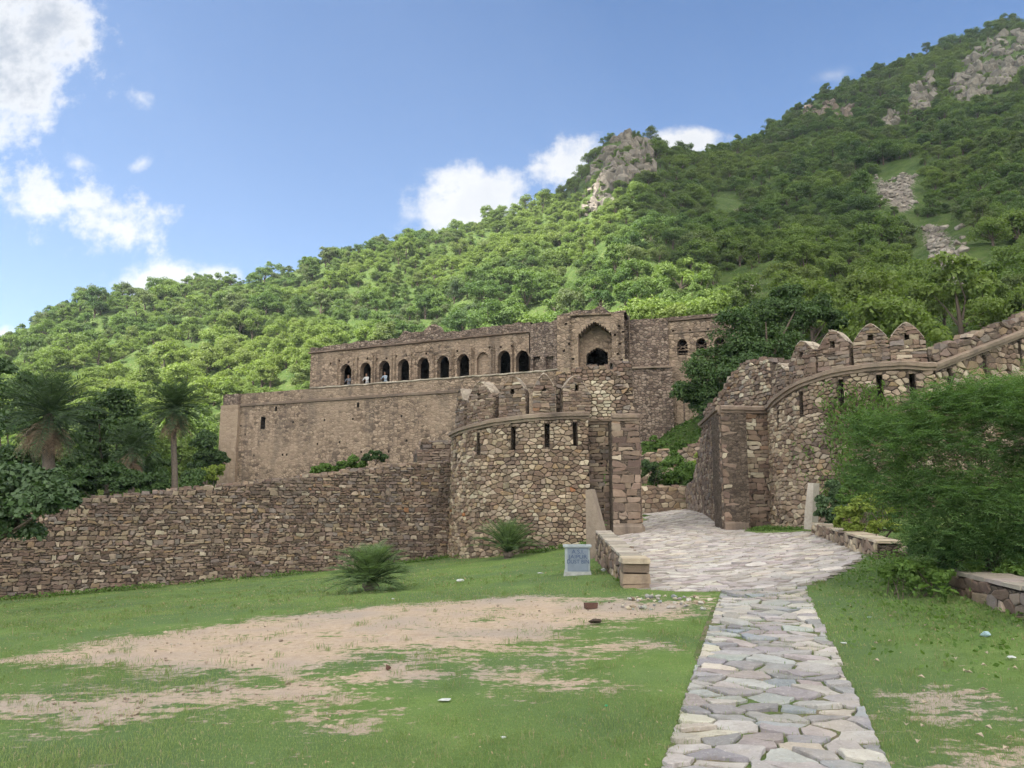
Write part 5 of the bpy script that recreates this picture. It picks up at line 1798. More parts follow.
# keep off the palace, the lane and the clearings
PAL_FOOT = [(-29, 78), (-27.5, 62), (-24, 40), (-4, 38), (2, 36), (10, 36), (13, 44), (24, 47), (24, 60), (6, 68), (-10, 76)]
keep &= ~in_poly(pts[:, 0], pts[:, 1], PAL_FOOT)
keep &= ~((pts[:, 1] < 47) & (pts[:, 0] > -30) & (pts[:, 0] < 12))
keep &= (pts[:, 1] > np.interp(pts[:, 0], [-60, -30, 0, 12, 30, 60], [56, 56, 47, 45, 42, 42]))
for poly, k in CLEAR_W:
    keep &= ~(poly_sd(pts[:, 0], pts[:, 1], poly) > (-2.2 if k == 'scree' else 0.2))
OUTCROPS = [([(583, 196), (592, 168), (604, 150), (616, 136), (628, 131), (648, 140), (652, 168), (640, 182), (612, 190)], 130, 2.3, 'craggy rock outcrop with small trees on the pointed hilltop above the palace', (0.38, 0.33, 0.295)),
            ([(582, 214), (588, 200), (604, 195), (618, 200), (612, 212), (596, 218)], 30, 1.6, 'small grey rock face just below the pointed hilltop', (0.36, 0.32, 0.29)),
            ([(800, 122), (806, 106), (830, 102), (856, 110), (846, 122)], 46, 2.4, 'reddish rock band on the high ridge right of the pointed hilltop', (0.37, 0.28, 0.235)),
            ([(905, 112), (912, 88), (930, 74), (938, 92), (920, 118)], 60, 2.6, 'steep grey crag halfway along the high right ridge', (0.36, 0.32, 0.285)),
            ([(950, 98), (960, 66), (990, 40), (1030, 30), (1040, 60), (1010, 84), (970, 108)], 150, 3.0, 'large pale rock face near the top of the hill at the right edge', (0.39, 0.35, 0.31)),
            ([(880, 128), (888, 112), (900, 116), (894, 134)], 26, 1.9, 'small crag under the high right ridge between dark trees', (0.35, 0.31, 0.275))]
OUT_W = [[tuple(hill_at(*p)[:2]) for p in o_[0]] for o_ in OUTCROPS]
for poly in OUT_W[:]:
    ins = poly_sd(pts[:, 0], pts[:, 1], poly) > 0.0
    keep &= ~(ins & (rs.uniform(size=len(pts)) < 0.3))
keep &= rs.uniform(size=len(pts)) < 0.985
pts = pts[keep]
pz = hz(pts[:, 0], pts[:, 1])
# what the fort hides is not a candidate for single trees
uu = 512 + F_PX * (pts[:, 0] / (pts[:, 1] * CP + (pz + 2 - EYE) * SP))
vv = 384 - F_PX * (((pz + 2.5 - EYE) * CP - pts[:, 1] * SP) / (pts[:, 1] * CP + (pz + 2.5 - EYE) * SP))
occ = np.interp(uu, [-100, 74, 75, 222, 223, 310, 311, 555, 556, 630, 735, 736, 800, 930, 1100], [395, 395, 485, 485, 392, 388, 345, 322, 310, 312, 312, 330, 322, 330, 300])
vis = (uu > -12) & (uu < 1036) & (vv < occ - 2)
order = np.argsort(np.where(vis, pts[:, 1], 1e6))
single = set(order[:300].tolist())
scl = np.clip(rs.lognormal(-0.12, 0.28, len(pts)), 0.45, 1.6) * np.where(pts[:, 1] > 210, 0.95, 1.0)
scl *= np.where(rs.uniform(size=len(pts)) < 0.18, 0.6, 1.0)
for poly in OUT_W:
    scl = np.where(poly_sd(pts[:, 0], pts[:, 1], poly) > -1.0, scl * 0.52, scl)
rotz = rs.uniform(0, 6.283, len(pts))
var = rs.randint(0, len(HT), len(pts))
for i in sorted(single):
    o = bpy.data.objects.new('hill_tree', HT[var[i]])
    COL.objects.link(o)
    o.location = (pts[i, 0], pts[i, 1], pz[i] - 0.15)
    o.rotation_euler = (0, 0, rotz[i])
    o.scale = (scl[i] * rs.uniform(0.92, 1.1), scl[i] * rs.uniform(0.92, 1.1), scl[i])
    tag(o, 'rounded bushy green tree in the dense wood on the lower hillside', 'tree', 'trees on the lower hillside')
rest = np.array([i for i in range(len(pts)) if i not in single])
print('hill trees', len(pts), 'visible', int(vis.sum()), 'rest', len(rest))
fme = bpy.data.meshes.new('hillside_forest')
fme.vertices.add(len(rest)); fme.vertices.foreach_set('co', np.c_[pts[rest], pz[rest] - 0.15].astype(np.float32).ravel())
for nm, typ, arr in (('var', 'INT', var[rest].astype(np.int32)), ('rot', 'FLOAT', rotz[rest].astype(np.float32)), ('scl', 'FLOAT', scl[rest].astype(np.float32))):
    a2 = fme.attributes.new(nm, typ, 'POINT'); a2.data.foreach_set('value', arr)
fo = link('hillside_forest', fme); tag(fo, kind='stuff')
gt = bpy.data.node_groups.new('forest', 'GeometryNodeTree')
gt.interface.new_socket('Geometry', in_out='INPUT', socket_type='NodeSocketGeometry')
gt.interface.new_socket('Geometry', in_out='OUTPUT', socket_type='NodeSocketGeometry')
gi, go = gt.nodes.new('NodeGroupInput'), gt.nodes.new('NodeGroupOutput')
jn = gt.nodes.new('GeometryNodeJoinGeometry')
for i, me_ in enumerate(HT):
    src = next(o for o in COL.objects if o.data is me_ and o.name.startswith('hill_tree'))
    oi = gt.nodes.new('GeometryNodeObjectInfo'); oi.transform_space = 'ORIGINAL'; oi.inputs['Object'].default_value = src
    g2 = gt.nodes.new('GeometryNodeGeometryToInstance')
    gt.links.new(oi.outputs['Geometry'], g2.inputs[0]); gt.links.new(g2.outputs[0], jn.inputs[0])
ip = gt.nodes.new('GeometryNodeInstanceOnPoints')


def named(nm, typ):
    nd = gt.nodes.new('GeometryNodeInputNamedAttribute'); nd.data_type = typ; nd.inputs['Name'].default_value = nm
    return nd.outputs['Attribute']


gt.links.new(gi.outputs[0], ip.inputs['Points']); gt.links.new(jn.outputs[0], ip.inputs['Instance'])
ip.inputs['Pick Instance'].default_value = True
gt.links.new(named('var', 'INT'), ip.inputs['Instance Index'])
cx3 = gt.nodes.new('ShaderNodeCombineXYZ'); gt.links.new(named('rot', 'FLOAT'), cx3.inputs[2])
er = gt.nodes.new('FunctionNodeEulerToRotation'); gt.links.new(cx3.outputs[0], er.inputs[0]); gt.links.new(er.outputs[0], ip.inputs['Rotation'])
cs3 = gt.nodes.new('ShaderNodeCombineXYZ')
_sc = named('scl', 'FLOAT')
for k in range(3): gt.links.new(_sc, cs3.inputs[k])
gt.links.new(cs3.outputs[0], ip.inputs['Scale'])
gt.links.new(ip.outputs[0], go.inputs[0])
md = fo.modifiers.new('forest', 'NODES'); md.node_group = gt

# --- rock outcrops
import bmesh


def boulder(rng, r, squash=0.8):
    bm = bmesh.new()
    for _ in range(15):
        v = Vector((rng.gauss(0, 1), rng.gauss(0, 1), rng.gauss(0, 1))).normalized()
        v = Vector((v.x * rng.uniform(0.75, 1.1), v.y * rng.uniform(0.75, 1.1), v.z * rng.uniform(0.7, 1.1) * squash)) * r
        bm.verts.new(v)
    bmesh.ops.convex_hull(bm, input=bm.verts)
    for v in [v for v in bm.verts if not v.link_faces]: bm.verts.remove(v)
    bm.verts.ensure_lookup_table(); bm.verts.index_update()
    V = np.array([v.co[:] for v in bm.verts]); F = [tuple(v.index for v in f.verts) for f in bm.faces]
    bm.free()
    return V, F


M['rock'] = stone_mat('hill_rock', 1.0, 0.7, 0.16, (1, 1, 0.95))
rng = random.Random(55)
for (px, n, rad, label, colr), poly in zip(OUTCROPS, OUT_W):
    mb = MB()
    us, vs_ = [p[0] for p in px], [p[1] for p in px]
    k = 0; tries = 0
    while k < n and tries < 2000:
        tries += 1
        u, v = rng.uniform(min(us), max(us)), rng.uniform(min(vs_), max(vs_))
        if not in_poly(np.array([u]), np.array([v]), px)[0]: continue
        p = hill_at(u, v)
        r = rad * rng.uniform(0.35, 1.0)
        V, F = boulder(rng, r, rng.uniform(0.8, 1.9))
        tint_ = rng.uniform(0.7, 1.12)
        mb.add(V + p + np.array((0, 0, -r * 0.12)), F, 0, tuple(x * tint_ * 0.55 for x in colr))
        k += 1
    tag(mb.build('rock_outcrop', [M['rock']]), label, 'rock outcrop')
# loose rocks on the two scree slopes
for (px, label) in (((872, 174, 918, 214), 'pale scree of loose stones in the upper clearing on the right hillside'), ((922, 226, 966, 286), 'pale scree of loose stones in the lower clearing on the right hillside')):
    mb = MB()
    for k in range(230):
        uu_, vv_ = rng.uniform(px[0], px[2]), rng.uniform(px[1], px[3])
        if not any(in_poly(np.array([uu_]), np.array([vv_]), pg)[0] for pg, kk in CLEAR if kk == 'scree') and rng.random() < 0.85: continue
        p = hill_at(uu_, vv_)
        V, F = boulder(rng, rng.uniform(0.2, 0.8) * (1.5 if rng.random() < 0.1 else 1)); c_ = rng.uniform(0.55, 1.0)
        mb.add(V + p, F, 0, (0.37 * c_, 0.33 * c_, 0.30 * c_))
    tag(mb.build('rubble', [M['rock']]), kind='stuff')


# --- single trees behind the walls and by the gate
def tree(name, label, base, lobes, fol, per, leaf, seed, trunk_r=0.2, group=None, asp=0.55, nsub=9, up=0.5, cat='tree', stems=1):
    """lobes: list of (centre, radius)"""
    rs_ = np.random.RandomState(seed)
    root = thing(name, base, label, cat, group)
    C_, R_ = [], []
    for c, r in lobes:
        cc, rr = crown_clumps(rs_, r * 0.95, r * 0.85, 0, nsub, (0.34, 0.5))
        C_.append(cc + np.asarray(c)); R_.append(rr)
    V, T = clump_leaves(rs_, np.concatenate(C_), np.concatenate(R_), per, leaf, asp, up)
    link('crown', leaf_mesh('crown', V, T, [fol]), root)
    mb = MB()
    b = np.asarray(base, float)
    cen = np.mean([c for c, _ in lobes], axis=0)
    for k in range(stems):
        bb = b + np.array([rs_.uniform(-0.3, 0.3), rs_.uniform(-0.2, 0.2), -0.3]) * (0 if stems == 1 else 1)
        fork = bb + (cen - bb) * 0.4 + rs_.normal(size=3) * 0.12
        mb.tube([bb, bb + (fork - bb) * 0.5, fork], [trunk_r, trunk_r * 0.85, trunk_r * 0.7], 8, 0)
        limbs(mb, fork, [np.asarray(c) + rs_.normal(size=3) * r * 0.3 for c, r in lobes], trunk_r * 0.55, rs_)
    mb.build('trunk', [M['bark']], root)
    return root


def lob(items, Y, k=1.0):
    return [(at(u, v, Y + dy), r * k * (Y + dy) / F_PX) for u, v, r, dy in items]


def hbase(u, Y):
    x = xr(u, 480) * Y
    return (x, Y, float(hz(x, Y)))


tree('dense_tree', 'largest dark rounded tree between the big date palm and the slim date palm', hbase(108, 46), lob([(110, 425, 30, 0), (92, 450, 30, 1), (128, 440, 24, -1), (115, 404, 19, 0), (100, 470, 28, 0), (86, 420, 20, 1), (136, 462, 22, -1)], 46, 1.15), FOL['dark'], 260, 0.26, 301, 0.25)
tree('dense_tree', 'low mid green tree under the slim date palm behind the rubble wall', hbase(165, 47), lob([(152, 474, 18, 0), (140, 480, 18, 0), (196, 478, 15, 0), (160, 462, 12, 2)], 47), FOL['mid'], 240, 0.22, 302)
tree('dense_tree', 'dark bushy tree close against the left corner of the palace', hbase(205, 58), lob([(206, 447, 17, 0), (198, 462, 15, 0), (214, 462, 14, 0)], 58), FOL['dark'], 260, 0.24, 303)
tree('low_thicket', 'low dark thicket directly behind the rubble wall under the small date palm', hbase(110, 36), lob([(88, 486, 22, 0), (112, 482, 24, 0), (135, 486, 18, 0), (155, 486, 16, 0)], 36), FOL['dark'], 240, 0.2, 308, 0.1, cat='thicket', nsub=11)
tree('low_thicket', 'low mid green thicket behind the rubble wall between slim palm and palace corner', hbase(185, 36), lob([(160, 490, 12, 0), (192, 487, 13, 0), (60, 492, 26, 0), (30, 496, 26, 0)], 36), FOL['mid'], 240, 0.18, 309, 0.1, cat='thicket', nsub=11)
tree('bright_bush', 'bright yellow green bush at the foot of the palace corner', hbase(210, 52), lob([(208, 478, 12, 0), (218, 470, 10, 2)], 52), FOL['yellow'], 220, 0.18, 304, 0.06, cat='bush')
tree('dense_tree', 'grey green tree behind the date palms at the left edge', hbase(12, 60), lob([(10, 400, 26, 0), (30, 388, 20, 2), (-10, 420, 30, 0), (20, 430, 26, 0)], 60), FOL['mid'], 240, 0.28, 305)
tree('dense_tree', 'dark leafy tree behind the dead skirt of the big date palm', hbase(40, 44), lob([(30, 470, 30, 0), (62, 478, 22, 0), (5, 465, 26, 0)], 44), FOL['dark'], 240, 0.24, 306)
tree('spreading_tree', 'broad dark green tree spreading before the right wing of the palace', hbase(752, 47.5),
     lob([(775, 350, 30, 0), (738, 336, 26, 1), (704, 384, 25, 0), (738, 392, 33, -1), (800, 318, 22, 1), (765, 322, 24, 2), (755, 425, 22, -1), (822, 312, 17, 2), (718, 362, 22, 1), (710, 405, 20, 0), (790, 380, 26, 0), (685, 398, 16, 0), (722, 412, 24, -0.5), (745, 360, 26, -0.5), (790, 300, 16, 2.5), (835, 322, 14, 2.5), (735, 432, 16, -1), (760, 385, 26, -1)], 47.5, 1.28),
     FOL['mid'], 270, 0.20, 307, 0.35, nsub=14)
for i, (u, v, r, Y, f, lb) in enumerate([(664, 478, 15, 41.5, 'bank', 'bright green bush on the bank left of the stair wall in the gateway'), (688, 474, 17, 41, 'bank', 'bushy bright green shrub in the middle of the gateway bank'),
                                         (706, 462, 14, 42, 'yellow', 'yellow green shrub beside the right gate pier on the bank'), (652, 444, 10, 47, 'bank', 'small shrub above the stair wall near the left gate pier'),
                                         (650, 470, 12, 40.6, 'dark', 'dark shrub against the inner wall beside the left gate pier'), (684, 448, 11, 47.5, 'bank', 'small green shrub just above the ruined stair wall'), (675, 462, 12, 43, 'bank', 'leafy shrub directly below the ruined stair wall')]):
    tree('bank_shrub', lb, hbase(u, Y), lob([(u, v, r, 0), (u - r * 0.7, v + r * 0.4, r * 0.7, 0), (u + r * 0.6, v + r * 0.5, r * 0.7, 0.3)], Y), FOL[f], 150, 0.15, 320 + i, 0.04, 'shrubs on the gateway bank', cat='shrub')
for i, (u, v, r, Y, f, lb) in enumerate([(326, 470, 9, 31, 'bank', 'low green shrub on top of the rubble wall below the terrace, leftmost of three'), (352, 464, 10, 31, 'bank', 'light green shrub on top of the rubble wall, middle of three'), (375, 457, 8, 31, 'dark', 'darkest shrub on top of the rubble wall near the ruined step')]):
    p = at(u, v + r, Y)
    tree('wall_shrub', lb, tuple(p), lob([(u, v - 1, r, 0), (u - r, v + 2, r * 0.75, 0), (u + r, v + 2, r * 0.75, 0)], Y), FOL[f], 150, 0.11, 340 + i, 0.03, 'shrubs on the rubble wall', cat='shrub')

# broad-leaved tree reaching in from the left
Yt = 16.5
tree('broadleaf_tree', 'dark glossy broad leaved tree reaching in from the left edge before the rubble wall', (-13.2, 16.8, float(gz(-13.2, 16.8))),
     [(at(14, 492, Yt), 0.92), (at(-48, 440, Yt), 1.05), (at(40, 503, Yt - 0.5), 0.68), (at(10, 520, Yt), 0.85), (at(-40, 520, Yt), 1.3), (at(60, 505, Yt - 0.3), 0.42), (at(-70, 470, Yt), 1.5), (at(-6, 372, Yt), 0.4), (at(-40, 395, Yt), 0.95), (at(44, 482, Yt), 0.42)],
     FOL['glossy'], 120, 0.135, 350, 0.2, nsub=11, asp=0.62)


# --- palms
def frond(rs_, base, az, el, L, droop, nleaf, leaf_l, leaf_w, vee=0.6):
    """feather frond: returns leaflet quads and rachis points"""
    t = np.linspace(0, 1, 14)
    d = np.array([math.cos(az), math.sin(az), 0])
    ang = el - droop * t ** 1.25
    seg = np.stack([np.cos(ang)[:, None] * d + np.sin(ang)[:, None] * np.array([0, 0, 1])], 0)[0]
    path = np.asarray(base) + np.concatenate([[np.zeros(3)], np.cumsum(seg[:-1] * (L / 13), 0)])
    tt = np.repeat(np.linspace(0.12, 0.99, nleaf), 2) + rs_.uniform(-0.008, 0.008, nleaf * 2)
    side = np.tile([1, -1], nleaf)
    idx_ = np.clip(tt * 13, 0, 12.999); i0 = idx_.astype(int); fr = (idx_ - i0)[:, None]
    p = path[i0] * (1 - fr) + path[i0 + 1] * fr
    tang = unit(path[i0 + 1] - path[i0])
    sid = unit(np.cross(tang, np.array([0, 0, 1.0])))
    upv = np.cross(sid, tang)
    ll = leaf_l * np.sin(np.clip(tt, 0, 1) * math.pi * 0.86 + 0.35) * rs_.uniform(0.85, 1.15, len(tt))
    fw = (0.45 + 0.5 * tt)[:, None]
    dirv = unit(tang * fw + sid * side[:, None] * 0.85 + upv * vee * rs_.uniform(0.1, 1.0, (len(tt), 1)) - np.array([0, 0, 0.15]))
    wv = unit(np.cross(dirv, upv + rs_.normal(size=upv.shape) * 0.4))
    c = p + dirv * ll[:, None] * 0.5
    return rhombi(c, dirv, wv, ll, leaf_w), path


def palm(name, label, base, top, L, nfr, leaf_l, seed, skirt=0, trunk_r=0.2, nleaf=38, el_rng=(-0.5, 1.35), leaf_w=0.09, group=None, cat='palm tree', fol='palm'):
    rs_ = np.random.RandomState(seed)
    root = thing(name, base, label, cat, group)
    b, t = np.asarray(base, float), np.asarray(top, float)
    mb = MB()
    n = 14
    path = [b + (t - b) * (k / (n - 1)) + np.array([0.06 * math.sin(k * 0.4), 0, -0.3 if k == 0 else 0]) for k in range(n)]
    mb.tube(path, [trunk_r * (1.25 - 0.35 * k / (n - 1)) * (1 + 0.1 * (k % 2)) for k in range(n)], 9, 0)
    mb.build('trunk', [M['palm_bark']], root)
    Vs, Ts = [], []
    rac = MB()
    for k in range(nfr):
        f = k / nfr
        el = el_rng[0] + (el_rng[1] - el_rng[0]) * f ** 0.8 + rs_.uniform(-0.12, 0.12)
        az = k * 2.39996 + rs_.uniform(-0.2, 0.2)
        l = L * rs_.uniform(0.85, 1.1) * (0.85 if el > 1.1 else 1)
        V, pth = frond(rs_, t + np.array([0, 0, 0.1 * f]), az, el, l, rs_.uniform(0.7, 1.2) if el > 0 else rs_.uniform(0.4, 0.8), nleaf, leaf_l, leaf_w)
        Vs.append(V); Ts.append(np.clip(rs_.normal(0.35 + 0.4 * f, 0.12, len(V) // 4), 0, 1))
        rac.tube(list(pth[::3]) , [0.03 * L / 3, 0.025 * L / 3, 0.018 * L / 3, 0.012 * L / 3, 0.006 * L / 3][:len(pth[::3])], 4, 0, cap=False)
    me_ = leaf_mesh('crown', np.concatenate(Vs), np.concatenate(Ts), [FOL[fol]])
    cr = link('crown', me_, root)
    o = rac.build('frond_stems', [FOL['palm']], root)
    if skirt:
        Vs, Ts = [], []
        for k in range(skirt):
            az = rs_.uniform(0, 6.28)
            V, pth = frond(rs_, t - np.array([0, 0, rs_.uniform(0.1, 0.7)]), az, rs_.uniform(-1.0, -0.35), L * rs_.uniform(0.5, 0.75), rs_.uniform(0.5, 1.0), nleaf // 2, leaf_l * 0.75, leaf_w * 1.3, 0.1)
            Vs.append(V); Ts.append(rs_.uniform(0, 1, len(V) // 4))
        link('dead_fronds', leaf_mesh('dead_fronds', np.concatenate(Vs), np.concatenate(Ts), [FOL['dead']]), root)
    return root


palm('date_palm', 'largest date palm with brown dead frond skirt at the left behind the wall', hbase(52, 38), at(50, 414, 38), 3.1, 84, 0.52, 401, 64, 0.26, 40, (-0.9, 1.45), 0.075)
palm('date_palm', 'slim tall date palm standing alone left of the palace corner', hbase(176, 39), at(175, 408, 39), 2.0, 90, 0.42, 402, 46, 0.13, 34, (-0.95, 1.45), 0.08)
palm('date_palm', 'smallest date palm between the two taller palms behind the wall', hbase(133, 38), at(132, 448, 38), 1.6, 58, 0.34, 403, 30, 0.14, 32, (-0.8, 1.45), 0.08)
for i, (u, v, w_, h_, lb, Y0) in enumerate([(370, 592, 33, 58, 'wide bushy young date palm on the grass before the rubble wall', None), (508, 557, 24, 50, 'upright young date palm at the foot of the left bastion', 24.6)]):
    g = ground_at(u, v) if Y0 is None else np.array((xr(u, v) * Y0, Y0, float(gz(xr(u, v) * Y0, Y0))))
    k = g[1] / F_PX
    top = g + np.array((0, 0, 0.18))
    palm('young_date_palm', lb, tuple(g), tuple(top), w_ * k * (1.5 if i == 0 else 1.9), 80 if i == 0 else 60, 0.22, 410 + i, 8, 0.11, 46, (0.35, 1.5) if i else (-0.05, 1.4), 0.07, cat='palm bush', fol='young_palm')

# --- feathery tree on the right
def feather_tree(label, base, lobes, seed, nspray, tw=0.30, fol='acacia', name='feathery_tree'):
    rs_ = np.random.RandomState(seed)
    root = thing(name, base, label, 'tree')
    Ps, As, Bs, Sz, T = [], [], [], [], []
    vol = np.array([r ** 2 for _, r in lobes]); pk = rs_.choice(len(lobes), nspray, p=vol / vol.sum())
    for li in pk:
        c, r = lobes[li]
        d = unit(rs_.normal(size=3)); d[2] = abs(d[2]) * 0.9 if rs_.uniform() < 0.7 else d[2]
        o_ = np.asarray(c) + d * r * np.array([1, 1, 0.8]) * rs_.uniform(0.25, 1.0) ** 0.5
        out = unit(np.array([d[0], d[1], 0.18 * d[2] - 0.05]) + rs_.normal(size=3) * 0.5 * np.array([1, 1, 0.9]))
        sidev = unit(np.cross(out, (0, 0, 1)))
        L = tw * rs_.uniform(0.6, 1.25)
        npin = rs_.randint(6, 10)
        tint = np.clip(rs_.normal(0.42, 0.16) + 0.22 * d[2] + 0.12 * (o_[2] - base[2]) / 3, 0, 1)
        for k in range(npin):                     # pinnae in pairs along the twig, each a row of leaflets
            s = (k + 0.5) / npin
            pc = o_ + out * L * s + np.array([0, 0, -0.06 * s * s])
            for sd in (1, -1):
                dv = unit(out * 0.55 + sidev * sd + np.array([0, 0, rs_.uniform(-0.3, 0.15)]))
                ln = L * 0.33 * (1 - 0.5 * s)
                m_ = 4
                q_ = pc + dv * (np.linspace(0.15, 1, m_)[:, None] * ln)
                Ps.append(q_); As.append(np.tile(unit(dv + out * 0.4), (m_, 1)) + rs_.normal(size=(m_, 3)) * 0.25)
                Bs.append(np.tile(np.cross(dv, (0, 0, 1)), (m_, 1)) + rs_.normal(size=(m_, 3)) * 0.35)
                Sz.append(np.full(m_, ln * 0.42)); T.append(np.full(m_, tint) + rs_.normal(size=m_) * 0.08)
    P, A, B, S, T = [np.concatenate(x) for x in (Ps, As, Bs, Sz, T)]
    A = unit(A); B = unit(B - A * (A * B).sum(1, keepdims=True))
    V = rhombi(P, A, B, S, 0.42)
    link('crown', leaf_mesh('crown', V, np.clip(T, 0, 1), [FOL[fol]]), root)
    mb = MB(); b = np.asarray(base, float)
    for k in range(4):
        bb = b + np.array([rs_.uniform(-0.2, 0.2), rs_.uniform(-0.15, 0.15), -0.15])
        tg = np.array([rs_.uniform(-0.7, 0.7), rs_.uniform(-0.4, 0.4), rs_.uniform(1.1, 1.6)])
        f_ = bb + tg * 0.5
        mb.tube([bb, bb + tg * 0.25 + rs_.normal(size=3) * 0.04, f_], [0.045, 0.034, 0.024], 6, 0)
        limbs(mb, f_, [np.asarray(c) + rs_.normal(size=3) * r * 0.45 for c, r in lobes for _ in (0, 1)][k::4] + [np.asarray(lobes[k % len(lobes)][0])], 0.015, rs_, 0, 0.3, 5)
    mb.build('trunk', [M['bark']], root)
    return root


Yf = 11.6
fb = at(985, 545, Yf); fb[2] = float(gz(fb[0], fb[1]))
FL = [(at(u, v, Yf + dy), r * (Yf + dy) / F_PX) for u, v, r, dy in ((975, 425, 66, 0), (925, 455, 60, 0.1), (1030, 420, 70, 0.2), (892, 440, 38, 0.6), (925, 500, 42, -0.2), (960, 510, 60, -0.4), (1020, 505, 62, -0.2), (1075, 460, 70, 0), (878, 478, 28, 0.5), (952, 548, 32, -0.5), (985, 408, 34, 0.2), (1020, 402, 34, 0.3), (872, 425, 20, 0.7), (930, 412, 28, 0.4), (985, 545, 34, -0.7), (1030, 548, 40, -0.6), (945, 535, 34, -0.7), (1005, 525, 36, -0.8), (1065, 418, 44, 0), (950, 400, 22, 0.3))]
feather_tree('large feathery dark green tree filling the right edge before the round bastion', tuple(fb), FL, 500, 7600)

for i, (items, Y, f, lb, per, lf) in enumerate([
        ([(935, 552, 22, 0.2), (965, 548, 24, 0.3), (1000, 548, 26, 0.2), (1030, 545, 26, 0), (950, 565, 16, -0.3)], 12.2, 'mid', 'dark green undergrowth bush filling the space under the feathery tree', 170, 0.07),
        ([(868, 510, 19, 0), (884, 514, 16, 0.3), (850, 516, 16, 0.2), (875, 528, 16, 0), (892, 528, 13, 0), (856, 528, 13, 0), (840, 526, 9, 0.4), (880, 496, 10, 0)], 17.6, 'yellow', 'bright yellow green bush behind the low retaining wall', 170, 0.075),
        ([(829, 502, 15, 0), (838, 492, 14, 0.3), (826, 515, 11, 0), (840, 512, 12, 0), (832, 522, 9, 0)], 21.0, 'glossy', 'dark leafy bush beside the upright stone slab at the right bastion', 170, 0.11),
        ([(852, 485, 15, 0), (866, 474, 17, 0.4), (846, 500, 13, -0.3), (864, 496, 16, 0), (880, 488, 14, 0)], 19.3, 'bank', 'pale green bush between the dark leafy bush and the feathery tree', 150, 0.09),
        ([(905, 575, 15, 0), (925, 572, 16, 0.2), (888, 573, 11, 0.3), (945, 578, 12, -0.2)], 10.8, 'bank', 'low leafy weed patch at the foot of the feathery tree', 130, 0.075),
        ([(1005, 572, 16, 0), (1024, 566, 18, 0.2), (975, 570, 12, 0.2)], 10.6, 'bank', 'light green leafy weeds behind the ruined low wall at the right', 110, 0.085)]):
    p = at(items[0][0], items[0][1], Y)
    base = (p[0], p[1], min(float(gz(p[0], p[1])), p[2]))
    tree('leafy_bush', lb, base, lob(items, Y), FOL[f], per, lf, 510 + i, 0.025, cat='bush', nsub=7, stems=3)

# broad-leaved weeds standing in the grass on the right: stalks with large leaves
for i, (u, v, h_, lb) in enumerate([(932, 598, 0.42, 'tall broad leaved weed before the ruined low wall'), (912, 592, 0.30, 'low broad leaved weed left of the tallest weed'), (946, 603, 0.26, 'small broad leaved weed nearest the ruined low wall'), (893, 588, 0.26, 'small broad leaved weed nearest the paved court')]):
    g = ground_at(u, v); rs_ = np.random.RandomState(530 + i)
    root = thing('broadleaf_weed', tuple(g), lb, 'plant', 'broad leaved weeds by the low wall')
    Vs, mb = [], MB()
    for k in range(13):
        az = rs_.uniform(0, 6.28); rr = rs_.uniform(0.03, 0.22); zz = h_ * rs_.uniform(0.3, 1.0)
        tip = g + np.array((math.cos(az) * rr, math.sin(az) * rr, zz))
        mb.tube([g + np.array((0, 0, -0.02)), g + np.array((math.cos(az) * rr * 0.3, math.sin(az) * rr * 0.3, zz * 0.6)), tip], [0.006, 0.005, 0.003], 4, 0, cap=False)
        a = unit(np.array((math.cos(az), math.sin(az), -0.15 + rs_.normal() * 0.25))); bq = unit(np.cross(a, (0, 0, 1)) + rs_.normal(size=3) * 0.2)
        L = rs_.uniform(0.09, 0.15); W = L * 0.36
        nrm = np.cross(bq, a)
        for s0_, s1_, w0, w1 in ((0, 0.3, 0.25, 1), (0.3, 0.65, 1, 0.8), (0.65, 1, 0.8, 0.02)):
            for sd in (1, -1):
                f0 = tip + a * L * s0_ + nrm * (-0.08 * L * s0_ ** 2); f1 = tip + a * L * s1_ + nrm * (-0.08 * L * s1_ ** 2)
                Vs.append(np.array([f0, f1, f1 + bq * sd * W * w1 + nrm * 0.02, f0 + bq * sd * W * w0 + nrm * 0.02]))
    V = np.concatenate(Vs)
    link('leaves', leaf_mesh('leaves', V, np.repeat(rs_.uniform(0.4, 1, 13), 6), [FOL['bank']]), root)
    mb.build('stem', [FOL['bank']], root)

# creeping plants on the sunny side of the right bastion
rs_ = np.random.RandomState(77)
fmBR = arc_map(BR[0], BR[1], BR[2], 0.0, 1, 0.02, 4.9)
n = 18000
u_ = rs_.uniform(792, 925, n); v_ = rs_.uniform(382, 520, n)
den = np.clip((u_ - 790) / 80, 0, 1) * np.clip((v_ - 378 + (u_ - 830) * 0.12) / 40, 0, 1) * np.clip(0.5 + 0.8 * fbm(u_, v_, 9, 3, 0.06), 0, 1)
ok_ = rs_.uniform(size=n) < den * 0.8
Pc = []
for u, v in zip(u_[ok_], v_[ok_]):
    th = az_on(*BR, u, v); k = xr(u, v)
    x = BR[0] + (BR[2] + 0.03) * math.cos(th); yv = BR[1] + (BR[2] + 0.03) * math.sin(th)
    Pc.append((x, yv, EYE + tan_el(u, v) * yv, math.cos(th), math.sin(th)))
Pc = np.array(Pc)
nr3 = np.c_[Pc[:, 3], Pc[:, 4], np.zeros(len(Pc))]
P3 = Pc[:, :3] + nr3 * rs_.uniform(0.06, 0.22, (len(Pc), 1))
A3 = unit(rs_.normal(size=P3.shape) * 0.6 + np.array((0, 0, 0.8)) + nr3 * 0.4); B3 = unit(np.cross(A3, nr3) + rs_.normal(size=P3.shape) * 0.3)
me_ = leaf_mesh('creeper', rhombi(P3, A3, B3, rs_.uniform(0.07, 0.19, len(P3)), 0.3), rs_.uniform(0, 1, len(P3)), [FOL['bank']])
tag(link('creeper', me_), 'thin green creeping plants growing over the face of the right bastion', 'creeper')

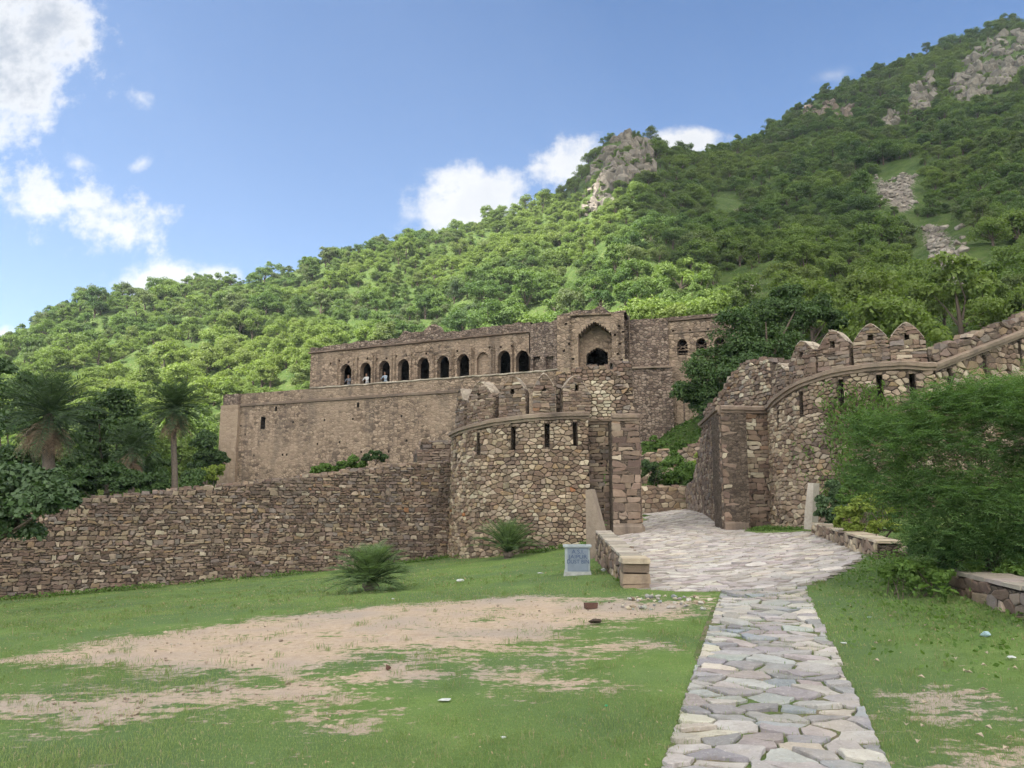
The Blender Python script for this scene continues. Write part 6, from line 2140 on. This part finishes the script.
# --- grass: short blades thick near the camera
rs_ = np.random.RandomState(7)


def blades(n, y0, y1, hmin, hmax, wd, power=1.0):
    t = rs_.uniform(0, 1, n)
    Y = y0 + (y1 - y0) * t ** power
    X = (rs_.uniform(-0.70, 0.70, n)) * (Y + 0.4)
    inp = np.maximum(poly_sd(X, Y, PATH), poly_sd(X, Y, COURT))
    d = dirt_mask(X, Y) + 0.20 * fbm(X, Y * 2.2, 21, 4, 1.3) + rs_.normal(0, 0.16, n)
    tuft = np.clip(0.72 + 0.34 * fbm(X, Y, 33, 3, 1.9), 0.15, 1.0)
    k = (d < 0.52) & (inp < 0.035 + rs_.normal(0, 0.03, n)) & (rs_.uniform(size=n) < tuft)
    X, Y = X[k], Y[k]
    Z = gz(X, Y) + fbm(X, Y, 3, 4, 1.6) * 0.012 - 0.004
    m_ = len(X)
    h = rs_.uniform(hmin, hmax, m_) * np.clip(0.7 + 0.35 * fbm(X, Y, 8, 3, 0.9), 0.35, 1.5)
    az = rs_.uniform(0, 6.283, m_); lean = rs_.uniform(0.1, 1.0, m_)
    dirv = np.c_[np.cos(az), np.sin(az), np.zeros(m_)]
    side = np.c_[-np.sin(az), np.cos(az), np.zeros(m_)]
    b = np.c_[X, Y, Z]
    w_ = (wd * rs_.uniform(0.7, 1.3, m_))[:, None]
    mid = b + dirv * (h * lean * 0.25)[:, None] + np.array([0, 0, 1]) * (h * 0.6)[:, None]
    tip = b + dirv * (h * lean * 0.8)[:, None] + np.array([0, 0, 1]) * (h * (1 - 0.3 * lean))[:, None]
    V = np.stack([b - side * w_, mid - side * w_ * 0.3, tip, mid + side * w_ * 0.7], 1).reshape(-1, 3)
    tint = np.clip(0.5 + 0.22 * fbm(X, Y, 44, 3, 0.8) + rs_.normal(0, 0.18, m_), 0, 1)
    return V, tint


G1 = blades(150000, 3.6, 8.0, 0.020, 0.052, 0.0030, 1.1)
G2 = blades(150000, 8.0, 16.0, 0.022, 0.055, 0.0060, 1.1)
G3 = blades(80000, 16.0, 29.0, 0.03, 0.07, 0.012, 1.0)
def blades_at(X, Y, h, wd, tint0):
    m_ = len(X)
    az = rs_.uniform(0, 6.283, m_); lean = rs_.uniform(0.1, 1.0, m_)
    dirv = np.c_[np.cos(az), np.sin(az), np.zeros(m_)]; side = np.c_[-np.sin(az), np.cos(az), np.zeros(m_)]
    b = np.c_[X, Y, gz(X, Y) - 0.004]
    w_ = (wd * rs_.uniform(0.7, 1.3, m_))[:, None]
    mid = b + dirv * (h * lean * 0.25)[:, None] + np.array([0, 0, 1]) * (h * 0.6)[:, None]
    tip = b + dirv * (h * lean * 0.8)[:, None] + np.array([0, 0, 1]) * (h * (1 - 0.3 * lean))[:, None]
    return np.stack([b - side * w_, mid - side * w_ * 0.3, tip, mid + side * w_ * 0.7], 1).reshape(-1, 3), np.clip(tint0 + rs_.normal(0, 0.15, m_), 0, 1)


JN = np.array(JOINTS)
JN = JN[(rs_.uniform(size=len(JN)) < np.clip(0.45 + 0.55 * fbm(JN[:, 0], JN[:, 1], 91, 3, 2.2), 0.05, 0.95)) & (JN[:, 1] > 3.5)]
G4 = blades_at(JN[:, 0], JN[:, 1], rs_.uniform(0.026, 0.055, len(JN)), 0.004 * np.clip(JN[:, 1] / 8, 0.7, 2.5), 0.4)
tx_, ty_ = [], []                              # taller tufts here and there
for k in range(900):
    y0_ = 3.8 + 17 * rs_.uniform() ** 1.3; x0_ = rs_.uniform(-0.68, 0.68) * y0_
    if max(poly_sd(np.array([x0_]), np.array([y0_]), PATH)[0], poly_sd(np.array([x0_]), np.array([y0_]), COURT)[0]) > -0.05: continue
    if float(dirt_mask(np.array([x0_]), np.array([y0_]))[0]) > 0.7 and rs_.uniform() < 0.7: continue
    q_ = rs_.normal(0, rs_.uniform(0.02, 0.07), (28, 2)); tx_ += list(x0_ + q_[:, 0]); ty_ += list(y0_ + q_[:, 1])
tx_, ty_ = np.array(tx_), np.array(ty_)
G5 = blades_at(tx_, ty_, rs_.uniform(0.04, 0.10, len(tx_)), 0.004 * np.clip(ty_ / 8, 0.7, 2.0), 0.35)
V = np.concatenate([G1[0], G2[0], G3[0], G4[0], G5[0]]); T = np.concatenate([G1[1], G2[1], G3[1], G4[1], G5[1]])
dryf = (rs_.uniform(size=len(T)) < 0.10).astype(int)
tag(link('grass', leaf_mesh('grass', V, T, [FOL['grass'], FOL['dry']], dryf)), kind='stuff')
# taller weeds along the foot of the walls
Vs, Ts = [], []
for (pa, pb, n, h0, h1, off) in (((-14.6, 22.6), (-2.2, 28.2), 5200, 0.05, 0.22, 0.25), ((-1.9, 27.6), (0.9, 25.2), 1500, 0.05, 0.2, 0.2), ((1.0, 25.2), (2.9, 25.0), 900, 0.05, 0.2, 0.2), ((7.6, 25.2), (8.6, 23.0), 1300, 0.04, 0.16, 0.3), (tuple(Pn[:2]), (2.6, 18.5), 900, 0.04, 0.14, 0.12)):
    t = rs_.uniform(0, 1, n)
    X = pa[0] + (pb[0] - pa[0]) * t + rs_.normal(0, off * 0.5, n); Y = pa[1] + (pb[1] - pa[1]) * t - np.abs(rs_.normal(0, off, n))
    keepm = rs_.uniform(size=n) < np.clip(0.6 + 0.6 * fbm(X, Y, 5, 3, 1.5), 0.05, 1)
    X, Y = X[keepm], Y[keepm]; m_ = len(X)
    Z = gz(X, Y)
    h = rs_.uniform(h0, h1, m_)
    d = unit(rs_.normal(size=(m_, 3)) * np.array([0.5, 0.5, 0.2]) + np.array([0, 0, 0.8]))
    P = np.c_[X, Y, Z] + d * h[:, None] * rs_.uniform(0.3, 0.9, (m_, 1))
    A, B = leaf_axes(unit(rs_.normal(size=(m_, 3)) + np.array([0, -0.4, 0.6])), rs_)
    Vs.append(rhombi(P, A, B, rs_.uniform(0.04, 0.10, m_), 0.5)); Ts.append(rs_.uniform(0, 1, m_))
# ground-cover weeds on the right
n = 34000
X = rs_.uniform(3.2, 10.5, n); Y = rs_.uniform(6.2, 15.5, n)
wm_ = np.clip((X / Y - 0.375) * 7, 0, 1) * np.clip((Y - 6.4) / 2.2, 0, 1) * np.clip(0.55 + 0.5 * fbm(X, Y, 61, 3, 0.9), 0, 1)
k = (rs_.uniform(size=n) < wm_) & (np.maximum(poly_sd(X, Y, PATH), poly_sd(X, Y, COURT)) < -0.15)
X, Y = X[k], Y[k]; m_ = len(X)
tall_ = 0.10 + 0.22 * np.clip((Y - 9.6) / 2.0, 0, 1) * np.clip((X / Y - 0.40) * 12, 0, 1) * np.clip(0.6 + 0.6 * fbm(X, Y, 63, 3, 1.6), 0, 1.4)
P = np.c_[X, Y, gz(X, Y) + rs_.uniform(0.01, 1.0, m_) * tall_]
A, B = leaf_axes(unit(rs_.normal(size=(m_, 3)) * 0.6 + np.array([0, -0.2, 0.9])), rs_)
Vs.append(rhombi(P, A, B, rs_.uniform(0.03, 0.075, m_), 0.62)); Ts.append(rs_.uniform(0.2, 1, m_))
V = np.concatenate(Vs)
tag(link('weeds', leaf_mesh('weeds', V, np.concatenate(Ts), [FOL['bank']])), kind='stuff')

# low plants on the bank behind the gateway and on the open slope right of the bastion
n = 26000
X = np.r_[rs_.uniform(4, 15, n // 2), rs_.uniform(18, 62, n - n // 2)]; Y = np.r_[rs_.uniform(39, 54, n // 2), rs_.uniform(44, 80, n - n // 2)]
k = rs_.uniform(size=n) < np.clip(0.65 + 0.6 * fbm(X, Y, 71, 3, 0.5), 0.05, 1)
X, Y = X[k], Y[k]; m_ = len(X)
P = np.c_[X, Y, hz(X, Y) + rs_.uniform(0.0, 0.45, m_) * np.clip(0.5 + 0.6 * fbm(X, Y, 72, 3, 0.7), 0.1, 1.5)]
A, B = leaf_axes(unit(rs_.normal(size=(m_, 3)) * 0.7 + np.array([0, -0.3, 0.7])), rs_)
tag(link('bank_weeds', leaf_mesh('bank_weeds', rhombi(P, A, B, rs_.uniform(0.12, 0.3, m_), 0.5), rs_.uniform(0, 1, m_), [FOL['bank']])), kind='stuff')

# ------------------------------------------------------------------ small things lying about
M['brick'] = plain_mat('old_brick', (0.105, 0.055, 0.042), 0.9, 0.35, 20, 0.5)
M['dung'] = plain_mat('dark_earth_lump', (0.06, 0.042, 0.032), 0.95, 0.3, 20, 0.7)
M['paper'] = plain_mat('white_scrap', (0.50, 0.51, 0.49), 0.8, 0.3, 40, 0.3)
M['bag'] = plain_mat('pale_blue_plastic', (0.33, 0.45, 0.50), 0.35, 0.2, 9, 0.2, 0.5)
M['dryleaf'] = plain_mat('dry_leaf', (0.40, 0.33, 0.24), 0.8, 0.3, 30, 0.2)
M['green_wrap'] = plain_mat('green_wrapper', (0.03, 0.30, 0.12), 0.4, 0.1, 9, 0.1)


def crumple(name, u, v, wpx, mat, label, cat, seed, hgt=0.35, group=None):
    """a crumpled sheet: faceted, with thickness"""
    g = ground_at(u, v); r = 0.8 * wpx / F_PX * g[1] / 2
    rg_ = random.Random(seed)
    V, F = boulder(rg_, 1.0, hgt)
    V = V * np.array((r * 1.1, r * 0.8, r * 0.9))
    mb = MB(); mb.add(V + g + np.array((0, 0, r * hgt * 0.55 + 0.012)), F, 0)
    return tag(mb.build(name, [M[mat]]), label, cat, group)


crumple('plastic_bag', 985, 637, 15, 'bag', 'crumpled pale blue plastic bag in the grass below the ruined low wall', 'plastic bag', 1, 0.6)
crumple('plastic_bag', 1011, 660, 11, 'paper', 'white plastic bag in the grass close to the right edge', 'plastic bag', 2, 0.5)
crumple('litter_scrap', 461, 582, 11, 'paper', 'white litter scrap on the grass between the two young date palms', 'litter', 3, 0.4)
crumple('litter_scrap', 603, 572, 7, 'paper', 'white litter scrap right of the dustbin', 'litter', 4, 0.9)
crumple('litter_scrap', 540, 574, 9, 'paper', 'thin white litter scrap on the grass left of the dustbin', 'litter', 5, 0.2)
crumple('litter_scrap', 393, 600, 5, 'paper', 'tiny white litter scrap just right of the wide young date palm', 'litter', 6, 0.4)
crumple('litter_scrap', 844, 645, 8, 'paper', 'small white litter scrap beside the path on the right grass', 'litter', 7, 0.6)
crumple('litter_scrap', 869, 619, 6, 'bag', 'small bluish litter scrap in the weeds above the plastic bag', 'litter', 8, 0.5)
crumple('litter_scrap', 992, 574, 1, 'paper', 'white litter scrap', 'litter', 9) if False else None
crumple('litter_scrap', 606, 708, 5, 'green_wrap', 'small green wrapper in the near grass', 'litter', 10, 0.6)
crumple('litter_scrap', 503, 740, 8, 'paper', 'white litter scrap in the near grass at the bottom of the picture', 'litter', 11, 0.4)
crumple('earth_lump', 594, 624, 18, 'dung', 'flat dark earth lump on the grass below the brick', 'earth lump', 12, 0.45)
crumple('stone', 388, 671, 8, 'brick', 'small reddish stone standing on the bare earth patch', 'stone', 13, 1.3)
crumple('bone', 445, 702, 18, 'paper', 'pale weathered stick lying where grass meets bare earth', 'stick', 14, 0.15)
g = ground_at(591, 608); mb = MB(); mb.box(g + np.array((0, 0, 0.035)), (0.17, 0.09, 0.075), 0.25, 0, jit=0.006, rng=random.Random(2)); tag(mb.build('brick', [M['brick']]), 'dark red brick lying on bare earth below the parapet end block', 'brick')
crumple('broken_stone', 903, 556, 26, 'slab', 'broken pale stone block between the retaining wall and the feathery tree', 'stone', 15, 0.7)
# fallen leaf bits and dry flecks all over the grass
rs_ = np.random.RandomState(123)
n = 2600
Y = 3.8 + 22 * rs_.uniform(0, 1, n) ** 1.2; X = rs_.uniform(-0.68, 0.68, n) * Y
k = (np.maximum(poly_sd(X, Y, PATH), poly_sd(X, Y, COURT)) < 0.0)
X, Y = X[k], Y[k]; m_ = len(X)
P = np.c_[X, Y, gz(X, Y) + rs_.uniform(0.012, 0.035, m_)]
A, B = leaf_axes(unit(rs_.normal(size=(m_, 3)) * 0.5 + np.array([0, -0.2, 1.0])), rs_)
tag(link('leaf_litter', leaf_mesh('leaf_litter', rhombi(P, A, B, rs_.uniform(0.012, 0.034, m_) * np.clip(Y / 9, 0.8, 2), 0.45), rs_.uniform(0, 1, m_), [FOL['dry']])), kind='stuff')
# heap of loose pale stones where the paving ends
rng = random.Random(88)
for k in range(60):
    u, v = rng.uniform(622, 712), rng.uniform(594, 611)
    if v < 596 + abs(u - 668) * 0.03: v += 3
    g = ground_at(u, v)
    if poly_sd(np.array([g[0]]), np.array([g[1]]), PATH)[0] > -0.1: continue
    r = rng.uniform(0.02, 0.06)
    V, F = boulder(rng, r, 0.6)
    mb = MB(); mb.add(V + g + np.array((0, 0, r * 0.3)), F, 0, pick(PAL_PAVE + PAL_PALE, rng))
    tag(mb.build('loose_stone', [M['stone']]), 'small loose stone in the scatter where the paved court meets the path', 'stone', 'loose stones at the edge of the court')
# pebbles on the bare earth and dry leaves on the right grass
mb = MB()
for k in range(1300):
    px = DIRT_W[rng.choice((0, 0, 0, 1, 1))]
    xs_ = [p[0] for p in px]; ys_ = [p[1] for p in px]
    x, yv = rng.uniform(min(xs_), max(xs_)), rng.uniform(min(ys_), max(ys_))
    if not in_poly(np.array([x]), np.array([yv]), px)[0]: continue
    r = rng.uniform(0.006, 0.02) * (1 if rng.random() < 0.95 else 1.8)
    V, F = boulder(rng, r, 0.6)
    mb.add(V + np.array((x, yv, float(gz(x, yv)) + r * 0.2)), F, 0, pick([((0.38, 0.30, 0.24), 4), ((0.27, 0.205, 0.165), 2), ((0.47, 0.41, 0.36), 2)], rng))
tag(mb.build('gravel', [M['stone']]), kind='stuff')
for k in range(54):
    u, v = rng.uniform(830, 1020), rng.uniform(610, 755)
    if u < 870 + (v - 640) * 0.35: continue
    g = ground_at(u, v)
    a = rng.uniform(0, 6.28); L = rng.uniform(0.025, 0.06); W = L * 0.3
    d = np.array((math.cos(a), math.sin(a), 0)); b = np.array((-math.sin(a), math.cos(a), 0))
    P = [g + np.array((0, 0, 0.03)), g + d * L * 0.5 + b * W + np.array((0, 0, 0.045)), g + d * L + np.array((0, 0, 0.035)), g + d * L * 0.5 - b * W + np.array((0, 0, 0.05))]
    P += [p - np.array((0, 0, 0.003)) for p in P]
    mb = MB(); mb.add(P, [(0, 1, 2), (0, 2, 3), (6, 5, 4), (7, 6, 4), (0, 4, 5, 1), (1, 5, 6, 2), (2, 6, 7, 3), (3, 7, 4, 0)], 0)
    tag(mb.build('dry_leaf', [M['dryleaf']]), 'pale dry leaf lying in the grass right of the path', 'leaf', 'dry leaves on the right grass')


# ------------------------------------------------------------------ people looking out of the palace windows
def person(loc, face, shirt, trousers, label, seed, lean=0.0):
    rs_ = np.random.RandomState(seed)
    root = thing('person', loc, label, 'person')
    J = {'pel': (0, 0, 0.95), 'bel': (0, 0, 1.1), 'che': (0, -lean * 0.4, 1.32), 'nk': (0, -lean * 0.6, 1.48), 'hd0': (0, -lean * 0.7, 1.56), 'hd': (0, -lean * 0.75, 1.66), 'hd2': (0, -lean * 0.75, 1.75)}
    Rr = {'pel': .15, 'bel': .135, 'che': .15, 'nk': .055, 'hd0': .075, 'hd': .10, 'hd2': .075}
    E = [('pel', 'bel'), ('bel', 'che'), ('che', 'nk'), ('nk', 'hd0'), ('hd0', 'hd'), ('hd', 'hd2')]
    for s, sg in (('l', -1), ('r', 1)):
        J.update({'sh' + s: (sg * .2, -lean * 0.5, 1.4), 'el' + s: (sg * .27, -.08 - lean, 1.15), 'wr' + s: (sg * .2, -.3 - lean, 1.08), 'ha' + s: (sg * .17, -.39 - lean, 1.08),
                  'hp' + s: (sg * .1, 0, .9), 'kn' + s: (sg * .11, -.02, .5), 'an' + s: (sg * .11, .02, .08), 'to' + s: (sg * .13, -.14, .03)})
        Rr.update({'sh' + s: .07, 'el' + s: .045, 'wr' + s: .033, 'ha' + s: .04, 'hp' + s: .095, 'kn' + s: .065, 'an' + s: .045, 'to' + s: .035})
        E += [('che', 'sh' + s), ('sh' + s, 'el' + s), ('el' + s, 'wr' + s), ('wr' + s, 'ha' + s), ('pel', 'hp' + s), ('hp' + s, 'kn' + s), ('kn' + s, 'an' + s), ('an' + s, 'to' + s)]
    names = list(J)
    me_ = bpy.data.meshes.new('body')
    me_.from_pydata([J[k] for k in names], [(names.index(a), names.index(b)) for a, b in E], [])
    tmp = bpy.data.objects.new('body_tmp', me_); COL.objects.link(tmp)
    sk = tmp.modifiers.new('skin', 'SKIN')
    for i, k in enumerate(names):
        me_.skin_vertices[0].data[i].radius = (Rr[k], Rr[k] * (0.75 if k in ('pel', 'bel', 'che') else 1))
    me_.skin_vertices[0].data[0].use_root = True
    sb = tmp.modifiers.new('sub', 'SUBSURF'); sb.levels = 1; sb.render_levels = 1
    dg = bpy.context.evaluated_depsgraph_get()
    bm_ = bpy.data.meshes.new_from_object(tmp.evaluated_get(dg))
    bpy.data.objects.remove(tmp)
    bm_.name = 'body'
    bm_.materials.clear()
    for m_ in (M['skin'], shirt, trousers): bm_.materials.append(m_)
    for f in bm_.polygons:
        c = f.center
        f.use_smooth = True
        hand = abs(c.x) < 0.3 and c.y < -0.3 - lean and c.z < 1.2
        f.material_index = 0 if (c.z > 1.47 or hand or c.z < 0.06) else (1 if c.z > 0.93 else 2)
    b = bpy.data.objects.new('body', bm_); COL.objects.link(b); b.parent = root
    V, F = [], []
    mbh = MB()
    hc = np.array(J['hd']) + np.array((0, 0.02, 0.035))
    rings = []
    for i, (zz, rr) in enumerate(((-0.03, 0.108), (0.03, 0.115), (0.09, 0.085), (0.125, 0.02))):
        for k in range(10):
            t = 2 * math.pi * k / 10
            rings.append(hc + np.array((math.cos(t) * rr * 0.95, math.sin(t) * rr, zz + (0.05 if math.sin(t) < -0.3 and i == 0 else 0))))
    mbh.add(rings, [(i * 10 + k, i * 10 + (k + 1) % 10, (i + 1) * 10 + (k + 1) % 10, (i + 1) * 10 + k) for i in range(3) for k in range(10)] + [tuple(30 + k for k in range(10))], 0, smooth=True)
    h = link('hair', None) if False else None
    me2 = np_mesh('hair', np.concatenate(mbh.V), mbh.L, mbh.S, [M['hair']], None, True)
    ho = bpy.data.objects.new('hair', me2); COL.objects.link(ho); ho.parent = root
    root.rotation_euler = (0, 0, face)
    return root


M['skin'] = plain_mat('skin', (0.30, 0.17, 0.11), 0.6, 0.05, 5, 0.0)
M['hair'] = plain_mat('hair', (0.02, 0.016, 0.014), 0.6, 0.1, 5, 0.0)
M['white_cloth'] = plain_mat('white_cloth', (0.72, 0.72, 0.72), 0.85, 0.1, 6, 0.1)
M['grey_cloth'] = plain_mat('grey_cloth', (0.16, 0.17, 0.20), 0.85, 0.1, 6, 0.1)
M['blue_cloth'] = plain_mat('pale_blue_cloth', (0.42, 0.50, 0.60), 0.85, 0.1, 6, 0.1)
fang = math.atan2(um.d[1], um.d[0])
for i, (wi, off, dep, sh, tr, lean, zo, lb) in enumerate([(0, -0.2, 0.72, 'grey_cloth', 'grey_cloth', 0.1, -0.23, 'person in dark clothes standing in the first palace window from the left'),
                                                          (1, -0.30, 0.72, 'white_cloth', 'grey_cloth', 0.2, -0.23, 'person in white shirt leaning at the sill of the second palace window'),
                                                          (2, -0.32, 0.72, 'blue_cloth', 'grey_cloth', 0.2, -0.23, 'person in pale blue shirt leaning at the sill of the third palace window')]):
    c, hw, zt = wins[wi]
    p = um(np.array([c + off]), np.array([zsill + 0.02 + zo]), np.array([-dep]))[0]
    person(tuple(p), fang, M[sh], M[tr], lb, 600 + i, lean)
p = gm(np.array([cs + 0.85]), np.array([z0g + 0.5]), np.array([-2.3]))[0]


# ------------------------------------------------------------------ unseen cumulus overhead, shaped to shade the fort and the right-hand hill
def cloud_material():
    m, t = new_mat('cloud_white')
    pos = t.n('ShaderNodeNewGeometry').outputs['Position']
    t.out(t.principled((0.85, 0.85, 0.87), 1.0, t.bump(t.noise(pos, 0.03, 5, 0.6), 1.0, 8.0), 0.0))
    return m


M['cloud'] = cloud_material()
rng = random.Random(31)
SHADE = []                                   # shaded places on the ground: (x, y, radius)
for gx_ in range(-70, 75, 26):
    for gy_ in range(-50, 60, 26):
        SHADE.append((gx_, gy_ + (gx_ < -30) * -6, 24))
for gy_ in range(75, 400, 34):
    xl = np.interp(gy_, [75, 120, 180, 230, 400], [30, 30, 26, 4, 0])
    for gx_ in np.arange(xl + 26, 330, 40):
        SHADE.append((gx_, gy_, 30))
mb = MB()
ico = bmesh.new(); bmesh.ops.create_icosphere(ico, subdivisions=3, radius=1.0)
iv = np.array([v.co[:] for v in ico.verts]); iff = [tuple(v.index for v in f.verts) for f in ico.faces]; ico.free()
sd = np.array(SUN_DIR)
for x, y, r in SHADE:
    z = float(hz(x, y)) if y > 60 else 1.0
    h = 430.0 + rng.uniform(-10, 14)
    c = np.array((x, y, z)) + sd * ((h - z) / sd[2])
    k = 1 + 0.10 * np.sin(iv[:, :1] * 5 + rng.uniform(0, 6)) * np.cos(iv[:, 1:2] * 4 + rng.uniform(0, 6)) + 0.05 * np.sin(iv[:, 2:3] * 11 + rng.uniform(0, 6))
    mb.add(iv * k * np.array((r, r, r * 0.55)) * rng.uniform(0.92, 1.15) + c, iff, 0, smooth=True)
tag(mb.build('shade_cloud', [M['cloud']]), kind='stuff')


# ------------------------------------------------------------------ thin summer haze in the valley
HAZE = 0.0002
hm = bpy.data.materials.new('haze'); hm.use_nodes = True
ht = NT(hm.node_tree)
pv = ht.n('ShaderNodeVolumePrincipled')
pv.inputs['Color'].default_value = (0.78, 0.88, 1.0, 1.0)
pv.inputs['Density'].default_value = HAZE
pv.inputs['Anisotropy'].default_value = 0.2
ho_ = ht.n('ShaderNodeOutputMaterial'); ht.t.links.new(pv.outputs[0], ho_.inputs['Volume'])
mb = MB(); mb.box((0, 0, 125.0), (5400, 5400, 260.0)); tag(mb.build('haze', [hm]), kind='stuff')
